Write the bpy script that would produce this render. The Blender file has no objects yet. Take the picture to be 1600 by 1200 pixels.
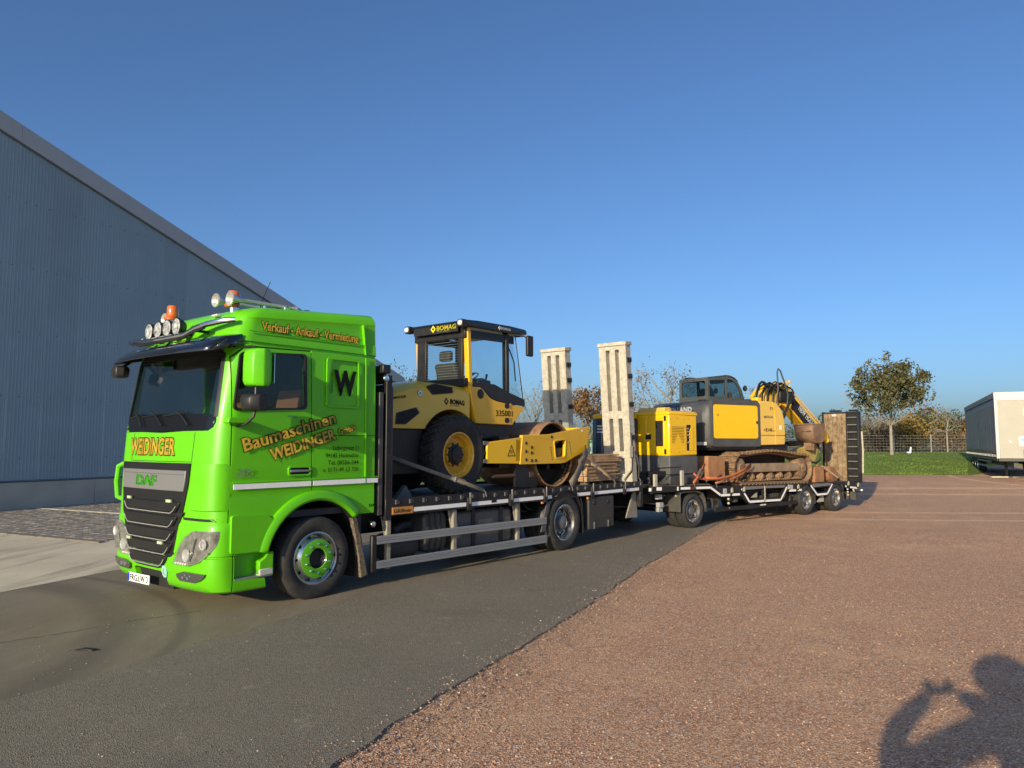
import bpy, bmesh, math, random
import numpy as np
from mathutils import Vector, Matrix, noise
from mathutils.geometry import tessellate_polygon

R = math.radians
rnd = random.Random(7)
SC = bpy.context.scene
COL = SC.collection

# ------------------------------------------------------------------ camera, sky, sun, exposure
SUN_AZ, SUN_EL = 28.8, 15.5            # azimuth the light travels towards (clockwise from +Y), elevation
cam_d = bpy.data.cameras.new('camera')
cam = bpy.data.objects.new('camera', cam_d); COL.objects.link(cam)
cam.location = (0, 0, 1.91)
cam.rotation_euler = (R(90) + math.atan(94 / 1150), 0, 0)
cam_d.sensor_fit = 'HORIZONTAL'; cam_d.sensor_width = 36.0
cam_d.lens = 36.0 * 1150 / 1600
cam_d.clip_start = 0.1; cam_d.clip_end = 3000
SC.camera = cam

world = bpy.data.worlds.new('World'); SC.world = world
world.use_nodes = True
wn = world.node_tree
bg = wn.nodes['Background']
sky = wn.nodes.new('ShaderNodeTexSky')
sky.sky_type = 'NISHITA'; sky.sun_disc = False
sky.sun_elevation = R(SUN_EL); sky.sun_rotation = R(SUN_AZ + 180)
sky.altitude = 100; sky.air_density = 0.85; sky.dust_density = 2.2; sky.ozone_density = 5.3
wn.links.new(sky.outputs[0], bg.inputs[0])
bg.inputs[1].default_value = 0.119

sun_d = bpy.data.lights.new('sun', 'SUN')
sun = bpy.data.objects.new('sun', sun_d); COL.objects.link(sun)
sun_d.energy = 3.9; sun_d.angle = R(0.53); sun_d.color = (1.0, 0.83, 0.56)
LDIR = Vector((math.sin(R(SUN_AZ)) * math.cos(R(SUN_EL)), math.cos(R(SUN_AZ)) * math.cos(R(SUN_EL)), -math.sin(R(SUN_EL))))
sun.rotation_euler = LDIR.to_track_quat('-Z', 'Y').to_euler()
sun.location = (-20, -30, 30)

SC.view_settings.view_transform = 'Standard'
SC.view_settings.look = 'None'
SC.view_settings.exposure = 0.5
SC.view_settings.gamma = 1.0
SC.view_settings.use_curve_mapping = False
SC.render.engine = 'CYCLES'
SC.cycles.use_denoising = True
SC.cycles.denoising_prefilter = 'ACCURATE'
SC.cycles.denoising_input_passes = 'RGB_ALBEDO_NORMAL'
SC.cycles.use_adaptive_sampling = False
SC.cycles.max_bounces = 8
SC.cycles.transparent_max_bounces = 24

# ------------------------------------------------------------------ materials
MATS = {}
def mat(name, col=(.5, .5, .5), rough=.5, metal=0., coat=0., var=0., vs=4., dust=0., dcol=(.28, .22, .16), ds=3., bump=0., bs=60., col2=None, spec=.5, emit=0.):
    """procedural Principled surface: two-tone noise colour, blotchy dust layer, fine bump"""
    if name in MATS: return MATS[name]
    m = bpy.data.materials.new(name); MATS[name] = m; m.use_nodes = True
    n = m.node_tree.nodes; l = m.node_tree.links
    p = n['Principled BSDF']
    p.inputs['Roughness'].default_value = rough; p.inputs['Metallic'].default_value = metal
    p.inputs['Coat Weight'].default_value = coat; p.inputs['Coat Roughness'].default_value = .06
    p.inputs['Specular IOR Level'].default_value = spec
    tc = n.new('ShaderNodeTexCoord')
    def tex(scale, detail=6., rgh=.6):
        t = n.new('ShaderNodeTexNoise'); t.inputs['Scale'].default_value = scale; t.inputs['Detail'].default_value = detail
        t.inputs['Roughness'].default_value = rgh; l.new(tc.outputs['Object'], t.inputs['Vector']); return t
    def ramp(src, a, b, lo=0., hi=1.):
        r = n.new('ShaderNodeMapRange'); l.new(src, r.inputs[0]); r.inputs[1].default_value = a; r.inputs[2].default_value = b
        r.inputs[3].default_value = lo; r.inputs[4].default_value = hi; return r.outputs[0]
    def mix(f, a, b):
        x = n.new('ShaderNodeMix'); x.data_type = 'RGBA'
        (l.new(f, x.inputs[0]) if hasattr(f, 'is_linked') else setattr(x.inputs[0], 'default_value', f))
        for s, i in ((a, 6), (b, 7)):
            if hasattr(s, 'is_linked'): l.new(s, x.inputs[i])
            else: x.inputs[i].default_value = (*s, 1)
        return x.outputs[2]
    c = None
    if var or col2:
        c2 = col2 or tuple(min(1, v * (1 + var)) for v in col); c1 = col if col2 else tuple(v * (1 - var) for v in col)
        c = mix(ramp(tex(vs).outputs[0], .35, .65), c1, c2)
    if dust:
        d = ramp(tex(ds, 8., .7).outputs[0], .42, .78, 0., dust)
        c = mix(d, c if c is not None else col, dcol)
        rr = n.new('ShaderNodeMapRange'); l.new(d, rr.inputs[0]); rr.inputs[3].default_value = rough; rr.inputs[4].default_value = .9
        l.new(rr.outputs[0], p.inputs['Roughness'])
    if c is not None: l.new(c, p.inputs['Base Color'])
    else: p.inputs['Base Color'].default_value = (*col, 1)
    if bump:
        b = n.new('ShaderNodeBump'); b.inputs['Strength'].default_value = bump; b.inputs['Distance'].default_value = .01
        l.new(tex(bs, 5.).outputs[0], b.inputs['Height']); l.new(b.outputs[0], p.inputs['Normal'])
    if emit:
        p.inputs['Emission Color'].default_value = (*col, 1); p.inputs['Emission Strength'].default_value = emit
    return m

def glass(name, tint=(.55, .62, .62), ior=1.5, refl=1.):
    if name in MATS: return MATS[name]
    m = bpy.data.materials.new(name); MATS[name] = m; m.use_nodes = True
    n = m.node_tree.nodes; l = m.node_tree.links; n.remove(n['Principled BSDF'])
    t = n.new('ShaderNodeBsdfTransparent'); t.inputs[0].default_value = (*tint, 1)
    g = n.new('ShaderNodeBsdfGlossy'); g.inputs['Roughness'].default_value = .02; g.inputs[0].default_value = (refl, refl, refl, 1)
    f = n.new('ShaderNodeFresnel'); ge = n.new('ShaderNodeNewGeometry'); mr = n.new('ShaderNodeMapRange')
    mr.inputs[3].default_value = ior; mr.inputs[4].default_value = 1 / ior; l.new(ge.outputs['Backfacing'], mr.inputs[0]); l.new(mr.outputs[0], f.inputs[0])   # the pane has two faces: same reflection on both
    x = n.new('ShaderNodeMixShader'); l.new(f.outputs[0], x.inputs[0]); l.new(t.outputs[0], x.inputs[1]); l.new(g.outputs[0], x.inputs[2])
    l.new(x.outputs[0], n['Material Output'].inputs[0])
    return m

GREEN = mat('green_paint', (.115, .52, .002), .38, coat=.28, var=.035, vs=2.5, dust=.14, dcol=(.17, .36, .05), ds=2.2, spec=.35)
GREEN_D = mat('green_plastic', (.12, .55, .01), .4, coat=.3, var=.04)
YEL = mat('yellow_paint', (.80, .455, .007), .36, coat=.4, var=.05, vs=3, dust=.25, dcol=(.50, .36, .12))
YEL_P = mat('pale_yellow_paint', (.72, .46, .085), .42, coat=.25, var=.06, vs=3, dust=.35, dcol=(.48, .37, .18))
YEL_B = mat('bright_yellow_paint', (.88, .52, .004), .34, coat=.4, var=.03, vs=3, dust=.12, dcol=(.5, .36, .12))
BLACK = mat('black_steel', (.011, .011, .012), .42, var=.3, vs=5, dust=.22, dcol=(.055, .047, .038))
BLACKP = mat('black_plastic', (.014, .014, .015), .45, var=.2, vs=6, dust=.16, dcol=(.06, .052, .042))
DARK = mat('dark_interior', (.012, .012, .013), .8, var=.2)
GREY = mat('dark_grey_paint', (.075, .08, .088), .48, var=.1, vs=3, dust=.35, dcol=(.16, .145, .12), bump=.05)
RUBBER = mat('tyre_rubber', (.022, .022, .022), .82, var=.25, vs=7, dust=.5, dcol=(.085, .078, .066), ds=5, bump=.15, bs=40)
TREAD = mat('tyre_tread_rubber', (.05, .046, .04), .9, var=.25, vs=9, dust=.8, dcol=(.20, .17, .13), ds=6, bump=.2)
ALU = mat('polished_aluminium', (.72, .70, .66), .26, metal=1., var=.08, vs=7, dust=.25, dcol=(.35, .32, .27))
CHROME = mat('chrome', (.80, .80, .80), .08, metal=1.)
RAIL = mat('anodised_rail', (.40, .41, .41), .38, metal=.55, var=.06, vs=6, dust=.3, dcol=(.22, .21, .19))
GALV = mat('galvanised_steel', (.50, .47, .385), .55, metal=.15, var=.2, vs=14, dust=.5, dcol=(.36, .31, .23), bump=.3, bs=55)
RUST = mat('rusty_steel', (.20, .085, .035), .85, col2=(.34, .17, .075), vs=6, dust=.5, dcol=(.25, .15, .08), bump=.5, bs=25)
RUSTD = mat('muddy_track_steel', (.11, .06, .032), .9, col2=(.33, .21, .12), vs=8, dust=.6, dcol=(.28, .19, .11), bump=.6, bs=30)
DRUMM = mat('rusty_rolled_drum', (.26, .13, .06), .6, metal=.25, col2=(.40, .25, .14), vs=5, bump=.2, bs=40)
WHITE = mat('white_reflective_tape', (.90, .90, .88), .35, var=.03, vs=30, dust=.12, dcol=(.5, .46, .4))
WHITEP = mat('white_paint', (.80, .80, .78), .45, var=.03)
AMBER = mat('amber_plastic', (.62, .13, .012), .18, coat=.6, var=.12, vs=20)
REDP = mat('red_lens', (.5, .02, .015), .2, coat=.5)
TXT_BLK = mat('black_lettering', (.012, .012, .012), .5)
TXT_YEL = mat('gold_yellow_lettering', (.95, .72, .11), .5, col2=(.93, .60, .06), vs=9)
TXT_CRM = mat('cream_lettering', (.92, .74, .36), .5)
TXT_WHT = mat('white_lettering', (.8, .8, .78), .5)
GLS = glass('cab_glass', (.64, .70, .70))
GLSC = glass('clear_glass', (.90, .94, .95), 1.35, .8)
LENS = glass('lamp_lens', (.92, .93, .93), 1.45)

# ------------------------------------------------------------------ mesh builder
class MB:
    def __init__(s): s.v = []; s.f = []
    def add(s, vs, fs, M=None):
        o = len(s.v)
        s.v += [tuple(M @ Vector(p)) for p in vs] if M is not None else [tuple(p) for p in vs]
        s.f += [tuple(i + o for i in f) for f in fs]; return s
    def box(s, x0, x1, y0, y1, z0, z1, M=None):
        return s.add([(x0, y0, z0), (x1, y0, z0), (x1, y1, z0), (x0, y1, z0), (x0, y0, z1), (x1, y0, z1), (x1, y1, z1), (x0, y1, z1)],
                     [(0, 3, 2, 1), (4, 5, 6, 7), (0, 1, 5, 4), (1, 2, 6, 5), (2, 3, 7, 6), (3, 0, 4, 7)], M)
    def hexa(s, p, M=None):       # 8 corners, bottom ring then top ring
        return s.add(p, [(0, 3, 2, 1), (4, 5, 6, 7), (0, 1, 5, 4), (1, 2, 6, 5), (2, 3, 7, 6), (3, 0, 4, 7)], M)
    @staticmethod
    def ax(axis, a, b, t):
        return {'y': (a, t, b), 'x': (t, a, b), 'z': (a, b, t)}[axis]
    def prism(s, poly, axis, t0, t1, M=None):
        n = len(poly)
        vs = [s.ax(axis, a, b, t0) for a, b in poly] + [s.ax(axis, a, b, t1) for a, b in poly]
        fs = [tuple(range(n)), tuple(range(2 * n - 1, n - 1, -1))] + [(i, (i + 1) % n, n + (i + 1) % n, n + i) for i in range(n)]
        return s.add(vs, fs, M)
    def plate(s, outer, holes, axis, t0, t1, M=None):
        loops = [outer] + list(holes); flat = [p for lp in loops for p in lp]; n = len(flat)
        tri = tessellate_polygon([[Vector((a, b, 0)) for a, b in lp] for lp in loops])
        vs = [s.ax(axis, a, b, t0) for a, b in flat] + [s.ax(axis, a, b, t1) for a, b in flat]
        fs = [tuple(t) for t in tri] + [tuple(n + i for i in reversed(t)) for t in tri]
        o = 0
        for lp in loops:
            k = len(lp)
            fs += [(o + i, o + (i + 1) % k, n + o + (i + 1) % k, n + o + i) for i in range(k)]; o += k
        return s.add(vs, fs, M)
    def loft(s, rings, closed=True, cap=True, M=None):
        k = len(rings[0]); vs = [p for r in rings for p in r]; fs = []
        for a in range(len(rings) - 1):
            for i in range(k if closed else k - 1):
                j = (i + 1) % k; fs.append((a * k + i, a * k + j, (a + 1) * k + j, (a + 1) * k + i))
        if cap: fs += [tuple(range(k - 1, -1, -1)), tuple((len(rings) - 1) * k + i for i in range(k))]
        return s.add(vs, fs, M)
    def tube(s, pts, r, seg=8, cap=True, M=None, flat=1.):
        pts = [Vector(p) for p in pts]; rings = []; up = None
        for i, p in enumerate(pts):
            d = (pts[min(i + 1, len(pts) - 1)] - pts[max(i - 1, 0)])
            d = d.normalized() if d.length > 1e-9 else Vector((0, 0, 1))
            if up is None: up = Vector((0, 0, 1)) if abs(d.z) < .9 else Vector((1, 0, 0))
            a = d.cross(up); a = a.normalized() if a.length > 1e-6 else d.orthogonal().normalized()
            b = a.cross(d).normalized(); up = b
            rr = r[i] if isinstance(r, (list, tuple)) else r
            rings.append([p + a * rr * math.cos(2 * math.pi * k / seg) + b * rr * flat * math.sin(2 * math.pi * k / seg) for k in range(seg)])
        return s.loft(rings, True, cap, M)
    def cyl(s, p0, p1, r, seg=16, r1=None, M=None):
        return s.tube([p0, p1], [r, r if r1 is None else r1], seg, True, M)
    def lathe(s, prof, c, axis='y', seg=32, M=None, closed=False):
        """prof: list of (radius, offset along axis)"""
        rings = []
        for k in range(seg):
            ca, sa = math.cos(2 * math.pi * k / seg), math.sin(2 * math.pi * k / seg)
            if axis == 'y': rings.append([(c[0] + r * ca, c[1] + t, c[2] + r * sa) for r, t in prof])
            elif axis == 'x': rings.append([(c[0] + t, c[1] + r * ca, c[2] + r * sa) for r, t in prof])
            else: rings.append([(c[0] + r * ca, c[1] + r * sa, c[2] + t) for r, t in prof])
        rings.append(rings[0]); n = len(prof); vs = [p for r in rings[:-1] for p in r]; fs = []
        for a in range(seg):
            b = (a + 1) % seg
            for i in range(n if closed else n - 1):
                j = (i + 1) % n; fs.append((a * n + i, a * n + j, b * n + j, b * n + i))
        return s.add(vs, fs, M)
    def sphere(s, c, r, seg=12, rings=8, sc=(1, 1, 1), M=None):
        vs = []; fs = []
        for i in range(1, rings):
            t = math.pi * i / rings
            for k in range(seg):
                a = 2 * math.pi * k / seg
                vs.append((c[0] + r * sc[0] * math.sin(t) * math.cos(a), c[1] + r * sc[1] * math.sin(t) * math.sin(a), c[2] + r * sc[2] * math.cos(t)))
        for i in range(rings - 2):
            for k in range(seg): fs.append((i * seg + k, i * seg + (k + 1) % seg, (i + 1) * seg + (k + 1) % seg, (i + 1) * seg + k))
        fs.append(tuple(range(seg))); fs.append(tuple((rings - 2) * seg + i for i in range(seg - 1, -1, -1)))
        return s.add(vs, fs, M)
    def grid(s, P, M=None):      # P[i][j] points
        n, k = len(P), len(P[0])
        return s.add([p for r in P for p in r], [(a * k + i, a * k + i + 1, (a + 1) * k + i + 1, (a + 1) * k + i) for a in range(n - 1) for i in range(k - 1)], M)
    def xf(s, M): s.v = [tuple(M @ Vector(p)) for p in s.v]; return s
    def mesh(s, name, sharp=35, recalc=True):
        me = bpy.data.meshes.new(name); me.from_pydata(s.v, [], s.f)
        if recalc:
            b = bmesh.new(); b.from_mesh(me); bmesh.ops.recalc_face_normals(b, faces=b.faces); b.to_mesh(me); b.free()
        shade(me, sharp); return me
    def build(s, name, m, parent=None, bevel=0., sharp=35, thick=0., seg=2, label=None, recalc=True, stuff=False):
        me = s.mesh(name, sharp, recalc); me.materials.append(m)
        o = bpy.data.objects.new(name, me); COL.objects.link(o)
        if parent is not None: o.parent = parent
        if thick: md = o.modifiers.new('s', 'SOLIDIFY'); md.thickness = thick; md.offset = 0
        if bevel:
            md = o.modifiers.new('b', 'BEVEL'); md.width = bevel; md.segments = seg; md.limit_method = 'ANGLE'; md.angle_limit = R(40)
        if label: o['label'] = label
        if stuff: o['kind'] = 'stuff'
        return o

def shade(me, sharp=35):
    me.polygons.foreach_set('use_smooth', [True] * len(me.polygons))
    me.set_sharp_from_angle(angle=R(sharp)); me.update()

def thing(name, label, cat, M=None, group=None):
    o = bpy.data.objects.new(name, None); COL.objects.link(o)
    o.empty_display_size = .2
    if M is not None: o.matrix_world = M
    o['label'] = label; o['category'] = cat
    if group: o['group'] = group
    return o
def tag(o, label=None, cat=None, group=None, kind=None):
    for k, v in (('label', label), ('category', cat), ('group', group), ('kind', kind)):
        if v: o[k] = v
    return o
KIDS = {}
def copy_tree(o, parent=None):
    c = o.copy(); COL.objects.link(c)
    if parent is not None: c.parent = parent
    for ch in [x for x in bpy.data.objects if x.parent == o]: copy_tree(ch, c)
    return c
def frame(x, y, az, z=0.):
    """local x = backwards along the vehicle (azimuth az clockwise from +Y), local y = away from the camera side"""
    return Matrix.Translation((x, y, z)) @ Matrix.Rotation(R(90 - az), 4, 'Z')
def boolean(o, cutters, op='DIFFERENCE', keep=False):
    for c in cutters:
        md = o.modifiers.new('x', 'BOOLEAN'); md.object = c; md.operation = op; md.solver = 'EXACT'
    bpy.context.view_layer.update()
    dg = bpy.context.evaluated_depsgraph_get()
    me = bpy.data.meshes.new_from_object(o.evaluated_get(dg))
    o.modifiers.clear(); o.data = me
    if not keep:
        for c in cutters: bpy.data.objects.remove(c)
def tmp(mb, name='cutter'):
    o = bpy.data.objects.new(name, mb.mesh(name)); COL.objects.link(o); return o
def rrect(x0, x1, z0, z1, r, n=5):
    pts = []
    for cx, cz, a0 in ((x1 - r, z1 - r, 0), (x0 + r, z1 - r, 90), (x0 + r, z0 + r, 180), (x1 - r, z0 + r, 270)):
        for i in range(n + 1):
            a = R(a0 + 90 * i / n); pts.append((cx + r * math.cos(a), cz + r * math.sin(a)))
    return pts
def arc(cx, cz, r, a0, a1, n):
    return [(cx + r * math.cos(R(a0 + (a1 - a0) * i / n)), cz + r * math.sin(R(a0 + (a1 - a0) * i / n))) for i in range(n + 1)]
def lerp(tab, z):
    if z <= tab[0][0]: return tab[0][1]
    for (a, x), (b, y) in zip(tab, tab[1:]):
        if z <= b: return x + (y - x) * (z - a) / (b - a)
    return tab[-1][1]
def rpoly(poly, r, n=4):
    """round the corners of a polygon"""
    out = []; k = len(poly)
    for i in range(k):
        p = Vector(poly[i]); a = Vector(poly[i - 1]) - p; b = Vector(poly[(i + 1) % k]) - p
        d = min(r, a.length * .45, b.length * .45); q0 = p + a.normalized() * d; q1 = p + b.normalized() * d
        for j in range(n + 1):
            t = j / n; q = q0 * (1 - t) ** 2 + p * 2 * t * (1 - t) + q1 * t * t; out.append((q.x, q.y))
    return out

def text(name, body, m, parent, fn, w=None, h=.1, off=0., shear=0., thick=.0015, base=0., outline=None, bm=TXT_BLK, slant=0.):
    """lettering as mesh; fn(a, b, d) -> 3D point (a along the line in metres, b up, d proud of the surface)"""
    def geo(offset, d):
        cu = bpy.data.curves.new('t', 'FONT'); cu.body = body; cu.size = 1; cu.offset = offset; cu.extrude = 0; cu.shear = shear; cu.resolution_u = 3
        o = bpy.data.objects.new('t', cu); COL.objects.link(o)
        bpy.context.view_layer.update()
        me = bpy.data.meshes.new_from_object(o.evaluated_get(bpy.context.evaluated_depsgraph_get()))
        bpy.data.objects.remove(o); return me
    me0 = geo(off, 0); xs = [v.co.x for v in me0.vertices]; x0 = min(xs); ww = max(xs) - x0
    sy = h / .70; sx = (w / ww) if w else sy
    def put(me, d, mm, nm):
        b = bmesh.new(); b.from_mesh(me)
        for v in b.verts:
            a, c = (v.co.x - x0) * sx, v.co.y * sy
            v.co = fn(a, c + a * slant, d)
        g = bmesh.ops.extrude_face_region(b, geom=list(b.faces))
        b.normal_update()
        b.to_mesh(me); b.free(); me.materials.clear(); me.materials.append(mm)
        o = bpy.data.objects.new(nm, me); COL.objects.link(o); o.parent = parent; return o
    o = put(me0, .0022, m, name)
    if outline: put(geo(off + outline, 0), .0011, bm, name + '_outline')
    return o
def side_fn(x, z, y, ang=0.):
    ca, sa = math.cos(R(ang)), math.sin(R(ang))
    return lambda a, b, d: (x + a * ca - b * sa, y - d, z + a * sa + b * ca)
def front_fn(x, y, z):
    return lambda a, b, d: (x - d, y - a, z + b)

# ------------------------------------------------------------------ wheels (axle along y, outer face at y = 0, body towards +y)
def wheel(parent, Rr, rim, width, dual, style, tyre=RUBBER, rimm=ALU, seg=48, nuts=10):
    g = .014
    tw = width
    prof = [(rim - .005, .05), (rim + .012, .022), (rim + .05, .004), ((rim + Rr) / 2 + .01, -.004), (Rr - .05, .006), (Rr - .018, .018), (Rr - .004, .034)]
    x = .034; ng = 4; step = (tw - .068) / ng
    for i in range(ng):
        prof += [(Rr, x + .004), (Rr, x + step - .014)]
        if i < ng - 1: prof += [(Rr - g, x + step - .010), (Rr - g, x + step - .002)]
        x += step
    prof += [(Rr - .018, tw - .016), (Rr - .06, tw), ((rim + Rr) / 2, tw + .004), (rim, tw - .03)]
    tb = MB().lathe(prof, (0, 0, 0), seg=seg)
    if dual: tb.lathe([(r, t + tw + .05) for r, t in prof], (0, 0, 0), seg=seg)
    r = rim
    mb = MB()
    if style == 'front':      # convex steer-axle rim with bolt ring plane near the face
        mb.lathe([(r + .008, .045), (r + .012, .028), (r - .004, .022), (r - .018, .03), (r - .022, .06), (r - .05, .075), (r - .07, .05), (r * .62, .012), (r * .6, .05), (.10, .055), (.10, .12)], (0, 0, 0), seg=seg)
        hb = -.008
    else:                     # deep dished drive/trailer rim
        mb.lathe([(r + .008, .045), (r + .012, .028), (r - .004, .022), (r - .016, .03), (r - .022, .06), (r - .03, .12), (r - .036, .16), (r * .72, .175), (r * .66, .15), (.13, .14), (.125, .2)], (0, 0, 0), seg=seg)
        hb = .15
    w = mb.build('wheel', rimm, parent, sharp=30)
    if style != 'front': MB().lathe([(r - .040, .155), (r - .05, .168), (r * .72, .168), (r * .66, .144), (.13, .134)], (0, 0, 0), seg=seg).build('rim_disc', mat('dull_rim_disc', (.085, .09, .095), .4, metal=.6, var=.15, vs=6, dust=.4, dcol=(.1, .09, .08)), w)
    tb.build('tyre', tyre, w, sharp=30)
    nb = MB()
    rr = r * .56 if style == 'front' else r * .58
    if style != 'front': rr = max(.1, r * .60)
    for k in range(nuts):
        a = 2 * math.pi * (k + .5) / nuts; c = (rr * math.cos(a), 0, rr * math.sin(a))
        nb.lathe([(.0001, -.028), (.014, -.025), (.018, -.010), (.019, .03)], (c[0], hb, c[2]), seg=8)
    nb.build('wheel_nuts', CHROME, w)
    return w
def place(o, x, y, z, flip=False):
    o.location = (x, y, z)
    if flip: o.rotation_euler = (0, 0, math.pi)
    return o
# ================================================================== GROUND
HZ = 26.8                                   # azimuth of the yard's edges (hall wall, asphalt edge)
def sstep(a, b, x):
    t = max(0., min(1., (x - a) / (b - a))); return t * t * (3 - 2 * t)
def gz(x, y):
    return .45 * sstep(19, 35, y) * sstep(4, 14, x)
def gmat(name, build):
    m = bpy.data.materials.new(name); m.use_nodes = True; n = m.node_tree.nodes; l = m.node_tree.links
    tc = n.new('ShaderNodeTexCoord'); p = n['Principled BSDF']
    class H: pass
    h = H(); h.n = n; h.l = l; h.p = p; h.co = tc.outputs['Object']
    def node(t, **k):
        x = n.new(t)
        for a, b in k.items(): setattr(x, a, b)
        return x
    def noise_(s, d=5., r=.6, vec=None):
        x = n.new('ShaderNodeTexNoise'); x.inputs['Scale'].default_value = s; x.inputs['Detail'].default_value = d; x.inputs['Roughness'].default_value = r
        l.new(vec or h.co, x.inputs['Vector']); return x.outputs[0]
    def vor(s, out='Color', feat='F1', vec=None):
        x = n.new('ShaderNodeTexVoronoi'); x.feature = feat; x.inputs['Scale'].default_value = s; l.new(vec or h.co, x.inputs['Vector']); return x.outputs[out]
    def ramp(f, a, b, lo=0., hi=1.):
        x = n.new('ShaderNodeMapRange'); l.new(f, x.inputs[0])
        for i, v in enumerate((a, b, lo, hi)): x.inputs[i + 1].default_value = v
        return x.outputs[0]
    def mix(f, a, b, t='MIX'):
        x = n.new('ShaderNodeMix'); x.data_type = 'RGBA'; x.blend_type = t
        for s, i in ((f, 0), (a, 6), (b, 7)):
            if hasattr(s, 'is_linked'): l.new(s, x.inputs[i])
            else: x.inputs[i].default_value = s if i == 0 else (*s, 1)
        return x.outputs[2]
    def math_(op, a, b=None, c=None):
        x = n.new('ShaderNodeMath'); x.operation = op
        for i, s in enumerate((a, b, c)):
            if s is None: continue
            if hasattr(s, 'is_linked'): l.new(s, x.inputs[i])
            else: x.inputs[i].default_value = s
        return x.outputs[0]
    def mapping(rot=0., sc=(1, 1, 1), loc=(0, 0, 0)):
        x = n.new('ShaderNodeMapping'); l.new(h.co, x.inputs[0]); x.inputs['Rotation'].default_value = (0, 0, R(rot)); x.inputs['Scale'].default_value = sc; x.inputs['Location'].default_value = loc
        return x.outputs[0]
    def ring(cx, cy, r, w, wob=.25, g0=.30, g1=.55):
        """band of a circular tyre track"""
        mp = mapping(0, (1, 1, 0), (-cx, -cy, 0))
        v = n.new('ShaderNodeVectorMath'); v.operation = 'LENGTH'; l.new(mp, v.inputs[0])
        d = math_('ABSOLUTE', math_('SUBTRACT', math_('ADD', v.outputs['Value'], math_('MULTIPLY', noise_(.6, 2.), wob)), r))
        return math_('MULTIPLY', ramp(d, w * .3, w, 1., 0.), ramp(noise_(1.7, 5., .7), g0, g1))
    def bump(f, s, dist):
        b = n.new('ShaderNodeBump'); b.inputs['Strength'].default_value = s; b.inputs['Distance'].default_value = dist; l.new(f, b.inputs['Height'])
        if getattr(h, 'last', None): l.new(h.last, b.inputs['Normal'])
        h.last = b.outputs[0]; l.new(h.last, p.inputs['Normal'])
    for k, v in dict(node=node, noise=noise_, vor=vor, ramp=ramp, mix=mix, math=math_, mapping=mapping, ring=ring, bump=bump).items(): setattr(h, k, v)
    p.inputs['Roughness'].default_value = .9; p.inputs['Specular IOR Level'].default_value = .25
    build(h); return m

def g_gravel(h):
    cell = h.vor(84.)
    sep = h.n.new('ShaderNodeSeparateColor'); h.l.new(cell, sep.inputs[0])
    base = h.mix(h.ramp(h.noise(.35, 5., .65), .38, .62), (.44, .225, .135), (.55, .31, .175))
    st = h.mix(h.ramp(sep.outputs[0], .0, 1.), (.15, .072, .046), (.86, .54, .33))
    c = h.mix(.68, base, st)
    c = h.mix(h.math('MULTIPLY', h.ramp(sep.outputs[1], .88, .92), .8), c, (.78, .64, .52))
    dustf = h.math('MULTIPLY', h.ramp(h.noise(.9, 6., .7), .48, .72, 0., .9), h.ramp(h.noise(.16, 3.), .40, .60, .15, 1.))
    c = h.mix(dustf, c, (.70, .45, .26))
    for cx, cy, r, w in ((14, 60, 39.6, .26), (14, 60, 41.5, .26), (17, 62, 36.4, .34), (17, 62, 34.3, .34), (31, 33, 9.2, .3), (27, 31, 7.6, .22), (36, 6, 21.5, .4), (36, 6, 23.4, .3)):
        c = h.mix(h.math('MULTIPLY', h.ring(cx, cy, r, w), .85), c, (.80, .52, .30))
    h.l.new(c, h.p.inputs['Base Color'])
    h.bump(h.vor(84., 'Distance'), .9, .011)
    h.bump(h.noise(9., 6., .7), .5, .03)
def g_asph(h):
    cell = h.vor(130.); sep = h.n.new('ShaderNodeSeparateColor'); h.l.new(cell, sep.inputs[0])
    base = h.mix(h.ramp(h.noise(.5, 6., .65), .35, .65), (.185, .16, .116), (.25, .215, .154))
    c = h.mix(.5, base, h.mix(sep.outputs[0], (.07, .061, .05), (.36, .315, .25)))
    c = h.mix(h.ramp(h.noise(2.6, 8., .8), .60, .68, 0., .6), c, (.44, .385, .29))      # scuffed pale patches
    c = h.mix(h.ramp(h.noise(.8, 3.), .62, .8, 0., .4), c, (.06, .055, .05))
    h.l.new(c, h.p.inputs['Base Color']); h.p.inputs['Roughness'].default_value = .82
    h.bump(h.vor(130., 'Distance'), .7, .008); h.bump(h.noise(25., 5.), .35, .01)
def g_oldasph(h):
    mp = h.mapping(HZ - 8, (1., .16, 1.))
    base = h.mix(h.ramp(h.noise(.7, 5., .65), .35, .65), (.18, .148, .10), (.26, .215, .148))
    c = h.mix(h.ramp(h.noise(5., 6., .7, mp), .42, .70, 0., .65), base, (.29, .245, .18))
    c = h.mix(h.ramp(h.noise(1.9, 6., .7), .6, .8, 0., .3), c, (.10, .085, .068))
    c = h.mix(h.math('MULTIPLY', h.ring(-8.2, 6.0, 4.5, .34, .06, .15, .35), .55), c, (.062, .056, .052))   # tyre scrub arcs
    c = h.mix(h.math('MULTIPLY', h.ring(-8.2, 6.0, 5.15, .10, .06, .15, .4), .6), c, (.07, .064, .06))
    c = h.mix(h.math('MULTIPLY', h.ring(-12.5, 4.0, 6.6, .5, .2), .7), c, (.06, .056, .052))
    c = h.mix(.38, c, h.mix(h.ramp(h.noise(110., 3.), .32, .68), (.07, .058, .043), (.42, .35, .25)))
    h.l.new(c, h.p.inputs['Base Color']); h.p.inputs['Roughness'].default_value = .68
    h.bump(h.noise(120., 4.), .4, .006)
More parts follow.
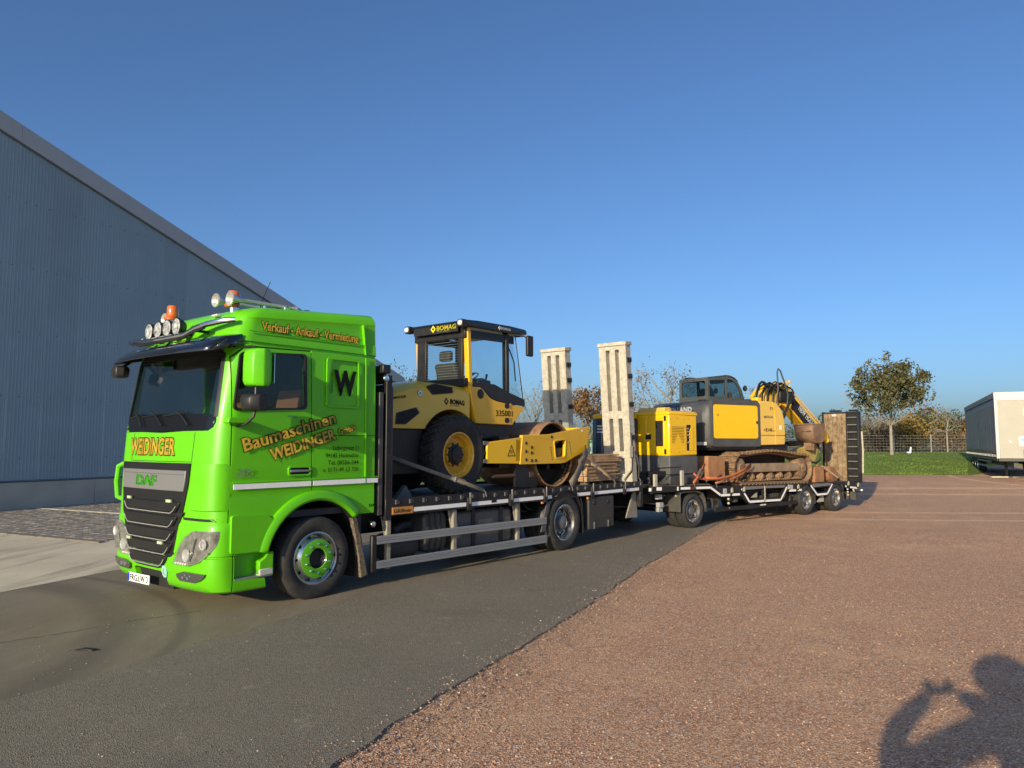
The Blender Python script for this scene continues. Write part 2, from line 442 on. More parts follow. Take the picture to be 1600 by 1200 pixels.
def g_conc(h):
    mp = h.mapping(HZ + 60, (1., .12, 1.))
    base = h.mix(h.ramp(h.noise(.6, 5., .65), .35, .65), (.58, .51, .37), (.70, .62, .46))
    c = h.mix(h.ramp(h.noise(1.6, 5., .6, mp), .52, .66, 0., .6), base, (.24, .205, .155))
    c = h.mix(h.ramp(h.noise(14., 6., .7), .55, .75, 0., .3), c, (.34, .29, .22))
    h.l.new(c, h.p.inputs['Base Color']); h.p.inputs['Roughness'].default_value = .8
    h.bump(h.noise(60., 5.), .35, .006)
def g_grass(h):
    c = h.mix(h.ramp(h.noise(1.1, 6., .7), .35, .65), (.125, .195, .022), (.18, .26, .035))
    c = h.mix(h.ramp(h.noise(14., 6., .8), .4, .7, 0., .7), c, (.08, .14, .016))
    c = h.mix(h.ramp(h.noise(4., 6., .8), .66, .8, 0., .5), c, (.30, .29, .08))
    h.l.new(c, h.p.inputs['Base Color']); h.bump(h.noise(30., 6., .8), .8, .05)
def g_terrain(h):
    c = h.mix(h.ramp(h.noise(.06, 6., .7), .35, .65), (.08, .10, .03), (.16, .14, .07))
    h.l.new(c, h.p.inputs['Base Color'])

def sheet(name, L, Rr, m, dz, n=60, k=24, jitL=0., jitR=0., skirt=.06):
    """ground strip between two polylines (left, right), with ragged edges and a small skirt down"""
    def samp(pl, t):
        d = [0.]
        for a, b in zip(pl, pl[1:]): d.append(d[-1] + math.dist(a, b))
        s = t * d[-1]
        for i in range(len(pl) - 1):
            if s <= d[i + 1] or i == len(pl) - 2:
                u = (s - d[i]) / (d[i + 1] - d[i]); return Vector((pl[i][0] + (pl[i + 1][0] - pl[i][0]) * u, pl[i][1] + (pl[i + 1][1] - pl[i][1]) * u))
    P = []
    for i in range(n + 1):
        a, b = samp(L, i / n), samp(Rr, i / n); d = (b - a).normalized(); row = []
        a = a + d * jitL * noise.fractal(Vector((a.x * 2.2, a.y * 2.2, 3.)), .8, 2., 4)
        b = b + d * jitR * noise.fractal(Vector((b.x * 2.2, b.y * 2.2, 7.)), .8, 2., 4)
        if skirt: row.append((a.x - d.x * .01, a.y - d.y * .01, gz(a.x, a.y) + dz - skirt))
        for j in range(k + 1):
            q = a.lerp(b, j / k); row.append((q.x, q.y, gz(q.x, q.y) + dz))
        if skirt: row.append((b.x + d.x * .015, b.y + d.y * .015, gz(b.x, b.y) + dz - skirt))
        P.append(row)
    o = MB().grid(P).build(name, m, sharp=60, recalc=False); o['kind'] = 'structure'; return o
def along(x, y, az, d): return (x + d * math.sin(R(az)), y + d * math.cos(R(az)))

# gravel yard: one sheet, rising gently towards the grass bank
P = []
for i in range(91):
    row = []
    for j in range(121):
        x = -40 + j * 1.2; y = -24 + i * 1.05; row.append((x, y, gz(x, y)))
    P.append(row)
o = MB().grid(P).build('gravel_yard', gmat('red_brown_gravel', g_gravel), recalc=False); o['kind'] = 'structure'
tm = gmat('far_field', g_terrain)
o = MB().add([(-1500, -400, -.35), (1500, -400, -.35), (1500, 2500, -.35), (-1500, 2500, -.35)], [(0, 1, 2, 3)]).build('far_terrain', tm); o['kind'] = 'structure'
EDGE = [(-3.6, -6.), (-1.75, 2.6), (-1.06, 4.53), (-.49, 5.86), (0, 6.94), (.72, 8.47), (1.96, 11.44), (3.55, 14.9), (5.23, 18.43), along(5.23, 18.43, 25, 9), along(5.23, 18.43, 25, 24)]
SEAM = [(-5.9, -6.), (-4.6, 3.2), (-3.78, 5.6), (-3.28, 6.46), (-1.91, 9.33), (.3, 12.3), (2.63, 15.3), (4.6, 19.), along(4.6, 19, 25, 8), along(4.6, 19, 25, 23)]
CONC = [(-13.2, -6.), (-7.9, 5.6), (-6.55, 9.61), (-5.97, 11.27), along(-5.97, 11.27, HZ, 6), along(-5.97, 11.27, HZ, 30)]
sheet('asphalt_lane', SEAM, EDGE, gmat('coarse_asphalt', g_asph), .022, 420, 16, 0., .045)
sheet('old_asphalt', CONC, [(x + .25, y) for x, y in SEAM], gmat('worn_asphalt', g_oldasph), .018, 160, 24, .02, .0)
sheet('concrete_apron', [(-36., -6.), (-34., 5.), (-32., 9.6), (-26., 14.), (-16., 34.), (-4., 58.)], CONC, gmat('pale_concrete', g_conc), .022, 60, 30, 0., .02)

# hall frame: local x along the wall (away from camera), local y = out of the yard (behind the wall)
HALL = frame(-14.6, 21.2, HZ)
def hall_pt(x, y, z=0.): v = HALL @ Vector((x, y, z)); return v

# block paving in front of the hall (kept as one piece of stuff: the blocks are only a pixel or two deep)
pv = MB()
bx0, bx1, by0, by1 = -7., 4.9, -7.2, -.02
# paving reaches from the wall to a border square to it
L_, W_ = .20, .20
xs0, xs1 = -7.6, 26.
j = 0
yv = -8.4
# border line of the paving measured in the photo lies at local x ~ -3.6; paving lies beyond it
xb = (HALL.inverted() @ Vector((-9.71, 15.3, 0))).x
x = xb
rows = 0
vs = []; fs = []
while x < xb + 22:
    yv = -9.0 + (rows % 2) * .1
    while yv < -.05:
        h = .034 + rnd.uniform(-.003, .003); g = .004
        x0, x1, y0, y1 = x + g, x + L_ - g, yv + g, yv + W_ - g
        o = len(vs)
        vs += [(x0, y0, .01), (x1, y0, .01), (x1, y1, .01), (x0, y1, .01), (x0 + .006, y0 + .006, h), (x1 - .006, y0 + .006, h), (x1 - .006, y1 - .006, h), (x0 + .006, y1 - .006, h)]
        fs += [(o + 4, o + 5, o + 6, o + 7), (o, o + 1, o + 5, o + 4), (o + 1, o + 2, o + 6, o + 5), (o + 2, o + 3, o + 7, o + 6), (o + 3, o, o + 4, o + 7)]
        yv += W_
    x += L_; rows += 1
pv.add(vs, fs); pv.xf(HALL)
def g_pave(h):
    g = h.n.new('ShaderNodeNewGeometry')
    c = h.mix(g.outputs['Random Per Island'], (.21, .19, .165), (.32, .295, .26))
    c = h.mix(h.ramp(h.noise(.7, 5.), .4, .7, 0., .5), c, (.17, .15, .125))
    h.l.new(c, h.p.inputs['Base Color']); h.bump(h.noise(90., 4.), .3, .005)
o = pv.build('paving_blocks', gmat('grey_paving', g_pave), recalc=False, sharp=20); o['kind'] = 'stuff'
# white parking lines across the paving
wl = MB()
for wx in (xb + 3.9, xb + 9.5, xb + 15.):
    wl.box(wx, wx + .16, -7.6, -.3, .030, .0405)
wl.xf(HALL); o = wl.build('bay_markings', mat('worn_road_paint', (.62, .58, .48), .7, var=.15, vs=9, dust=.5, dcol=(.3, .27, .22))); o['kind'] = 'structure'
# stone kerb edging of the paving
kb = MB(); y = -9.1
while y < -.1:
    kb.box(xb - .10, xb - .004, y, min(y + .98, -.05), -.02, .046 + rnd.uniform(-.004, .006)); y += 1.
kb.xf(HALL); o = kb.build('paving_edging', mat('edging_stone', (.16, .14, .115), .85, var=.2, vs=9, bump=.3), bevel=.008); o['kind'] = 'structure'

# ================================================================== HALL
hall = thing('industrial_hall', 'large grey-blue metal-clad hall with pale sloping verge trim, left of the green truck', 'building', HALL)
CLAD = mat('ribbed_cladding', (.27, .355, .395), .50, var=.05, vs=.5, dust=.12, dcol=(.17, .19, .21), ds=.6)
def panel_variation(m):
    n = m.node_tree.nodes; l = m.node_tree.links; p = n['Principled BSDF']; src = p.inputs['Base Color'].links[0].from_socket
    oi = n.new('ShaderNodeObjectInfo'); mr = n.new('ShaderNodeMapRange'); mr.inputs[3].default_value = .93; mr.inputs[4].default_value = 1.05; l.new(oi.outputs['Random'], mr.inputs[0])
    hs = n.new('ShaderNodeHueSaturation'); l.new(mr.outputs[0], hs.inputs['Value']); l.new(src, hs.inputs['Color']); l.new(hs.outputs[0], p.inputs['Base Color'])
panel_variation(CLAD)
PLIN = mat('concrete_plinth', (.46, .43, .36), .8, var=.14, vs=1.5, dust=.3, dcol=(.15, .145, .13), bump=.2)
VERGE = mat('verge_sheet', (.42, .43, .43), .5, var=.04, vs=1.)
def roof_z(x): return 11.36 - .3035 * x           # top edge of the verge
XE = 19.3
def wz(x): return roof_z(x) - .40
x = -14.
while x < XE - .01:
    x1 = min(x + 1., XE); mb = MB(); cols = []
    nr = 10
    for i in range(nr):
        a = x + (x1 - x) * i / nr; w = (x1 - x) / nr
        for q, d in ((0., 0.), (.30, 0.), (.40, -.003), (.62, -.003), (.72, 0.)): cols.append((a + q * w, d))
    cols.append((x1 - .0015, 0.))
    P = [[(cx, d, .84), ] for cx, d in cols]
    P = [[(cx, d, z) for cx, d in cols] for z in (.84,)] + [[(cx, d, wz(cx)) for cx, d in cols]]
    mb.grid(P); mb.build('wall_panel', CLAD, hall, sharp=12, recalc=False); x = x1
mb = MB(); sv = []
for zz, stp in ((9.08, 1), (7.14, 1), (5.2, 1), (3.3, 1), (1.5, 1)):
    xx = -13.9
    while xx < XE:
        if zz < wz(xx) - .2: mb.cyl((xx + .05, .0, zz), (xx + .05, -.018, zz), .014, 6)
        xx += rnd.choice((.3, .4, .5, .6))
mb.build('cladding_screws', mat('dark_screw_head', (.05, .06, .075), .5), hall)
x = -14.; k = 0
while x < XE - .2:
    x1 = min(x + 5.6, XE); MB().box(x + .006, x1 - .006, -.03, .2, -.1, .80).build('plinth_panel', PLIN, hall, bevel=.008); x = x1
MB().prism([(-.045, .815), (-.045, .845), (.05, .87), (.05, .80)], 'x', -14., XE).build('drip_flashing', mat('flashing', (.10, .13, .165), .45), hall)
mb = MB()
def vp(x, y, o): return (x, y, roof_z(x) + o)
for a, b in ((-14., -6.), (-6., 0.), (0., 6.), (6., 12.), (12., XE + .35)):
    mb = MB(); mb.hexa([vp(a + .004, -.09, -.53), vp(b - .004, -.09, -.53), vp(b - .004, -.02, -.53), vp(a + .004, -.02, -.53), vp(a + .004, -.09, 0), vp(b - .004, -.09, 0), vp(b - .004, -.02, 0), vp(a + .004, -.02, 0)])
    mb.build('verge_panel', VERGE, hall, bevel=.006)
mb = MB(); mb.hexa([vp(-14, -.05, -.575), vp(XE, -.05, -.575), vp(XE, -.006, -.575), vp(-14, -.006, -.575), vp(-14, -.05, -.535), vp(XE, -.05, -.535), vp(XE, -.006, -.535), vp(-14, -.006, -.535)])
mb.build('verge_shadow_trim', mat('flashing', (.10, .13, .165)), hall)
mb = MB(); mb.hexa([vp(-14, -.019, -.2), vp(XE + .3, -.019, -.2), vp(XE + .3, 60, -.2), vp(-14, 60, -.2), vp(-14, -.019, -.03), vp(XE + .3, -.019, -.03), vp(XE + .3, 60, -.03), vp(-14, 60, -.03)])
mb.build('roof', VERGE, hall)
mb = MB(); mb.box(XE - .004, XE + .05, .0, 60, .0, wz(XE)); mb.box(XE, XE + .16, -.02, 60, wz(XE) - .02, wz(XE) + .16)
mb.build('end_wall', CLAD, hall)
mb = MB(); mb.box(XE + .05, XE + .16, .35, .46, 0, wz(XE)); mb.build('downpipe', VERGE, hall)

# ================================================================== GRASS BANK, FENCE, FAR VEGETATION
BX0, BX1 = -40., 24.
def bank_z(x, t): return gz(x, 35.) + (1.30 - gz(x, 35.)) * (t ** .8)
P = []
for i in range(25):
    t = i / 24; row = []
    for j in range(81):
        x = -6 + (j / 80) * (27.7 + 11.9 * t)
        y = 35.2 + 18.5 * t + .25 * noise.noise(Vector((x * .5, t * 3, 0)))
        row.append((x, y, bank_z(x, t) + .02 + .03 * noise.noise(Vector((x * .7, y * .7, 1)))))
    P.append(row)
for row in P:    # side slope down at the right hand end
    row.append((row[-1][0] + .9, row[-1][1], .40))
GRS = gmat('mown_grass', g_grass)
o = MB().grid(P).build('grass_bank', GRS, recalc=False, sharp=80); o['kind'] = 'structure'
o = MB().add([(-120, 52.5, 1.27), (160, 52.5, 1.27), (400, 900, 1.27), (-400, 900, 1.27)], [(0, 1, 2, 3)]).build('field_behind_fence', tm); o['kind'] = 'structure'
P = [[(20 + 60 * j / 30, y, z + .02 * noise.noise(Vector((j, y, 0)))) for j in range(31)] for y, z in ((51.2, .40), (52.0, .75), (52.8, 1.1), (53.9, 1.30), (55., 1.29))]
o = MB().grid(P).build('grass_slope', GRS, recalc=False, sharp=80); o['kind'] = 'structure'
gb = []
gf = []
for i in range(26000):
    t = rnd.random() ** 1.6; x = rnd.uniform(2, 21.6 + 11.6 * t) ; y = 35.15 + 18.5 * t; z = bank_z(x, t)
    hgt = rnd.uniform(.03, .09); a = rnd.uniform(0, 6.28); w = .012
    dx, dy = math.cos(a) * w, math.sin(a) * w; lx, ly = rnd.uniform(-.04, .04), rnd.uniform(-.04, .04); o_ = len(gb)
    gb += [(x - dx, y - dy, z), (x + dx, y + dy, z), (x + lx, y + ly, z + hgt)]; gf.append((o_, o_ + 1, o_ + 2))
o = MB().add(gb, gf).build('grass', mat('grass_blades', (.11, .18, .02), .7, col2=(.19, .27, .04), vs=3), recalc=False); o['kind'] = 'stuff'

fence = thing('mesh_fence', 'pale grey welded mesh fence with slim posts along the top of the grass bank', 'fence', Matrix.Translation((0, 54.2, 1.27)))
FST = mat('pale_fence_steel', (.34, .32, .27), .5, metal=.2, var=.1)
fp = MB().box(-.035, .035, -.03, .03, 0, 1.38).mesh('fence_post'); fp.materials.append(FST)
wires = MB()
for z in [.06 + .2 * i for i in range(7)]: wires.box(-12, 44, -.036, -.028, z, z + .012)
x = -12.
while x < 44: wires.box(x, x + .004, -.028, -.022, .02, 1.3); x += .25
wires.build('mesh_panel_wires', FST, fence)
xx = 30.75 - 2.72 * 15
while xx < 44:
    o = bpy.data.objects.new('fence_post', fp); COL.objects.link(o); o.parent = fence; o.location = (xx, 0, 0); xx += 2.72

def leaf_mat(name, c1, c2, tr=.25):
    m = bpy.data.materials.new(name); m.use_nodes = True; n = m.node_tree.nodes; l = m.node_tree.links; p = n['Principled BSDF']
    g = n.new('ShaderNodeNewGeometry'); x = n.new('ShaderNodeMix'); x.data_type = 'RGBA'
    l.new(g.outputs['Random Per Island'], x.inputs[0]); x.inputs[6].default_value = (*c1, 1); x.inputs[7].default_value = (*c2, 1)
    l.new(x.outputs[2], p.inputs['Base Color']); p.inputs['Roughness'].default_value = .6
    t = n.new('ShaderNodeBsdfTranslucent'); l.new(x.outputs[2], t.inputs[0]); s = n.new('ShaderNodeMixShader'); s.inputs[0].default_value = tr
    l.new(p.outputs[0], s.inputs[1]); l.new(t.outputs[0], s.inputs[2]); l.new(s.outputs[0], n['Material Output'].inputs[0]); return m
BARK = mat('grey_bark', (.17, .14, .11), .9, col2=(.28, .24, .19), vs=5, bump=.5, bs=20)
BARKL = mat('pale_bark', (.21, .185, .15), .9, col2=(.32, .285, .235), vs=5, bump=.4, bs=20)
def leaves(mb, pts, size, r):
    for p in pts:
        c = Vector(p); n_ = Vector((r.gauss(0, 1), r.gauss(0, 1), r.gauss(0, 1) + .4)).normalized(); a = n_.orthogonal().normalized(); b = n_.cross(a)
        t = r.uniform(0, 6.28); a, b = a * math.cos(t) + b * math.sin(t), b * math.cos(t) - a * math.sin(t)
        s = size * r.uniform(.6, 1.35)
        mb.add([c - a * s, c - b * s * .55 + n_ * s * .1, c + a * s, c + b * s * .55 + n_ * s * .1], [(0, 1, 2, 3)])
def tree(label, x, y, z, H, trunk_h, cr, nleaf, lsize, lm, seed, bark=BARK, name='tree', levels=4, tr=.13, group=None, squash=1., spread=1., cat='tree', nb=8):
    r = random.Random(seed)
    t = thing(name, label, cat, Matrix.Translation((x, y, z)), group)
    tb = MB(); tips = []
    top = Vector((r.uniform(-.1, .1), r.uniform(-.1, .1), trunk_h))
    tb.tube([(0, 0, -.1), (top.x * .4, top.y * .4, trunk_h * .5), top], [tr * 1.25, tr, tr * .85], 8, False)
    cc = Vector((0, 0, (H + trunk_h * .9) / 2)); hz = (H - trunk_h * .9) / 2
    def inside(p):
        q = p - cc; lob = 1 + .22 * noise.noise(Vector((p.x, p.y, p.z)) * .9 + Vector((seed, 0, 0)))
        return (q.x / (cr * lob)) ** 2 + (q.y / (cr * lob)) ** 2 + (q.z / (hz * lob)) ** 2
    def grow(p, d, ln, rad, lv):
        n_ = 3; pts = [p]; dd = d.copy()
        for i in range(n_):
            dd = (dd + Vector((r.gauss(0, .14), r.gauss(0, .14), r.gauss(.05, .1)))).normalized()
            pts.append(pts[-1] + dd * ln / n_)
            if lv >= 2: tips.append((pts[-1].copy(), lv))
        if inside(pts[-1]) > 1.25 and lv > 1: tips.append((pts[0], lv)); pts = pts[:3]
        tb.tube(pts, [rad * (1 - .5 * i / (len(pts) - 1)) for i in range(len(pts))], 5 if lv < 3 else 3, False)
        if lv >= levels: return
        for k in range(r.choice((3, 3, 4)) if lv < 2 else r.choice((2, 3))):
            ax = dd.orthogonal().normalized(); ax.rotate(Matrix.Rotation(r.uniform(0, 6.28), 3, dd))
            nd = (dd + ax * r.uniform(.4, .95) * spread).normalized(); st = pts[r.choice((-1, -1, -2))]
            grow(st, nd, ln * r.uniform(.6, .82), rad * .55, lv + 1)
    m = nb
    for k in range(m):
        a = 6.28 * k / m + r.uniform(-.4, .4); e = r.uniform(.18, 1.2)
        d = Vector((math.cos(a) * math.cos(e) * spread, math.sin(a) * math.cos(e) * spread, math.sin(e))).normalized()
        grow(top - Vector((0, 0, r.uniform(0, trunk_h * .12))), d, (H - trunk_h) * r.uniform(.32, .44), tr * .42, 1)
    grow(top, Vector((0, 0, 1)), (H - trunk_h) * .42, tr * .7, 1)
    tb.build('trunk', bark, t, sharp=60, recalc=False)
    if nleaf:
        pts = []
        while len(pts) < nleaf:
            p, lv = r.choice(tips); q = p + Vector((r.gauss(0, 1), r.gauss(0, 1), r.gauss(0, .8))) * .17 * cr * .45
            if inside(q) < 1.12: pts.append(q)
        mb = MB(); leaves(mb, pts, lsize, r); mb.build('crown', lm, t, recalc=False)
    return t
def bush(label, x, y, z, w, h, nleaf, lsize, lm, seed, group='bushes beyond the mesh fence', name='bush'):
    r = random.Random(seed); t = thing(name, label, 'bush', Matrix.Translation((x, y, z)), group)
    sb = MB(); pts = []; lobes = [(Vector((r.uniform(-.6, .6) * w, r.uniform(-.4, .4) * w, r.uniform(.35, .68) * h)), r.uniform(.3, .5)) for k in range(9)]
    for k in range(14):
        c, q = r.choice(lobes); sb.tube([(c.x * .2, c.y * .2, -.05), (c.x * .6, c.y * .6, c.z * .6), (c.x, c.y, c.z + q * h * .7)], [.04, .025, .008], 4, False)
    for k in range(nleaf):
        c, q = r.choice(lobes); d = Vector((r.gauss(0, 1), r.gauss(0, 1), r.gauss(0, 1))).normalized() * r.random() ** .35
        p = c + Vector((d.x * q * w, d.y * q * w, d.z * q * h))
        if p.z > .02: pts.append(p)
    sb.build('stems', BARK, t, recalc=False); mb = MB(); leaves(mb, pts, lsize, r); mb.build('foliage', lm, t, recalc=False); return t
LF_OLIVE = leaf_mat('olive_autumn_leaves', (.065, .075, .026), (.17, .155, .058))
LF_GREEN = leaf_mat('dull_green_leaves', (.05, .07, .022), (.11, .13, .04))
LF_GOLD = leaf_mat('golden_leaves', (.24, .16, .035), (.34, .24, .06))
LF_RUST = leaf_mat('rust_orange_leaves', (.15, .07, .02), (.28, .15, .035))
LF_BROWN = leaf_mat('brown_twiggy_leaves', (.13, .09, .05), (.22, .16, .09))
LF_GREY = leaf_mat('sparse_grey_leaves', (.13, .12, .08), (.26, .23, .15))
PX = lambda px, D: (px - 800) / 1150 * D
tree('bushy round-crowned tree with dull olive leaves standing on the grass bank', 26.0, 50.6, 1.25, 6.9, 2.1, 2.6, 7400, .11, LF_OLIVE, 5, bark=BARKL, tr=.105, nb=11)
tree('small leafless tree with pale trunk behind the fence beside the parked semi-trailer', 34.2, 58, 1.3, 3.9, 1.75, 1.5, 0, .1, None, 11, BARKL, 'bare_tree', 4, .06, spread=1.1)
tree('half-bare grey-leaved tree rising behind the cab of the excavator', PX(1052, 48), 48, 0.9, 7.1, 1.6, 2.5, 900, .085, LF_GREY, 21, tr=.15, name='tree')
tree('orange-brown tree showing between the two upright truck ramps', PX(918, 44), 44, .4, 5.2, 1.4, 1.75, 2000, .095, LF_RUST, 31, tr=.12)
tree('nearly bare thin tree seen just right of the roller cab', PX(832, 46), 46, .4, 5.8, 1.4, 1.6, 320, .07, LF_GREY, 41, tr=.10)
tree('tall scraggy tree peeping over the low end of the hall roof', PX(628, 62), 62, .6, 8.6, 2.2, 2.2, 1500, .11, LF_GREEN, 51, tr=.16)
tree('small bare tree behind the fence between olive tree and trailer ramp', PX(1372, 66), 66, 1.3, 4.3, 1.3, 1.9, 160, .08, LF_GREY, 61, name='bare_tree', tr=.09)
tree('grey-leaved tree half hidden behind the excavator boom', PX(1178, 70), 70, 1.3, 6.2, 1.8, 1.9, 700, .10, LF_GREY, 71, tr=.13)
k = 0
for px, D, w, h, n, lm, lb in (
    (1352, 68, 2.6, 2.7, 1500, LF_GREEN, 'dark green low bush right behind the trailer ramp'),
    (1378, 62, 2.2, 2.3, 1300, LF_BROWN, 'brown twiggy bush behind the fence left of the olive tree trunk'),
    (1408, 66, 2.6, 2.9, 1500, LF_BROWN, 'brown bush behind the fence right of the olive tree trunk'),
    (1432, 64, 2.6, 3.4, 2000, LF_GOLD, 'golden yellow bush behind the fence, brightest of the row'),
    (1458, 70, 3.0, 4.1, 2200, LF_GREEN, 'tallest green bush behind the fence right of the golden one'),
    (1432, 78, 3.4, 4.6, 1700, LF_RUST, 'rusty orange bush rising behind the golden bush'),
    (1500, 74, 3.0, 3.9, 1900, LF_RUST, 'orange-brown bush behind the fence next to the semi-trailer'),
    (1478, 62, 2.0, 2.0, 1000, LF_BROWN, 'low brown scrub at the foot of the small bare tree'),
    (1530, 78, 3.4, 4.2, 1500, LF_GREEN, 'green bush behind the far end of the semi-trailer'),
    (1395, 84, 4.0, 4.2, 1500, LF_GREEN, 'hazy green bush far behind the olive tree'),
    (1320, 80, 4.0, 4.0, 1300, LF_BROWN, 'brown bush far behind the upright trailer ramp'),
    (1250, 80, 4.0, 3.9, 1100, LF_GREEN, 'green bush far behind the excavator boom'),
    (1180, 84, 4.0, 3.8, 900, LF_BROWN, 'brown bush far behind the excavator body'),
    (940, 70, 3.5, 2.9, 900, LF_GREEN, 'green bush far behind the blue machine'),
    (860, 72, 3.5, 2.8, 900, LF_BROWN, 'brown bush far behind the roller drum')):
    bush(lb, PX(px, D), D, 1.2, w, h, n, .12 * D / 66, lm, 100 + k); k += 1
# small white and dark marker on the grass bank
mk = thing('marker_block', 'small white and dark valve marker standing on top of the grass bank', 'marker', Matrix.Translation((27.6, 51.4, 1.28)))
MB().box(-.12, .12, -.08, .08, 0, .11).build('base', WHITEP, mk, bevel=.01)
MB().box(-.26, -.10, -.08, .08, .14, .46).build('dark_box', BLACKP, mk, bevel=.01)
MB().cyl((.10, 0, .08), (.15, 0, .42), .06, 10).build('white_post', WHITEP, mk)
# ================================================================== FLATBED TRUCK (x backwards from the front axle, y away from the camera, z up)
TM = frame(-2.408, 9.237, 39.03)
truck = thing('flatbed_truck', 'bright green cab-over truck with black flatbed carrying the yellow roller', 'truck', TM)
XFT = [(.25, -1.37), (.45, -1.415), (1.0, -1.42), (1.7, -1.405), (2.05, -1.385), (2.3, -1.35), (2.95, -1.245), (3.12, -1.215), (3.3, -1.175), (3.42, -1.125), (3.50, -1.04), (3.535, -.92)]
W2 = 1.235; YC = 1.25
def xf_(z):
    return (lerp(XFT, z - .05) + lerp(XFT, z) * 2 + lerp(XFT, z + .05)) / 4
def fx(y, z, w2=W2):
    s = min(1., abs(y - YC) / w2); g = max(0., (s - .80) / .20)
    return xf_(z) + .06 * s * s + .21 * (1 - (max(0., 1 - g ** 2.3)) ** (1 / 2.3))
SV = [0, .2, .4, .56, .68, .76, .82, .87, .91, .94, .962, .979, .991, .998, 1.]
SV = [-s for s in reversed(SV)] + SV[1:]
def ring(z, ins, xr, xi=0., tilt=0.):
    w = W2 - ins; pts = []
    def zz(x): return z + tilt * (x + 1.0)
    for s in SV:                      # from the camera side (y small) over the front to the far side
        y = YC + s * w; x = fx(YC + s * W2, z) + xi; pts.append((x, y, zz(x)))
    yl, yr = YC - w, YC + w
    xs = [-.6, -.1, .4, xr - .06]
    right = [(x, yr, zz(x)) for x in xs] + [(xr, yr - .06, zz(xr))]
    left = [(xr, yl + .06, zz(xr))] + [(x, yl, zz(x)) for x in reversed(xs)]
    return pts + right + left
def cab_solid(inner=0.):
    d = inner; rings = []
    for z, ins, xi in ((1.0, 0, 0), (1.30, 0, 0), (1.34, .006, 0), (1.36, 0, 0), (1.7, 0, 0), (2.05, .0, 0), (2.3, .0, 0), (2.6, .004, 0), (2.9, .01, 0), (3.065, .014, 0), (3.075, .032, .01), (3.10, .032, .01), (3.11, .010, 0),
                       (3.205, .016, 0), (3.22, .026, 0), (3.375, .036, 0), (3.39, .030, 0), (3.44, .045, .0), (3.485, .075, .01), (3.515, .115, .03), (3.535, .18, .07)):
        zt = 0. if z < 3.15 else .075 * min(1, (z - 3.15) / .25)
        if d: z = 1.0 + .06 + (z - 1.0) * (2.535 - .12) / 2.535
        rings.append(ring(z, ins + d, .965 - d, xi + d, zt))
    return MB().loft(rings)
shell = tmp(cab_solid(), 'cab_body'); inner = tmp(cab_solid(.055))
# windscreen outline (y, z)
WS = rpoly([(.135, 2.20), (.27, 2.075), (1.25, 2.045), (2.23, 2.075), (2.365, 2.20), (2.32, 2.93), (2.22, 3.02), (1.25, 3.05), (.28, 3.02), (.18, 2.93)], .09)
SWIN = rpoly([(-1.165, 2.30), (-.205, 2.345), (-.225, 3.015), (-1.055, 2.965), (-1.10, 2.93)], .06)
DOOR = [(-1.185, .98), (-.098, .98), (-.098, 1.4), (-.125, 2.2), (-.142, 3.06), (-1.02, 3.035), (-1.16, 2.9)]
arch = MB().cyl((0, -.3, .5), (0, 2.8, .5), .735, 56)
boolean(shell, [inner, tmp(MB().prism(WS, 'x', -2.2, -.75)), tmp(arch)])
glass_solid = tmp(cab_solid(.012)); g2 = tmp(cab_solid(.02)); boolean(glass_solid, [g2])
wsg = bpy.data.objects.new('windscreen', glass_solid.data.copy()); COL.objects.link(wsg)
boolean(wsg, [tmp(MB().prism(WS, 'x', -2.2, -.75))], 'INTERSECT')
bpy.data.objects.remove(glass_solid)
def side_cut(poly, near=True, y0=-.2, y1=.35):
    return tmp(MB().prism(poly, 'y', y0, y1) if near else MB().prism(poly, 'y', 2.5 - y1, 2.5 - y0))
boolean(shell, [side_cut(SWIN), side_cut(SWIN, False)])
door = bpy.data.objects.new('door', shell.data.copy()); COL.objects.link(door)
boolean(door, [side_cut(DOOR, True, -.2, .3)], 'INTERSECT')
dcut = [(x + (.016 if x > -.5 else -.016), z + (.016 if z > 2 else -.01)) for x, z in DOOR]
boolean(shell, [side_cut(dcut, True, -.2, .3)])
door2 = None
for o, nm, m in ((shell, 'cab_body', GREEN), (door, 'door', GREEN), (wsg, 'windscreen', GLS)):
    o.name = nm; o.data.materials.clear(); o.data.materials.append(m); o.parent = truck; shade(o.data, 28)
# door details
plate_ = lambda outer, holes, y0, y1: MB().plate(outer, holes, 'y', y0, y1)
def off(poly, d):       # grow polygon about its centroid direction (approx.)
    cx = sum(p[0] for p in poly) / len(poly); cz = sum(p[1] for p in poly) / len(poly); out = []
    for x, z in poly:
        v = Vector((x - cx, z - cz)); v = v.normalized() * (v.length + d); out.append((cx + v.x, cz + v.y))
    return out
plate_(off(SWIN, .016), [off(SWIN, -.022)], -.000, .03).build('window_seal', BLACKP, door)
plate_(off(SWIN, -.015), [], .022, .028).build('side_window', GLS, door)
plate_(off(SWIN, .01), [], 2.472, 2.478).build('far_side_window', GLSC, truck)
plate_(rrect(-.44, -.115, 1.525, 1.645, .035), [rrect(-.42, -.135, 1.545, 1.625, .028)], -.004, .03).build('handle_surround', GREEN, door, bevel=.004)
h_ = MB().box(-.425, -.13, .012, .03, 1.54, 1.63); h_.build('handle_recess', DARK, door)
MB().box(-.415, -.14, -.012, .006, 1.572, 1.600).build('door_handle', mat('grey_handle', (.18, .19, .2), .4), door, bevel=.006)
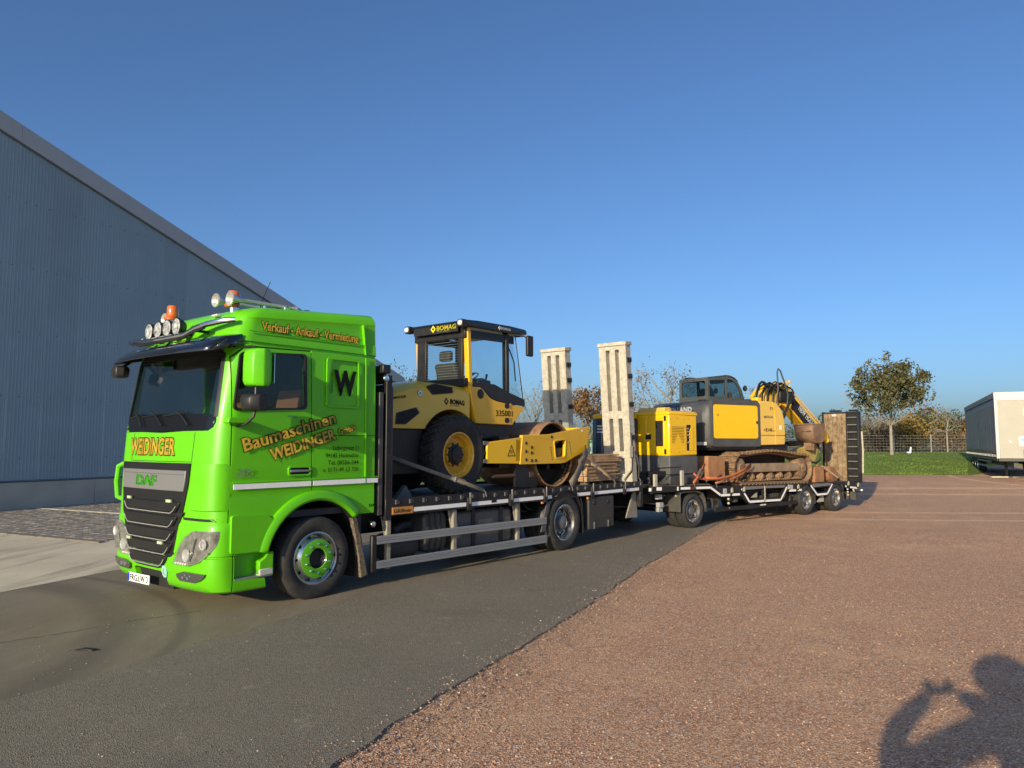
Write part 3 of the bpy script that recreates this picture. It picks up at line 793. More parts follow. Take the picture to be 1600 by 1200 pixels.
# far side of interior
ip = MB().box(.78, .84, .12, 2.38, 1.1, 3.3); ip.box(-1.0, .8, .12, 2.38, 1.02, 1.10); ip.build('cab_interior_wall', mat('cab_lining', (.05, .052, .055), .85, var=.2), truck)
ds = []
for y in np.linspace(.2, 2.3, 13):
    x0 = fx(y, 2.1) + .09
    ds.append([(x0, y, 1.5), (x0, y, 2.02), (x0 + .05, y, 2.13), (x0 + .30, y, 2.16 + .05 * math.exp(-((y - .7) / .35) ** 2)), (x0 + .62, y, 2.06 + .06 * math.exp(-((y - .7) / .35) ** 2)), (x0 + .66, y, 1.6)])
MB().grid(ds).build('dashboard', mat('dashboard_grey', (.055, .055, .055), .7, bump=.2), truck, recalc=False)
sw = MB().lathe([(.225, -.012), (.237, 0), (.225, .012), (.213, 0)], (0, 0, 0), axis='z', seg=28, closed=True)
sw.box(-.21, .21, -.02, .02, -.02, 0); sw.xf(Matrix.Translation((-.62, .68, 2.20)) @ Matrix.Rotation(R(28), 4, 'Y')); sw.build('steering_wheel', BLACKP, truck)
for y, nm in ((.42, 'driver_seat'), (1.62, 'passenger_seat')):
    MB().prism([(-.47, 1.5), (.07, 1.5), (.22, 2.66), (.06, 2.70), (-.07, 1.78), (-.47, 1.76)], 'y', y, y + .5).build(nm, mat('dark_seat_fabric', (.035, .035, .04), .9), truck, bevel=.03)
    MB().box(.09, .24, y + .1, y + .4, 2.68, 2.90).build('headrest', mat('dark_seat_fabric', (.035, .035, .04), .9), bpy.data.objects[nm], bevel=.04)
    MB().prism([(-.14, 1.85), (-.08, 1.8), (.07, 2.58), (.01, 2.62)], 'y', y - .012, y + .512).build('seat_cover', mat('tan_leather', (.46, .18, .10), .7), bpy.data.objects[nm], bevel=.01)
MB().box(-.9, -.78, .5, 2.0, 2.90, 3.1).build('sun_blind', DARK, truck)
for y, w in ((1.05, .16), (1.5, .22), (.55, .2)):
    MB().box(fx(y, 2.1) + .2, fx(y, 2.1) + .34, y, y + w, 2.155, 2.20).build('papers_on_dash', mat('white_paper', (.6, .6, .56), .8), truck)
# front patches
def patch(name, rows, m, proud, thick, ny=26, parent=truck, bevel=0., ztilt=None):
    """rows: list of (z, y_left(camera side), y_right); follows the cab front"""
    zs = []
    for (z0, a0, b0), (z1, a1, b1) in zip(rows, rows[1:]):
        n = max(1, int(abs(z1 - z0) / .06))
        for i in range(n): t = i / n; zs.append((z0 + (z1 - z0) * t, a0 + (a1 - a0) * t, b0 + (b1 - b0) * t))
    zs.append(rows[-1]); out, inn = [], []
    for z, a, b in zs:
        ys = [a + (b - a) * i / ny for i in range(ny + 1)]
        out.append([(fx(y, z) - proud, y, z) for y in ys]); inn.append([(fx(y, z) - proud + thick, y, z) for y in ys])
    k = ny + 1; n = len(zs); vs = [p for r_ in out for p in r_] + [p for r_ in inn for p in r_]; fs = []; o = n * k
    for i in range(n - 1):
        for j in range(ny):
            fs.append((i * k + j, i * k + j + 1, (i + 1) * k + j + 1, (i + 1) * k + j)); fs.append((o + i * k + j, o + (i + 1) * k + j, o + (i + 1) * k + j + 1, o + i * k + j + 1))
    for j in range(ny):
        fs.append((j, o + j, o + j + 1, j + 1)); t = (n - 1) * k; fs.append((t + j, t + j + 1, o + t + j + 1, o + t + j))
    for i in range(n - 1):
        fs.append((i * k, (i + 1) * k, o + (i + 1) * k, o + i * k)); t = k - 1; fs.append((i * k + t, o + i * k + t, o + (i + 1) * k + t, (i + 1) * k + t))
    return MB().add(vs, fs).build(name, m, parent, bevel=bevel, sharp=32)
# wiper band of the windscreen
patch('windscreen_lower_band', [(2.062, .24, 2.26), (2.10, .17, 2.33), (2.16, .145, 2.355), (2.225, .15, 2.35), (2.26, .30, 2.20)], mat('frit_black', (.007, .007, .008), .22), .001, .012, 30)
patch('windscreen_edge', [(2.22, .13, .185), (2.6, .155, .205), (2.95, .18, .24), (3.0, .24, .30)], BLACKP, .002, .012, 4)
patch('windscreen_edge', [(2.22, 2.315, 2.37), (2.6, 2.295, 2.345), (2.95, 2.26, 2.32), (3.0, 2.2, 2.26)], BLACKP, .002, .012, 4)
patch('windscreen_top_band', [(2.955, .2, 2.3), (3.05, .3, 2.2)], BLACKP, .002, .012, 24)
for y0, y1 in ((.62, 1.28), (1.22, 1.9), (1.78, 2.28)):
    pts = []
    for t in np.linspace(0, 1, 7):
        y = y0 + (y1 - y0) * t; z = 2.13 + .19 * math.sin(min(1, t * 1.6) * math.pi / 2) * (1 if t < .99 else 1); pts.append((fx(y, z) - .03, y, z))
    w = MB().tube(pts[:4], .011, 6); w.tube([(fx(y0 + .05, 2.3) - .018, y0 + .06, 2.285), (fx(y1, 2.3) - .018, y1 - .04, 2.25)], .009, 5); w.build('wiper', BLACK, truck)
# grille
patch('grille_surround', [(.452, 1.12, 1.66), (.475, .97, 1.82), (.52, .86, 1.93), (.60, .80, 1.99), (.80, .735, 2.05), (1.0, .68, 2.10), (1.08, .63, 2.16), (1.45, .53, 2.22), (1.69, .505, 2.25)], mat('grille_black', (.010, .010, .0105), .4, dust=.12, dcol=(.05, .045, .04)), .018, .06, 30)
patch('grille_emblem_panel', [(1.365, .60, 2.17), (1.50, .57, 2.19), (1.605, .565, 2.195)], mat('silver_grey_panel', (.19, .195, .20), .45, metal=.2), .034, .03, 26, bevel=.008)
patch('grille_panel_lip', [(1.555, .585, 2.175), (1.563, .585, 2.175)], mat('dark_line', (.10, .10, .105), .5), .0375, .006, 20)
SL = mat('grey_chrome_strip', (.50, .50, .49), .3, metal=.45)
for zc, a, b in ((1.165, .70, 2.04), (1.005, .745, 2.01), (.845, .79, 1.97), (.685, .84, 1.93), (.54, .93, 1.84)):
    s_ = patch('grille_slat', [(zc - .045, a + .04, b - .04), (zc + .02, a - .02, b + .02), (zc + .075, a - .05, b + .05)], mat('grille_black'), .040, .045, 22, bevel=.01)
    pts = []
    for t in np.linspace(0, 1, 25):
        y = a + .0 + (b - a) * t; e = min(t, 1 - t) * (b - a); z = zc - .052 + .085 * max(0, 1 - e / .11) ** 1.6; pts.append((fx(y, z) - .052, y, z))
    MB().tube(pts, .006, 6, flat=1.0).build('chrome_strip', SL, s_)
for y, z in ((.86, 1.235), (1.90, 1.235), (1.02, .745), (1.86, .745)):
    patch('marker_lamp', [(z, y - .055, y + .055), (z + .032, y - .055, y + .055)], mat('pale_lamp', (.45, .55, .33), .3), .058, .02, 3)
patch('lower_grille_frame', [(1.085, .60, .70), (1.13, .57, .66)], BLACKP, .03, .03, 4)
gx = lambda y, z, p: fx(y, z) - p
text('emblem_lettering', 'DAF', mat('green_letters', (.09, .56, .02), .4, coat=.3), truck, lambda a, b, d: (fx(1.76 - a, 1.42 + b) - .036 - d, 1.76 - a, 1.42 + b), .55, .115, off=.06, thick=.004)
patch('body_gap', [(1.045, .03, .60), (1.075, .06, .62)], DARK, .002, .01, 14)
for a, b in ((.486, .494), (2.006, 2.014)): patch('hood_seam', [(1.70, a + .02, b + .02), (2.05, a, b)], DARK, .0015, .006, 2)
patch('hood_seam', [(1.702, .50, 2.0), (1.709, .50, 2.0)], DARK, .0015, .006, 20)
MB().box(-.09, .955, -.0015, .004, 2.018, 2.026).build('panel_seam', DARK, truck)
MB().box(-1.0, .70, .0085, .02, 3.222, 3.228).build('roof_panel_seam', mat('green_crease', (.03, .16, .002), .5), truck)
text('front_lettering', 'WEIDINGER', TXT_YEL, truck, lambda a, b, d: (fx(2.09 - a, 1.79 + b) - .001 - d, 2.09 - a, 1.79 + b), 1.20, .19, off=.034, outline=.04)
# bumper (lower front) with step recess
def lowring(z, dx, ins):
    w = W2 + .012 - ins; pts = []
    for s in SV: pts.append((fx(YC + s * W2, z) + dx, YC + s * w, z))
    return pts + [(-.9, YC + w, z), (-.645, YC + w, z), (-.645, YC - w, z), (-.9, YC - w, z)]
bmp = tmp(MB().loft([lowring(.245, .05, .05), lowring(.27, .015, .012), lowring(.33, -.012, 0), lowring(.5, -.02, 0), lowring(.635, -.018, 0), lowring(.645, -.002, .012), lowring(.655, -.002, .012), lowring(.665, -.012, 0), lowring(.9, -.012, 0), lowring(.99, -.008, 0), lowring(1.03, .012, .012)]), 'bumper')
cuts = [tmp(arch), tmp(MB().prism([(-1.11, .40), (-.60, .36), (-.60, .665), (-1.11, .665)], 'y', -.1, .135)),
        tmp(MB().box(-1.135, -1.118, -.1, .10, .2, 1.1)),
        tmp(MB().prism(rpoly([(1.0, .235), (1.66, .235), (1.78, .40), (1.72, .425), (1.1, .425), (.92, .40)], .03), 'x', -2, -1.28)),
        tmp(MB().prism([(.985, .10), (.985, .46), (1.5, .46), (1.5, .1)], 'x', -.6, -.5))]
boolean(bmp, cuts); bmp.data.materials.clear(); bmp.data.materials.append(GREEN); bmp.parent = truck; shade(bmp.data, 28)
MB().box(-1.34, -1.27, .9, 1.85, .22, .5).build('bumper_opening', DARK, truck)
MB().box(-1.30, -.75, .15, 2.35, .5, 1.28).build('cooler_pack', DARK, truck)
st = MB().box(-1.10, -.62, .0, .13, .385, .402); st.build('step_tread', mat('step_metal', (.33, .33, .32), .4, metal=.4, bump=.6, bs=70), truck)
MB().box(-1.105, -.62, .122, .132, .40, .66).build('step_back', GREEN_D, truck)
MB().prism([(-.80, .40), (-.615, .385), (-.615, .66), (-.70, .655), (-.73, .60), (-.80, .56)], 'y', -.006, .20).build('step_cheek', GREEN, truck, bevel=.012)
MB().box(-.80, -.615, -.010, .19, .395, .48).build('step_cap', mat('pale_step_plastic', (.50, .49, .44), .5), truck, bevel=.015)
# panel above the step and fender lip
boolp = tmp(MB().prism(rpoly([(-1.175, .685), (-.655, .672), (-.60, 1.01), (-.72, 1.09), (-1.10, 1.115), (-1.175, 1.105)], .03), 'y', -.026, .02), 'step_panel')
boolean(boolp, [tmp(MB().cyl((0, -.3, .5), (0, 2.8, .5), .80, 48))]); boolp.data.materials.append(GREEN); boolp.parent = truck; shade(boolp.data)
md = boolp.modifiers.new('b', 'BEVEL'); md.width = .012; md.segments = 2; md.limit_method = 'ANGLE'
lip = []
for i in range(41):
    a = R(168 - 128 * i / 40); rings_ = []
    for r_, y in ((.715, .30), (.715, -.005), (.722, -.030), (.745, -.045), (.80, -.042), (.835, -.02), (.845, .01)): rings_.append((r_ * math.cos(a), y, .5 + r_ * math.sin(a)))
    lip.append(rings_)
MB().grid(lip).build('fender_lip', GREEN, truck, thick=.006, recalc=True)
ln = []
for i in range(31):
    a = R(185 - 180 * i / 30); ln.append([(.712 * math.cos(a), y, .5 + .712 * math.sin(a)) for y in (.0, .3, .62)] + [(.3 * math.cos(a), .63, .5 + .3 * math.sin(a))])
MB().grid(ln).build('wheel_arch_liner', BLACKP, truck, thick=.01)
MB().prism([(.53, 1.0), (.60, .99), (.80, .20), (.70, .175), (.66, .45), (.58, .8)], 'y', .0, .07).build('mudflap_edge', mat('muddy_flap', (.06, .05, .04), .95, col2=(.22, .17, .12), vs=25, bump=.8, bs=60), truck)
MB().box(.66, .72, .05, .60, .18, 1.0).build('mudflap', BLACKP, truck)
# rear quarter skirt detail and shut lines (raised thin joint covers)
MB().prism([(.735, 1.40), (.755, 1.40), (.735, 3.06), (.715, 3.06)], 'y', -.006, .01).build('rear_joint', GREEN, truck)
MB().prism([(.72, 3.10), (.735, 3.10), (.69, 3.5), (.675, 3.5)], 'y', .004, .05).build('rear_joint_upper', GREEN, truck)
for a, b in ((-1.15, -.112), (-.082, .955)):
    o = MB().box(a, b, -.0035, .004, 1.398, 1.458).build('white_stripe', WHITE, door if a < -.5 else truck)
MB().box(-1.17, .96, -.012, .003, 1.470, 1.484).build('body_crease', GREEN, truck, bevel=.005)
plate_(rrect(.085, .62, 2.375, 3.02, .05), [rrect(.115, .59, 2.405, 2.99, .035)], -.010, .01).build('side_panel_frame', GREEN, truck, bevel=.006)
# deflector at the front corner
patch('corner_deflector', [(1.165, .02, .44), (1.20, .018, .40), (1.60, .018, .33), (1.66, .02, .30), (1.69, .03, .22)], GREEN, .035, .05, 16, bevel=.012)
hp = MB().tube([(-1.22, 2.49, 1.17), (-1.30, 2.58, 1.22), (-1.31, 2.60, 1.42), (-1.30, 2.58, 1.62), (-1.22, 2.49, 1.68)], .035, 8, flat=1.); hp.build('far_corner_deflector', GREEN, truck)
# headlights
def lamp(sgn, nm):
    Y = (lambda y: y) if sgn > 0 else (lambda y: 2.5 - y)
    rows = [(.545, .42, .72), (.60, .22, .70), (.70, .10, .64), (.78, .05, .58), (.86, .032, .50), (.945, .03, .33)]
    rw = [(z, *sorted((Y(a), Y(b)))) for z, a, b in rows]
    h = patch(nm, rw, mat('headlamp_reflector', (.34, .33, .30), .22, metal=.4, var=.35, vs=14), .038, .03, 12)
    rim_ = patch('headlight_lens', rw, LENS, .062, .006, 12, parent=h)
    for y, z, r_ in ((.16, .80, .065), (.46, .66, .075)):
        x = fx(Y(y), z) - .040; MB().lathe([(.001, -.002), (r_ * .6, -.004), (r_ * .8, -.012), (r_ * .92, -.016), (r_, .0)], (x, Y(y), z), axis='x', seg=14).build('lamp_bowl', mat('lamp_bowl_silver', (.75, .74, .70), .22, metal=.4), h)
    for yy in np.linspace(.46, .66, 5):
        x = fx(Y(yy), .565) - .043; MB().sphere((x, Y(yy), .562), .017, 8, 6).build('led', mat('led_white', (.8, .78, .66), .2), h)
    fc = MB(); q_ = random.Random(5)
    for k in range(16):
        yy, zz = q_.uniform(.10, .44), q_.uniform(.66, .86)
        if yy + (zz - .66) * .9 > .5: continue
        x_ = fx(Y(yy), zz) - .044; w_ = q_.uniform(.008, .022); fc.add([(x_ - .006, Y(yy) - w_, zz - .006), (x_, Y(yy) + w_, zz - .012), (x_ - .004, Y(yy) + w_, zz + .012), (x_ - .012, Y(yy) - w_, zz + .010)], [(0, 1, 2, 3)])
    fc.build('glint_facets', mat('glint_silver', (.85, .85, .82), .15, metal=.5), h, stuff=True, recalc=False)  # scattered bright quads stand in for glints behind the lens
    tr = patch('lamp_divider', [(z, *sorted((Y(a), Y(b)))) for z, a, b in ((.60, .37, .395), (.70, .32, .345), (.86, .26, .285))], mat('lamp_dark_trim', (.05, .05, .05), .3), .045, .012, 3, parent=h)
    f = patch('fog_lamp', [(z, *sorted((Y(a), Y(b)))) for z, a, b in ((.365, .34, .60), (.40, .22, .655), (.44, .15, .66), (.475, .13, .52))], mat('fog_reflector', (.10, .11, .10), .3, metal=.4), .045, .03, 8)
    for yy in (.42, .52):
        MB().lathe([(.001, -.008), (.03, -.012), (.036, 0)], (fx(Y(yy), .42) - .04, Y(yy), .422), axis='x', seg=12).build('fog_bulb', CHROME, f)
lamp(1, 'headlight'); lamp(-1, 'headlight')
# number plate (slightly twisted to the camera-left) and sticker
pm_ = Matrix.Translation((-1.475, 1.50, .30)) @ Matrix.Rotation(R(2), 4, 'Z')
pl = MB().box(-.006, .006, -.26, .26, -.055, .055, pm_).build('number_plate', WHITEP, truck, bevel=.004)
MB().box(-.0085, -.0055, .215, .255, -.05, .05, pm_).build('plate_band', mat('eu_blue', (.01, .05, .35), .4), pl)
text('plate_lettering', 'FRG:LW 3', TXT_BLK, pl, lambda a, b, d: tuple(pm_ @ Vector((-.0065 - d, .20 - a, -.036 + b))), .43, .072, off=.012)
patch('environment_sticker', [(.36, .945, .985), (.375, .925, 1.005), (.43, .905, 1.025), (.485, .925, 1.005), (.50, .945, .985)], mat('mint_sticker', (.28, .62, .50), .4), .026, .01, 6)
text('sticker_letter', 'L', TXT_WHT, truck, lambda a, b, d: (fx(.985 - a, .39 + b) - .03 - d, .985 - a, .39 + b), .045, .08, off=.03)
# sun visor, light bar, spot lamps
vz = []
for y in np.linspace(.04, 2.46, 29):
    s = min(1, abs(y - YC) / 1.21); xe = -1.63 + .10 * s * s + .05 * s ** 6
    x0 = fx(y, 3.13) - .02
    vz.append([(x0, y, 3.175), (x0 + (xe - x0) * .35, y, 3.135), (x0 + (xe - x0) * .8, y, 3.03), (xe, y, 2.945)])
for y in (.04, 2.46):
    x0 = fx(y, 3.13) - .02; xe = -1.48; MB().add([(x0, y, 3.175), (x0 + (xe - x0) * .35, y, 3.135), (xe, y, 2.945), (x0 + .02, y, 3.04)], [(0, 1, 2, 3)]).build('visor_cheek', mat('smoked_visor', (.008, .010, .016), .12, coat=.8), truck, thick=.01, recalc=False)
MB().grid(vz).build('sun_visor', mat('smoked_visor', (.008, .010, .016), .12, coat=.8), truck, thick=.01, recalc=False)
bp = [(-1.13, .10, 3.345), (-1.22, .18, 3.335), (-1.29, .45, 3.31), (-1.32, .62, 3.28), (-1.36, .80, 3.215), (-1.40, 1.30, 3.20), (-1.39, 1.85, 3.205), (-1.38, 1.98, 3.235), (-1.36, 2.12, 3.25), (-1.31, 2.36, 3.25), (-1.24, 2.44, 3.25)]
b_ = MB().tube(bp, [.03] + [.034] * 9 + [.03], 10); b_.build('light_bar', CHROME, truck)
for y in (.62, 1.0, 1.5, 1.88): MB().cyl((-1.33, y, 3.245), (-1.12, y, 3.24), .018, 8).build('light_bar_bracket', BLACK, truck)
bb = MB(); pts = [(x - .03, y, z - .045) for x, y, z in bp[2:9]]; bb.tube(pts, .02, 6); bb.build('light_bar_step', BLACKP, truck)
for y in np.linspace(.30, 2.2, 9):
    x = -1.10 - .21 * (1 - ((y - 1.25) / 1.2) ** 2) - .05; z = 3.31 if abs(y - 1.25) > .62 else 3.215
    MB().sphere((x - .005, y, z - .02), .012, 6, 4).build('bar_led', mat('led_white', (.8, .78, .66)), truck)
for y in (1.01, 1.245, 1.48, 1.715):
    hs = MB().lathe([(.001, .10), (.06, .09), (.098, .03), (.106, -.01), (.102, -.02)], (-1.36, y, 3.33), axis='x', seg=20)
    o = hs.build('spot_lamp', BLACKP, truck)
    MB().lathe([(.001, -.006), (.04, -.014), (.08, -.022), (.097, -.018)], (-1.36, y, 3.33), axis='x', seg=20).build('reflector', mat('lamp_painted_reflections', (.22, .22, .215), .2, metal=.35, col2=(.95, .95, .92), vs=22, bump=.6, bs=40), o)  # dark and bright colour noise imitates mixed reflections in the chrome
    MB().lathe([(.001, -.045), (.06, -.038), (.102, -.022)], (-1.36, y, 3.33), axis='x', seg=20).build('lens', LENS, o)
MB().box(-1.145, -1.06, .50, .62, 3.43, 3.46).build('roof_marker_lamp', mat('clear_marker', (.55, .54, .5), .2), truck, bevel=.01)
# roof beacons, horns, antenna
rz = 3.565
for y in (.50, 2.02):
    bcn = MB().lathe([(.001, .0), (.085, 0), (.088, .03), (.075, .045), (.001, .045)], (-.95, y, rz), axis='z', seg=20).build('beacon', mat('orange_beacon_base', (.55, .10, .02), .4), truck)
    MB().lathe([(.072, .045), (.076, .06), (.074, .17), (.064, .195), (.001, .20)], (-.93, y, rz), axis='z', seg=20).build('beacon_dome', AMBER, bcn)
    MB().cyl((-.93, y, rz - .09), (-.93, y, rz + .01), .05, 12).build('beacon_foot', CHROME, bcn)
def horn(p0, d, L):
    d = Vector(d).normalized(); p0 = Vector(p0)
    pr = [(0., .085), (.015, .088), (.05, .055), (.12, .034), (.22, .024), (L * .7, .02), (L, .018), (L + .06, .03), (L + .07, .03)]
    a_ = d.orthogonal().normalized(); b_ = d.cross(a_)
    pr = [(.09, .012), (.05, .04), (.012, .076)] + pr
    h = MB().loft([[p0 + d * t + (a_ * math.cos(6.2832 * k / 16) + b_ * math.sin(6.2832 * k / 16)) * q for k in range(16)] for t, q in pr])
    o = h.build('air_horn', mat('horn_silver', (.62, .61, .58), .32, metal=.55), truck)
    MB().cyl(p0 + d * (L * .55), p0 + d * (L * .55) - Vector((0, 0, .10)), .014, 8).build('horn_bracket', CHROME, o)
horn((-1.06, .70, 3.66), (1, -.02, -.02), .55); horn((-1.08, .34, 3.635), (1, -.02, 0), .85); horn((-.95, 2.22, 3.60), (1, 0, -.02), .6)
for x, y in ((-.30, .34), (.02, .36)):
    MB().lathe([(.002, 0), (.03, .01), (.05, .04), (.055, .06), (.04, .075), (.001, .08)], (x, y, 3.57), axis='z', seg=12).build('horn_end', CHROME, truck)
MB().tube([(-.55, .55, 3.57), (-.50, .55, 3.75), (-.40, .55, 3.98)], [.008, .006, .004], 5).build('antenna', BLACK, truck)
# mirrors (camera side), front mirror
mh = MB().loft([[(-1.03 + dx * .14 * s, y, z + .0 * dx) for dx, y in ((-1, -.16), (-.75, -.30), (0, -.36), (.8, -.34), (1, -.24), (1, -.16), (.9, -.13), (-.9, -.13))] for z, s in ((2.56, .55), (2.575, .82), (2.62, .98), (2.78, 1.), (2.92, .96), (2.965, .84), (2.985, .6))])
mir = mh.build('mirror', GREEN, truck, bevel=.012, sharp=50)
MB().box(-.885, -.878, -.335, -.15, 2.60, 2.94).build('mirror_glass', CHROME, mir)
lm_ = MB().loft([[(-1.04 + dx * .15 * s, y, z) for dx, y in ((-1, -.16), (-.8, -.29), (-.2, -.35), (.7, -.33), (1, -.24), (1, -.15), (.9, -.12), (-.9, -.12))] for z, s in ((2.285, .6), (2.30, .85), (2.36, 1.), (2.42, 1.), (2.455, .86), (2.47, .62))])
lm_.build('lower_mirror', BLACKP, mir, bevel=.012, sharp=50)
MB().tube([(-1.08, -.02, 3.02), (-1.05, -.14, 3.02), (-1.045, -.23, 2.98), (-1.045, -.23, 2.30), (-1.06, -.22, 2.22), (-1.10, -.14, 2.14), (-1.13, -.01, 2.11)], .016, 8).build('mirror_arm', BLACK, mir)
MB().prism(rpoly([(-1.30, 2.145), (-1.06, 2.14), (-1.04, 2.205), (-1.28, 2.215)], .02), 'y', -.10, .02).build('mirror_foot', GREEN, mir, bevel=.012)
fm = MB().loft([[(-1.45 + dx * .09 * s, 2.31 + y * s, z) for dx, y in ((-1, -.08), (0, -.12), (1, -.08), (1, .08), (0, .12), (-1, .08))] for z, s in ((2.77, .6), (2.79, .9), (2.87, 1.), (2.91, .9), (2.925, .6))]).build('front_mirror', BLACKP, truck, bevel=.01)
MB().tube([(-1.1, 2.3, 3.05), (-1.30, 2.34, 3.0), (-1.42, 2.32, 2.91)], .02, 8).build('front_mirror_arm', BLACK, fm)
# lettering on the camera side
def tside(nm, s, x, z, w, h, ang, m=TXT_BLK, off=.0, outline=None, y=0., par=truck):
    return text(nm, s, m, par, side_fn(x, z, y, ang), w, h, off, outline=outline)
tside('roof_lettering', 'Verkauf - Ankauf - Vermietung', -.83, 3.256, 1.44, .105, 0., TXT_YEL, .022, .05, .034)
tside('door_lettering', 'Baumaschinen', -1.03, 1.825, 1.33, .150, 15.6, TXT_YEL, .022, .042, .0)
tside('door_lettering', 'WEIDINGER', -.675, 1.715, .97, .135, 15.8, TXT_YEL, .036, .038, .0)
tside('door_lettering', 'GmbH', .30, 2.03, .275, .082, 13., TXT_YEL, .022, .034, .0)
tside('side_lettering', 'W', .20, 2.555, .365, .295, 0, TXT_BLK, .05)
text('small_vertical_lettering', 'Weidinger', mat('dark_green_letters', (.03, .14, .01), .5), truck, lambda a, b, d: (.185 - b, -d, 2.56 + a), .27, .03, off=.02)
for s, a, z, w in (('Ludwigsreut 11', .205, 1.838, .41), ('94145 Haidmühle', .10, 1.742, .515), ('Tel. 08556-544', .135, 1.650, .485), ('o. 0171-99 12 720', .06, 1.560, .56)):
    tside('address_lettering', s, a, z, w, .054, 0., TXT_BLK, .008)
tside('model_emblem', 'XF', -1.11, 1.565, .18, .062, 0, mat('grey_emblem', (.30, .32, .30), .45), .02); tside('model_emblem_line', 'EURO 6', -1.13, 1.535, .21, .024, 0, mat('grey_emblem'), .01)
tside('fender_lettering', 'DAF', .81, 1.085, .13, .032, 0, TXT_BLK, .04, y=-.001)
tside('door_sticker', 'PACCAR', -.47, 2.235, .13, .022, 0, mat('pale_blue_letters', (.15, .32, .42), .5), .01)
# wheels
PLW = mat('shaded_green_wheel_paint', (.085, .40, .006), .4, coat=.25, dust=.3, dcol=(.10, .16, .05), ds=6)  # wheel green set darker, with its shade put into the colour
fw = place(wheel(truck, .505, .315, .30, False, 'front', rimm=ALU), 0, -.005, .505)
MB().lathe([(.232, .008), (.236, -.004), (.20, -.012), (.128, -.014), (.122, -.004)], (0, 0, 0), seg=48).build('bolt_ring', PLW, fw)
MB().lathe([(.122, -.002), (.118, .02), (.09, .05), (.001, .055)], (0, 0, 0), seg=32).build('hub', BLACK, fw)
hol = MB()
for k in range(10):
    a = 2 * math.pi * k / 10; hol.sphere((.267 * math.cos(a), .052, .267 * math.sin(a)), .021, 8, 6, (1, .4, 1))
hol.build('rim_holes', DARK, fw)
f2 = place(copy_tree(fw, truck), 0, 2.505, .505, True)
rw = place(wheel(truck, .505, .315, .28, True, 'rear'), 5.355, -.005, .505)
MB().lathe([(.19, .175), (.185, .14), (.13, .12), (.125, .06), (.06, .03), (.001, .028)], (0, 0, 0), seg=28).build('hub', mat('grey_hub', (.16, .17, .18), .4, metal=.5), rw)
hol = MB()
for k in range(8):
    a = 2 * math.pi * (k + .3) / 8; hol.sphere((.245 * math.cos(a), .168, .245 * math.sin(a)), .035, 10, 6, (1, .3, 1))
hol.build('rim_holes', DARK, rw)
place(copy_tree(rw, truck), 5.355, 2.505, .505, True)
# chassis
ch = MB()
for y in (.78, 1.62): ch.box(-.9, 8.0, y, y + .1, .62, .92)
for x in (1.3, 2.6, 3.9, 5.0, 5.9, 7.0, 7.9): ch.box(x, x + .1, .88, 1.62, .66, .88)
for x in (0, 5.355): ch.cyl((x, .3, .505), (x, 2.2, .505), .09, 12)
ch.sphere((5.355, 1.25, .52), .24, 14, 10); ch.build('chassis', BLACK, truck)
MB().box(1.0, 8.0, .30, 2.2, .96, 1.03).build('bed_subframe', BLACK, truck)
# deck planks (film-faced boards across), side beam, reflective strips, lashing hooks
DECK = mat('worn_deck_boards', (.10, .09, .074), .75, col2=(.19, .165, .13), vs=4, dust=.6, dcol=(.20, .165, .12), bump=.3, bs=30)
x = 1.22
while x < 8.15:
    MB().box(x + .004, min(x + .58, 8.17) - .004, .07, 2.43, 1.035, 1.095).build('deck_board', DECK, truck, bevel=.004); x += .58
for y0, y1 in ((0., .066), (2.434, 2.5)):
    b_ = MB().prism([(1.10, .93), (1.10, 1.165), (8.19, 1.135), (8.19, .93)], 'y', y0, y1); b_.build('side_beam', BLACK, truck, bevel=.008)
hk = MB().lathe([(.02, -.006), (.026, 0), (.02, .006)], (0, 0, 0), 'y', 10); hk.box(-.050, -.024, -.008, .010, -.03, .03)
hkm = hk.mesh('lashing_hook'); hkm.materials.append(mat('worn_steel', (.22, .21, .20), .45, metal=.6))
for i in range(27):
    x = 1.32 + i * .262; o = bpy.data.objects.new('lashing_hook', hkm); COL.objects.link(o); o.parent = truck; o.location = (x, -.006, 1.115 - .0042 * (x - 1.1))
segs = ((1.62, 2.71), (2.83, 3.72), (3.86, 4.68), (4.80, 4.93), (5.74, 6.17), (6.30, 7.36), (7.48, 8.02))
for a, b in segs:
    z = .968 - .0022 * a; MB().box(a, b, -.006, .002, z, z + .058).build('reflective_strip', WHITE, truck)
for x in (2.77, 3.79, 4.74, 6.235, 7.42):
    g = MB().box(x - .045, x + .045, -.028, .004, .90, 1.10); g.build('stake_pocket', BLACK, truck, bevel=.006)
    MB().box(x - .012, x + .022, -.042, -.024, 1.0, 1.175).build('latch', mat('worn_steel', (.22, .21, .20), .45, metal=.6), bpy.data.objects[-1] if False else truck, bevel=.005)
MB().box(2.30 + 1.0, 3.42, -.010, .003, .985, 1.045).build('mid_bracket', BLACK, truck)
sg = MB().box(1.215, 1.60, -.010, .002, .948, 1.045).build('maker_sign', mat('orange_sign', (.52, .24, .05), .5, var=.1, vs=6), truck)
text('sign_lettering', 'Gföllner', TXT_BLK, sg, side_fn(1.24, .968, -.009), .33, .048, .02)
for x in (4.62, 6.05): MB().box(x, x + .05, -.02, .0, .885, .92).build('side_marker_lamp', mat('amber_marker', (.75, .28, .05), .3), truck)
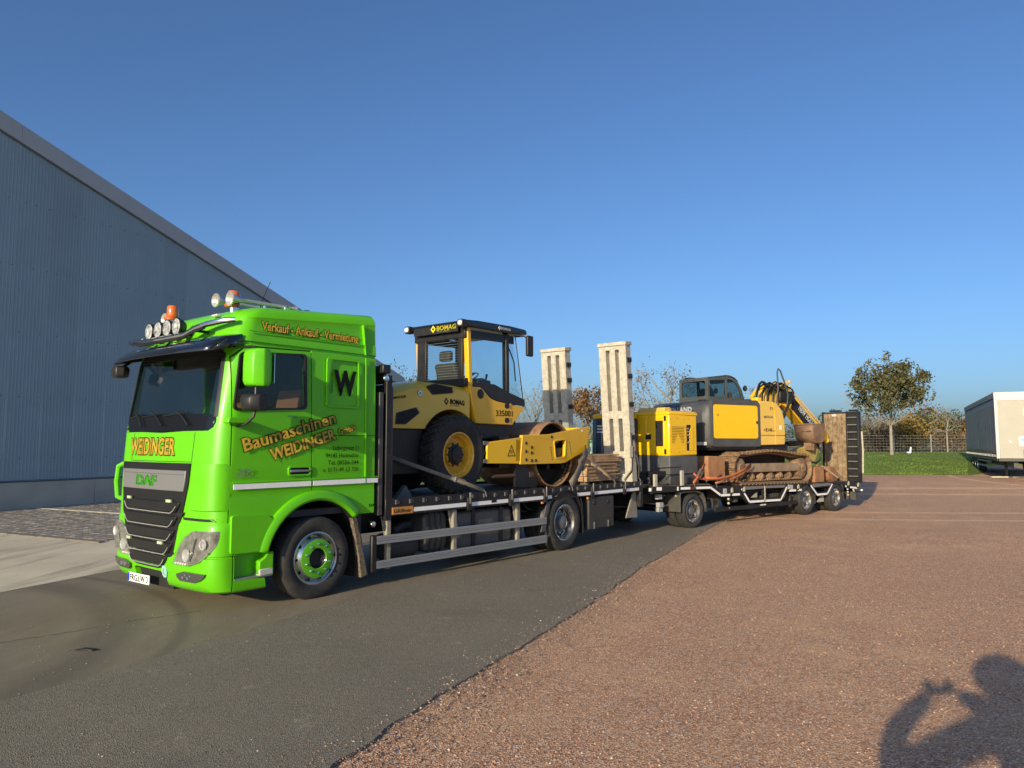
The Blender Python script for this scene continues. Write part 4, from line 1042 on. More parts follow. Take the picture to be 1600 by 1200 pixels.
# headboard behind the cab
hb_ = MB().box(1.10, 1.20, .005, .10, .88, 2.86); hb_.build('headboard_post', BLACK, truck, bevel=.01)
MB().box(1.10, 1.20, 2.40, 2.495, .88, 2.86).build('headboard_post', BLACK, truck, bevel=.01)
for z in np.arange(1.12, 2.8, .27): MB().box(1.125, 1.175, .105, 2.395, z + .004, z + .262).build('headboard_panel', mat('headboard_sheet', (.03, .03, .03), .6, var=.2), truck, bevel=.006)
MB().box(1.205, 1.225, .015, .055, 1.0, 2.70).build('post_rail', mat('dark_steel_rail', (.09, .085, .08), .5, metal=.4), truck)
MB().box(.985, 1.06, .02, .10, .95, 2.62).build('front_post', mat('dark_steel_rail', (.09, .085, .08), .5, metal=.4), truck, bevel=.01)
wlm = MB().box(1.0, 1.14, -.03, .08, 2.88, 3.0); wlm.build('work_lamp', BLACK, truck, bevel=.015)
MB().lathe([(.001, -.01), (.04, -.008), (.048, .01)], (1.06, -.03, 2.81), 'y', 12).build('post_clamp', CHROME, truck)
# under-run rails with grooves, posts, end cap
def railprof(z0, z1, slope): 
    h = z1 - z0; return [(.0, z0), (-.03, z0), (-.034, z0 + h * .06), (-.034, z0 + h * .30), (-.026, z0 + h * .34), (-.026, z0 + h * .40), (-.034, z0 + h * .44), (-.034, z0 + h * .60), (-.026, z0 + h * .64), (-.026, z0 + h * .68), (-.034, z0 + h * .72), (-.034, z0 + h * .95), (-.03, z1), (0, z1)]
for za, zb in (((.572, .682), (.526, .646)), ((.252, .353), (.208, .339))):
    r0 = [(.95, y + .02, z) for y, z in railprof(*za, 0)]; r1 = [(4.765, y + .02, z) for y, z in railprof(*zb, 0)]
    MB().loft([r0, r1]).build('underrun_rail', RAIL, truck, sharp=15)
MB().box(.865, .95, -.012, .05, .21, .70).build('rail_end_cap', BLACKP, truck, bevel=.015)
MB().box(4.765, 4.80, -.012, .05, .525, .65).build('rail_end_cap', BLACKP, truck, bevel=.01)
PST = mat('grey_beige_post', (.27, .25, .20), .6, var=.15, vs=12, dust=.5, dcol=(.26, .22, .16))
for x, z in ((1.19, .22), (2.50, .25), (4.03, .24)):
    p_ = MB().box(x - .035, x + .035, .028, .08, z, .95); p_.prism([(x - .10, .93), (x + .05, .93), (x + .05, .55), (x - .02, .62)], 'y', .08, .10); p_.build('rail_post', PST, truck, bevel=.004)
# tanks and boxes under the bed
TANK = mat('grey_tank', (.11, .115, .118), .42, metal=.35, var=.12, vs=5, dust=.4, dcol=(.15, .13, .11))
t_ = MB().prism(rrect(2.62, 4.0, .30, .88, .10), 'y', .14, .72).build('fuel_tank', TANK, truck, bevel=.05)
for x in (2.98, 3.65): MB().prism(rrect(x, x + .09, .285, .895, .04), 'y', .128, .73).build('tank_strap', BLACK, t_)
MB().lathe([(.06, 0), (.065, .05), (.001, .06)], (3.30, .40, .88), 'z', 14).build('filler_cap', CHROME, t_)
t_ = MB().prism(rrect(1.98, 2.45, .34, .92, .12), 'y', .15, .70).build('battery_box', mat('dark_plastic_box', (.05, .052, .055), .5, dust=.4, dcol=(.14, .13, .11)), truck, bevel=.04)
for x in (2.06, 2.18, 2.30): MB().prism(rrect(x, x + .035, .325, .935, .012), 'y', .14, .71).build('box_rib', BLACKP, t_)
s_ = MB(); s_.tube([(1.40, .42, .46), (1.95, .42, .46)], .19, 18); s_.tube([(1.35, .42, .46), (1.40, .42, .46)], [.12, .19], 18); s_.tube([(1.62, .42, .66), (1.75, .42, .72), (1.95, .42, .74)], .06, 10)
s_.build('silencer', mat('dark_plastic_box', (.05, .052, .055)), truck)
s_ = MB().cyl((4.32, .36, .30), (4.32, .36, .84), .125, 18); s_.cyl((4.32, .36, .84), (4.32, .36, .90), .07, 12); s_.build('air_tank', TANK, truck, bevel=.02)
for k in range(7):
    a = rnd.uniform(1.3, 4.6); MB().tube([(a, .25, .93), (a + .1, .2, .80), (a + .35, .22, .74), (a + .6, .3, .80), (a + .7, .3, .93)], .015, 6).build('air_line', BLACKP, truck)
MB().lathe([(.001, -.03), (.035, -.025), (.05, 0), (.05, .03)], (.90, .03, .845), 'y', 12).build('coupling_lamp', CHROME, truck)
# rear mudguards and toolbox
for a0, a1 in ((172, 128), (52, 8)):
    gp = []
    for i in range(9):
        a = R(a0 + (a1 - a0) * i / 8); gp.append([(5.355 + .575 * math.cos(a), y, .505 + .575 * math.sin(a)) for y in (.0, .3, .62)])
    MB().grid(gp).build('rear_mudguard', BLACKP, truck, thick=.02)
gp = []
for i in range(9):
    a = R(125 - 70 * i / 8); gp.append([(5.355 + .565 * math.cos(a), y, .505 + .575 * math.sin(a)) for y in (-.035, .3, .62)])
MB().grid(gp).build('rear_mudguard', BLACK, truck, thick=.03)
MB().prism([(4.75, .40), (4.62, .40), (4.80, .90), (4.93, .92), (4.80, .62)], 'y', .0, .02).build('mudguard_stay', GREY, truck)
MB().prism([(5.93, .26), (5.95, .26), (5.92, .80), (5.86, .92)], 'y', .0, .5).build('rear_mudflap', BLACKP, truck)
tb_ = MB().box(6.12, 7.02, -.002, .5, .305, .905).build('toolbox', mat('tread_plate_box', (.035, .034, .033), .55, dust=.35, dcol=(.10, .09, .08)), truck, bevel=.02)
tp = MB()
for i in range(22):
    for j in range(14): tp.box(6.16 + i * .0385, 6.175 + i * .0385, -.005, 0., .335 + j * .039, .36 + j * .039)
tp.build('tread_pattern', mat('tread_plate_box', (.035, .034, .033)), tb_)
for x in (6.30, 6.80):
    MB().lathe([(.001, -.012), (.04, -.01), (.045, .0)], (x, -.002, .80), 'y', 14).build('box_lock', BLACK, tb_)
    MB().box(x - .02, x + .02, -.014, 0, .31, .44).build('box_hinge', mat('worn_steel', (.22, .21, .20)), tb_, bevel=.004)
MB().prism([(7.66, .40), (8.12, .38), (8.10, .93), (7.98, .93)], 'y', .10, .13).build('rear_gusset', PST, truck, bevel=.004)
MB().box(8.08, 8.19, .0, 2.5, .60, .93).build('rear_beam', BLACK, truck, bevel=.01)
MB().box(8.05, 8.15, .15, 2.35, .38, .50).build('rear_underrun_bar', BLACK, truck, bevel=.01)
dbm = MB().box(8.0, 9.4, 1.05, 1.45, .50, .66); dbm.build('drawbar_coupling', BLACK, truck)
for y in (.35, 1.9): MB().box(8.19, 8.23, y, y + .3, .66, .80).build('tail_lamp', REDP, truck, bevel=.01)
# upright loading ramps
RW = .665
GT = mat('galvanised_steel')
def ramp(y0):
    L = 2.92
    z = lambda f: f * L
    cols = [(.165, .265), (.395, .495)]
    holes = []
    for a, b in cols:
        for z0, z1 in ((.18, .52), (.66, 1.36), (1.52, 2.83)): holes.append([(a, z0), (a, z1), (b, z1), (b, z0)])
    pl = MB().plate([(0, 0), (RW, 0), (RW, L), (0, L)], holes, 'x', 0., .012)
    M_ = Matrix.Translation((8.10, y0, 1.10)) @ Matrix.Rotation(math.atan2(-.235, 2.92), 4, 'Y')
    pl.xf(M_); o = pl.build('loading_ramp', GT, truck)
    sd = MB()
    for a in (0, .153, .265, .383, .495, RW - .012): sd.box(.012, .20, a, a + .012, .0, L)
    sd.xf(M_); sd.build('ramp_web', GT, o)
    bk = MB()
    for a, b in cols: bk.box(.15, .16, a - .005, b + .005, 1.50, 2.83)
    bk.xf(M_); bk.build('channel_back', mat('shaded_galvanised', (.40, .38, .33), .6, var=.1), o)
    cp = MB().box(-.03, .235, -.025, RW + .015, L - .005, L + .075); cp.xf(M_); cp.build('ramp_toe', GT, o, bevel=.01)
    te = MB()
    for a in (.03, .135, .29, .37, .52, .635):
        zz = .06
        while zz < L - .05: te.box(-.008, .001, a - .009, a + .009, zz, zz + .022); zz += .05
    te.xf(M_); te.build('grip_teeth', GT, o, stuff=True)
    for zz in (.9, 1.6, 2.2, 2.55):
        br = MB().box(.03, .19, -.028, .0, zz, zz + .10); br.cyl((.10, -.02, zz + .05), (.10, -.05, zz + .05), .03, 8); br.xf(M_); br.build('ramp_bracket', BLACK, o)
    ft = MB().box(-.05, .24, .03, RW - .03, -.05, .02); ft.xf(M_); ft.build('ramp_hinge', BLACK, o)
ramp(.19); ramp(1.75)
# ================================================================== ROAD ROLLER on the truck bed (same frame as the truck)
DZ = 1.097
RO = thing('road_roller', 'yellow single-drum road roller with black cab standing on the green truck bed', 'road roller', TM @ Matrix.Translation((3.03, 1.25, DZ)))
ox, oz = 3.03, DZ
RM = Matrix.Translation((-3.03, -1.25, -DZ))
def rb(mb, nm, m, par=RO, **k): return mb.xf(RM).build(nm, m, par, **k)
VB = .62; VF = 1.88               # hood / cab sides
# hood: loft of cross-sections along x
hood = []
for x, zt, zb in ((1.36, 2.50, 2.18), (1.42, 2.60, 2.15), (1.72, 2.735, 2.15), (2.1, 2.84, 2.15), (2.52, 2.915, 2.15), (3.0, 2.90, 2.15), (3.46, 2.885, 2.15)):
    c = .16
    hood.append([(x, VB, zb), (x, VB, zt - c * 1.25), (x, VB + .03, zt - c * .6), (x, VB + c * .75, zt - .03), (x, VB + .25, zt), (x, 1.25, zt + .015), (x, VF - .25, zt), (x, VF - c * .75, zt - .03), (x, VF - .03, zt - c * .6), (x, VF, zt - c * 1.25), (x, VF, zb)])
ho = tmp(MB().loft(hood).xf(RM), 'hood')
boolean(ho, [tmp(MB().cyl((3.03, 0, 1.74), (3.03, 3, 1.74), .735, 48).xf(RM))])
ho.data.materials.append(mat('hood_yellow', (.80, .52, .03), .38, coat=.35, var=.05, vs=3, dust=.3, dcol=(.55, .40, .16))); ho.parent = RO; shade(ho.data, 30)
V1 = rpoly([(2.47, 2.815), (2.645, 2.872), (3.03, 2.835), (3.055, 2.745), (2.575, 2.688)], .02)
V2 = rpoly([(1.825, 2.38), (2.235, 2.48), (2.31, 2.395), (2.02, 2.21), (1.805, 2.205)], .02)
for v in (V1, V2):
    o = rb(MB().prism(v, 'y', VB - .008, VB + .05), 'hood_vent', BLACKP)
    rb(MB().prism(off(v, -.03), 'y', VB - .010, VB - .006), 'vent_mesh', DARK, o)
# lower rear skirt
rb(MB().prism([(1.40, 1.45), (1.40, 2.15), (2.42, 2.15), (2.36, 1.95), (2.33, 1.74), (2.36, 1.45)], 'y', VB + .03, VF - .03), 'engine_frame', BLACK, bevel=.02)
# door and front body
DR = [(3.445, 2.885), (3.60, 2.30), (3.62, 2.262), (4.585, 2.25), (4.955, 2.585), (4.55, 2.615), (4.15, 2.66), (4.0, 2.70), (3.88, 2.775), (3.80, 2.845), (3.72, 2.872)]
d_ = rb(MB().prism(DR, 'y', VB - .012, VF + .012), 'lower_body', YEL, bevel=.012)
BB = [(3.74, 2.875), (3.82, 2.855), (3.90, 2.785), (4.02, 2.712), (4.16, 2.672), (4.56, 2.628), (4.955, 2.598), (4.955, 2.72), (4.5, 2.83), (4.1, 2.95), (3.56, 2.955), (3.53, 2.89)]
rb(MB().plate(BB, [], 'y', VB - .004, VB + .02), 'cab_sill', BLACKP); rb(MB().plate(BB, [], 'y', VF - .02, VF + .004), 'cab_sill', BLACKP)
rb(MB().lathe([(.001, -.006), (.075, -.006), (.085, .0), (.085, .01)], (3.725, VB - .014, 2.765), 'y', 24), 'filler_port', BLACKP)
for z in (2.585, 2.33):
    o = rb(MB().prism(rrect(4.37, 4.50, z - .045, z + .045, .04), 'y', VB - .016, VB), 'vent_badge', BLACKP); rb(MB().box(4.52, 4.57, VB - .015, VB, z - .05, z + .05), 'badge_stripes', mat('tan_strip', (.35, .25, .08), .5), o)
# cab
PIL = [((3.455, 2.88), (3.39, 3.88), .09, YEL), ((4.43, 2.66), (4.40, 3.88), .10, BLACK)]
def pillar(nm, a, b, w, m, y0, y1):
    return rb(MB().hexa([(a[0], y0, a[1]), (a[0] + w, y0, a[1]), (a[0] + w, y1, a[1]), (a[0], y1, a[1]), (b[0], y0, b[1]), (b[0] + w, y0, b[1]), (b[0] + w, y1, b[1]), (b[0], y1, b[1])]), nm, m, bevel=.012)
for y0, y1 in ((VB, VB + .10), (VF - .10, VF)):
    pillar('rear_pillar', (3.455, 2.88), (3.40, 3.88), .085, YEL, y0, y1)
    pillar('middle_pillar', (4.44, 2.63), (4.42, 3.88), .085, BLACK, y0, y1)
    pillar('front_pillar', (4.935, 2.60), (4.68, 3.88), .016, BLACK, *((y0, y0 + .02) if y0 < 1 else (y1 - .02, y1)))
rb(MB().box(3.36, 3.44, VB + .02, VF - .02, 2.88, 3.02), 'rear_sill', BLACK, bevel=.01)
rb(MB().box(3.36, 3.44, VB + .02, VF - .02, 3.70, 3.90), 'rear_header', BLACK, bevel=.01)
for y in (VB + .095, VF - .30): rb(MB().box(3.37, 3.43, y, y + (.10 if y < 1 else .22), 3.0, 3.72), 'rear_window_post', BLACK, bevel=.01)
rb(MB().box(3.395, 3.402, VB + .19, VF - .28, 3.0, 3.72), 'rear_window', GLSC)
hl = MB()
for z in np.arange(3.02, 3.72, .045): hl.box(3.390, 3.394, VB + .2, VF - .29, z, z + .004)
rb(hl, 'heater_lines', mat('heater_wire', (.18, .2, .2), .5))
for y in (VB + .03, VF - .036):
    rb(MB().prism([(3.55, 2.93), (4.44, 2.80), (4.42, 3.84), (3.49, 3.84)], 'y', y, y + .006), 'door_window', GLSC)
    rb(MB().prism([(4.52, 2.72), (4.935, 2.63), (4.68, 3.84), (4.50, 3.84)], 'y', y, y + .006), 'quarter_window', GLSC)
    rb(MB().plate([(3.49, 3.84), (3.47, 3.70), (4.44, 3.72), (4.66, 3.72), (4.66, 3.86)], [], 'y', y - .015, y + .02), 'window_header', BLACK)
rb(MB().prism([(4.945, 2.62), (4.953, 2.62), (4.70, 3.86), (4.692, 3.86)], 'y', VB + .10, VF - .10), 'front_window', GLSC)
rf = [(3.27, 3.95), (3.30, 3.985), (3.6, 4.005), (4.5, 4.02), (4.90, 4.005), (4.955, 3.965), (4.94, 3.905), (4.6, 3.885), (3.36, 3.875), (3.27, 3.90)]
roof = rb(MB().prism(rf, 'y', VB - .07, VF + .07), 'cab_roof', mat('black_gloss', (.008, .008, .009), .3, coat=.3), bevel=.025)
for y in (VB - .01, VF + .02):
    o = rb(MB().box(3.20, 3.33, y - .055, y + .055, 3.86, 3.99), 'work_lamp', BLACKP, bevel=.02)
    rb(MB().lathe([(.001, -.02), (.035, -.018), (.047, .0)], (3.20, y, 3.925), 'x', 16), 'lamp_lens', mat('clear_lamp', (.75, .74, .68), .15), o)
for y in (VB + .05, VF - .05):
    s_ = -1 if y < 1 else 1
    o = rb(MB().prism(rrect(4.80, 4.97, 3.50, 3.88, .03), 'y', y + s_ * .19, y + s_ * .25), 'mirror', BLACKP, bevel=.015)
    rb(MB().tube([(4.72, y, 3.86), (4.82, y + s_ * .15, 3.87), (4.87, y + s_ * .22, 3.8)], .012, 6), 'mirror_arm', BLACK, o)
rb(MB().tube([(4.55, VB + .05, 3.65), (4.70, VB + .045, 3.40), (4.74, VB + .04, 3.05)], .012, 5), 'wiper', BLACK)
# interior
st = rb(MB().prism([(3.66, 2.72), (3.66, 3.10), (3.58, 3.32), (3.70, 3.34), (3.80, 3.02), (4.15, 2.98), (4.15, 2.72)], 'y', 1.10, 1.62), 'seat', mat('dark_seat_vinyl', (.05, .045, .04), .7, var=.2), bevel=.06)
rb(MB().box(3.60, 3.70, 1.22, 1.50, 3.36, 3.55), 'seat_headrest', mat('dark_seat_vinyl', (.05, .045, .04)), st, bevel=.04)
rb(MB().box(3.95, 4.85, .75, 1.75, 2.28, 2.70), 'cab_floor', DARK)
con = rb(MB().prism([(4.35, 2.70), (4.25, 3.02), (4.36, 3.12), (4.62, 3.0), (4.66, 2.70)], 'y', 1.1, 1.5), 'console', DARK, bevel=.03)
w_ = MB().lathe([(.17, -.012), (.182, 0), (.17, .012), (.158, 0)], (0, 0, 0), 'z', 24, closed=True); w_.box(-.16, .16, -.015, .015, -.01, .01); w_.xf(Matrix.Translation((4.20, 1.30, 3.12)) @ Matrix.Rotation(R(-32), 4, 'Y')); rb(w_, 'steering_wheel', BLACKP)
rb(MB().box(4.05, 4.25, .82, 1.02, 2.7, 3.04), 'armrest_console', DARK, bevel=.03)
rb(MB().tube([(4.18, .90, 3.0), (4.22, .90, 3.15)], [.012, .022], 8), 'joystick', BLACKP)
# articulation and front frame
rb(MB().box(3.3, 4.5, .85, 1.65, 1.50, 2.0), 'articulation_frame', BLACK, bevel=.03)
rb(MB().prism([(3.5, 2.0), (4.5, 2.02), (4.72, 2.27), (3.55, 2.27)], 'y', .68, 1.82), 'step_shadow_guard', BLACK)
VW = .40
for y0, y1 in ((VW, VW + .045), (2.10 - .045, 2.10)):
    P1 = [(3.66, 1.59), (4.56, 1.565), (4.60, 2.03), (3.66, 1.94)]
    arm = rb(MB().prism(P1, 'y', y0, y1), 'drum_frame_arm', YEL_B, bevel=.008)
    P2 = [(4.53, 1.555), (5.765, 1.547), (5.9, 1.557), (6.655, 1.80), (6.70, 1.84), (6.79, 2.25), (6.765, 2.262), (6.2, 2.195), (5.42, 2.092), (4.60, 2.07)]
    HL = rpoly([(5.555, 1.965), (5.92, 1.998), (5.89, 1.70), (5.86, 1.675), (5.60, 1.655)], .05)
    sd = rb(MB().plate(P2, [HL], 'y', y0 - .012, y1 + .012), 'drum_frame_side', YEL, bevel=.008)
    rb(MB().plate(off(HL, .03), [off(HL, -.002)], 'y', y0 - .022, y0 - .008), 'window_rim', YEL_B, sd)
    bl = MB()
    for x, z in ((4.70, 1.93), (4.70, 1.78), (4.70, 1.635), (4.86, 1.855), (4.86, 1.755), (4.86, 1.615), (4.98, 1.615), (5.47, 2.045)):
        bl.lathe([(.001, -.010), (.026, -.010), (.03, -.003), (.03, .004)], (x, y0 - .012, z), 'y', 10)
    for i in range(7):
        for x, z in ((5.44 + .008 * i, 1.85 - .037 * i), (6.06 + .008 * i, 1.94 - .037 * i), (6.73 - .008 * i, 2.20 - .05 * i)): bl.lathe([(.001, -.005), (.010, -.004), (.011, .002)], (x, y0 - .012, z), 'y', 6)
    bl.lathe([(.001, -.008), (.02, -.007), (.02, .003)], (6.60, y0 - .012, 1.87), 'y', 8)
    rb(bl, 'frame_bolts', BLACKP, sd)
    rb(MB().box(6.47, 6.53, y0 - .015, y0 - .008, 2.155, 2.195), 'frame_notch', WHITEP, sd)
    rb(MB().box(3.58, 3.70, y0, y1, 1.90, 1.96).box(3.58, 3.70, y0, y1, 1.60, 1.66), 'hinge_lugs', mat('worn_steel', (.22, .21, .20)))
rb(MB().box(4.42, 4.55, VW, 2.10, 1.60, 2.0), 'rear_crossbeam', YEL, bevel=.01); rb(MB().box(6.66, 6.76, VW, 2.10, 1.86, 2.24), 'front_crossbeam', YEL, bevel=.01)
rb(MB().box(4.15, 4.42, .55, 1.95, 1.50, 2.05), 'scraper_carrier', BLACK)
rb(MB().tube([(3.9, .50, 1.36), (4.95, .50, 1.36)], .03, 8).box(4.9, 5.02, .46, .54, 1.32, 1.41), 'scraper_bar', mat('brown_worn_steel', (.14, .09, .06), .6, metal=.4))
DC = (5.72, 1.72); DRr = .615
rb(MB().lathe([(DRr - .035, .52), (DRr - .008, .50), (DRr, .515), (DRr, 1.985), (DRr - .008, 2.0), (DRr - .035, 1.98), (DRr - .045, 1.72), (.30, 1.70), (.30, .80), (DRr - .045, .78)], (DC[0], 0, DC[1]), 'y', 72, closed=True), 'drum', DRUMM, sharp=30)
rb(MB().lathe([(DRr - .036, .53), (DRr - .037, .60), (DRr - .06, .76), (.001, .765)], (DC[0], 0, DC[1]), 'y', 48), 'drum_inner', mat('dark_drum_inner', (.02, .017, .014), .8))
rb(MB().prism([(4.50, 1.16), (5.10, 1.13), (5.16, 1.22), (4.95, 1.40), (4.80, 1.54), (4.50, 1.54)], 'y', .47, .515), 'drum_shade_plate', BLACK)  # added black plate stands in for the frame's shade on the drum
dh = MB().lathe([(.001, .60), (.16, .60), (.18, .62), (.18, .70), (.24, .72), (.24, .82)], (DC[0], 0, DC[1]), 'y', 28)
for k in range(4):
    a = 6.28 * (k + .5) / 4; dh.cyl((DC[0] + .33 * math.cos(a), .48, DC[1] + .33 * math.sin(a)), (DC[0] + .33 * math.cos(a), .80, DC[1] + .33 * math.sin(a)), .05, 12)
dh.box(DC[0] - .35, DC[0] + .35, .45, .52, DC[1] - .12, DC[1] + .12)
rb(dh, 'drum_drive', BLACK)
# wheels with chevron lugs
def roller_wheel(y, flip):
    Rr, rim, tw = .640, .355, .40
    prof = [(rim - .01, .06), (rim + .01, .03), (rim + .05, .012), (rim + .16, -.012), (Rr - .07, .0), (Rr - .035, .03), (Rr - .025, .06), (Rr - .025, tw - .06), (Rr - .035, tw - .03), (Rr - .07, tw), (rim + .1, tw + .01), (rim, tw - .04)]
    w = MB().lathe([(rim + .006, .05), (rim + .012, .03), (rim - .012, .024), (rim - .022, .04), (rim - .03, .085), (rim - .055, .10), (rim - .06, .15), (rim - .075, .175), (.20, .17), (.19, .13), (.165, .12), (.16, .16)], (0, 0, 0), 'y', 48).build('wheel', mat('yellow_rim_paint', (.68, .38, .02), .4, coat=.3, var=.08, vs=6, dust=.2, dcol=(.45, .33, .14)), RO, sharp=30)
    MB().lathe(prof, (0, 0, 0), 'y', 64).build('tyre', RUBBER, w, sharp=35)
    lg = MB()
    n = 26
    for k in range(n):
        for side in (0, 1):
            a0 = 2 * math.pi * (k + .5 * side) / n
            def pt(da, yy, r): return (r * math.cos(a0 + da), yy, r * math.sin(a0 + da))
            w_ = .052
            for (da0, y0, r0), (da1, y1, r1) in ((((0, .005, Rr - .075), (.05, .05, Rr)),) if True else ()) + (((.05, .05, Rr), (.17, .215, Rr + .003)),):
                if side: y0, y1 = tw - y0, tw - y1
                lg.hexa([pt(da0, y0, r0 - .03), pt(da0 + w_ * 1.7, y0, r0 - .03), pt(da1 + w_ * 1.5, y1, r1 - .04), pt(da1, y1, r1 - .04), pt(da0, y0, r0 + .01), pt(da0 + w_ * 1.7, y0, r0 + .01), pt(da1 + w_ * 1.5, y1, r1), pt(da1, y1, r1)])
            # sidewall block
            yb = .0 if not side else tw
            lg.hexa([pt(-.01, yb - .002 if not side else yb - .03, Rr - .125), pt(.075, yb - .002 if not side else yb - .03, Rr - .125), pt(.075, yb + .03 if not side else yb + .004, Rr - .125), pt(-.01, yb + .03 if not side else yb + .004, Rr - .125),
                     pt(.0, yb - .002 if not side else yb - .03, Rr - .02), pt(.085, yb - .002 if not side else yb - .03, Rr - .02), pt(.085, yb + .03 if not side else yb + .004, Rr - .02), pt(.0, yb + .03 if not side else yb + .004, Rr - .02)])
    lg.build('tyre_lugs', RUBBER, w, sharp=25)
    MB().lathe([(.17, .16), (.165, .105), (.13, .09), (.125, .06), (.001, .055)], (0, 0, 0), 'y', 28).build('hub', BLACK, w)
    nb = MB()
    for k in range(10):
        a = 6.283 * k / 10; nb.lathe([(.001, -.022), (.014, -.02), (.016, .01)], (.178 * math.cos(a), .12, .178 * math.sin(a)), 'y', 6)
    nb.build('wheel_nuts', BLACK, w)
    return place(w, 0, y - 1.25, 1.741 - DZ, flip)
roller_wheel(.42, False); roller_wheel(2.08, True)
rb(MB().cyl((3.03, .7, 1.74), (3.03, 1.8, 1.74), .15, 14), 'rear_axle', BLACK)
# lettering on the roller
sfR = lambda x, z, y, ang=0.: (lambda a, b, d: tuple(RM @ Vector((x + a * math.cos(R(ang)) - b * math.sin(R(ang)), y - d, z + a * math.sin(R(ang)) + b * math.cos(R(ang))))))
text('hood_lettering', 'BOMAG', TXT_BLK, RO, sfR(2.985, 2.565, VB - .002, -2.), .345, .075, .045)
text('hood_lettering_line', 'FAYAT GROUP', TXT_BLK, RO, sfR(2.99, 2.53, VB - .002, -2.), .22, .018, .01)
def diamond(x, z, y, s, m, par=RO):
    o_ = [(x - s, z), (x, z - s * 1.15), (x + s, z), (x, z + s * 1.15)]; i_ = [(x - s * .45, z), (x, z - s * .5), (x + s * .45, z), (x, z + s * .5)]
    rb(MB().plate(o_, [i_], 'y', y - .004, y), 'emblem', m, par)
diamond(2.90, 2.60, VB, .055, TXT_BLK)
text('number_lettering', '335001', TXT_BLK, RO, sfR(4.125, 2.40, VB - .014, .8), .46, .10, .012)
text('hood_side_lettering', 'ECONOMIZER', TXT_BLK, RO, sfR(1.42, 2.535, VB - .002, 8.), .62, .035, .02)
YT = mat('yellow_lettering', (.70, .62, .02), .5)
rearf = lambda y, z: (lambda a, b, d: tuple(RM @ Vector((3.27 - d, y - a, z + b))))
rb(MB().box(3.268, 3.276, VB + .10, VF - .1, 3.80, 3.93), 'rear_name_band', BLACKP)
text('cab_lettering', 'BOMAG', YT, RO, rearf(1.22, 3.855), .46, .075, .04); text('cab_lettering_line', 'FAYAT GROUP', YT, RO, rearf(1.20, 3.825), .28, .018, .01)
rb(MB().plate([(1.30 - .06, 3.885), (1.30, 3.82), (1.36, 3.885), (1.30, 3.95)], [[(1.27, 3.885), (1.30, 3.855), (1.33, 3.885), (1.30, 3.915)]], 'x', 3.262, 3.268), 'emblem', YT)
text('roof_lettering', 'BOMAG', TXT_WHT, RO, sfR(4.20, 3.925, VB - .072, 0), .26, .042, .03)
diamond(4.15, 3.945, VB - .072, .032, TXT_WHT)
rb(MB().lathe([(.001, -.004), (.055, -.004), (.055, .002)], (2.32, VB, 2.70), 'y', 20), 'round_sticker', mat('green_sticker', (.16, .38, .24), .4)); rb(MB().lathe([(.022, -.006), (.045, -.006), (.045, 0)], (2.32, VB, 2.70), 'y', 20), 'round_sticker_ring', TXT_WHT)
o = rb(MB().plate([(4.19, 1.70), (4.41, 1.70), (4.30, 1.90)], [[(4.215, 1.715), (4.385, 1.715), (4.30, 1.873)]], 'y', VW - .003, VW), 'warning_triangle', TXT_BLK)
text('warning_mark', '!!', TXT_BLK, RO, sfR(4.275, 1.735, VW), .05, .07, .02)

# ================================================================== LOOSE LOAD ON THE TRUCK BED
def tw(x, y, z): return TM @ Vector((x, y, z))
PLK = mat('weathered_board', (.36, .215, .105), .85, col2=(.54, .36, .20), vs=5, dust=.3, dcol=(.32, .25, .17), bump=.4, bs=30)
zz = 1.17; r = random.Random(3)
n = 15
ORD = ' second third fourth fifth sixth seventh eighth ninth tenth eleventh twelfth thirteenth fourteenth'.split(' ')
bt = MB()
for k in range(3): bt.box(6.75 + k * .5, 6.85 + k * .5, .45, 1.9, 1.096, 1.17)
o = bt.xf(TM).build('support_battens', mat('dark_batten', (.10, .08, .06), .9)); tag(o, 'dark timber battens under the stack of brown boards', 'batten')
for k in range(n):
    h = r.uniform(.028, .036); x0 = 6.64 + r.uniform(-.03, .03); x1 = 7.48 + r.uniform(-.05, .06) ; y0 = .38 + r.uniform(-.02, .03)
    b = MB()
    rot = Matrix.Translation((7.05, 1.1, 0)) @ Matrix.Rotation(R(r.uniform(-1.3, 1.3)), 4, 'Z') @ Matrix.Translation((-7.05, -1.1, 0))
    b.box(x0, 7.85 + r.uniform(-.10, .12), y0, 1.75 + r.uniform(-.1, .1), zz, zz + h, rot)
    o = b.xf(TM).build('board', PLK, bevel=.003)
    tag(o, 'brown weathered board, ' + ('topmost' if k == n - 1 else 'lowest' if k == 0 else ORD[n - 1 - k] + ' from the top') + ' of the stack by the ramp', 'board', 'boards stacked on the truck bed')
    zz += h + r.uniform(.001, .006)
STRAP = mat('grey_brown_webbing', (.20, .175, .135), .9, var=.15, vs=20, dust=.4, dcol=(.28, .24, .19), bump=.5, bs=120)
STRAPD = mat('dark_webbing', (.085, .08, .07), .9, var=.2, vs=20, dust=.3)
STEELW = mat('worn_steel')
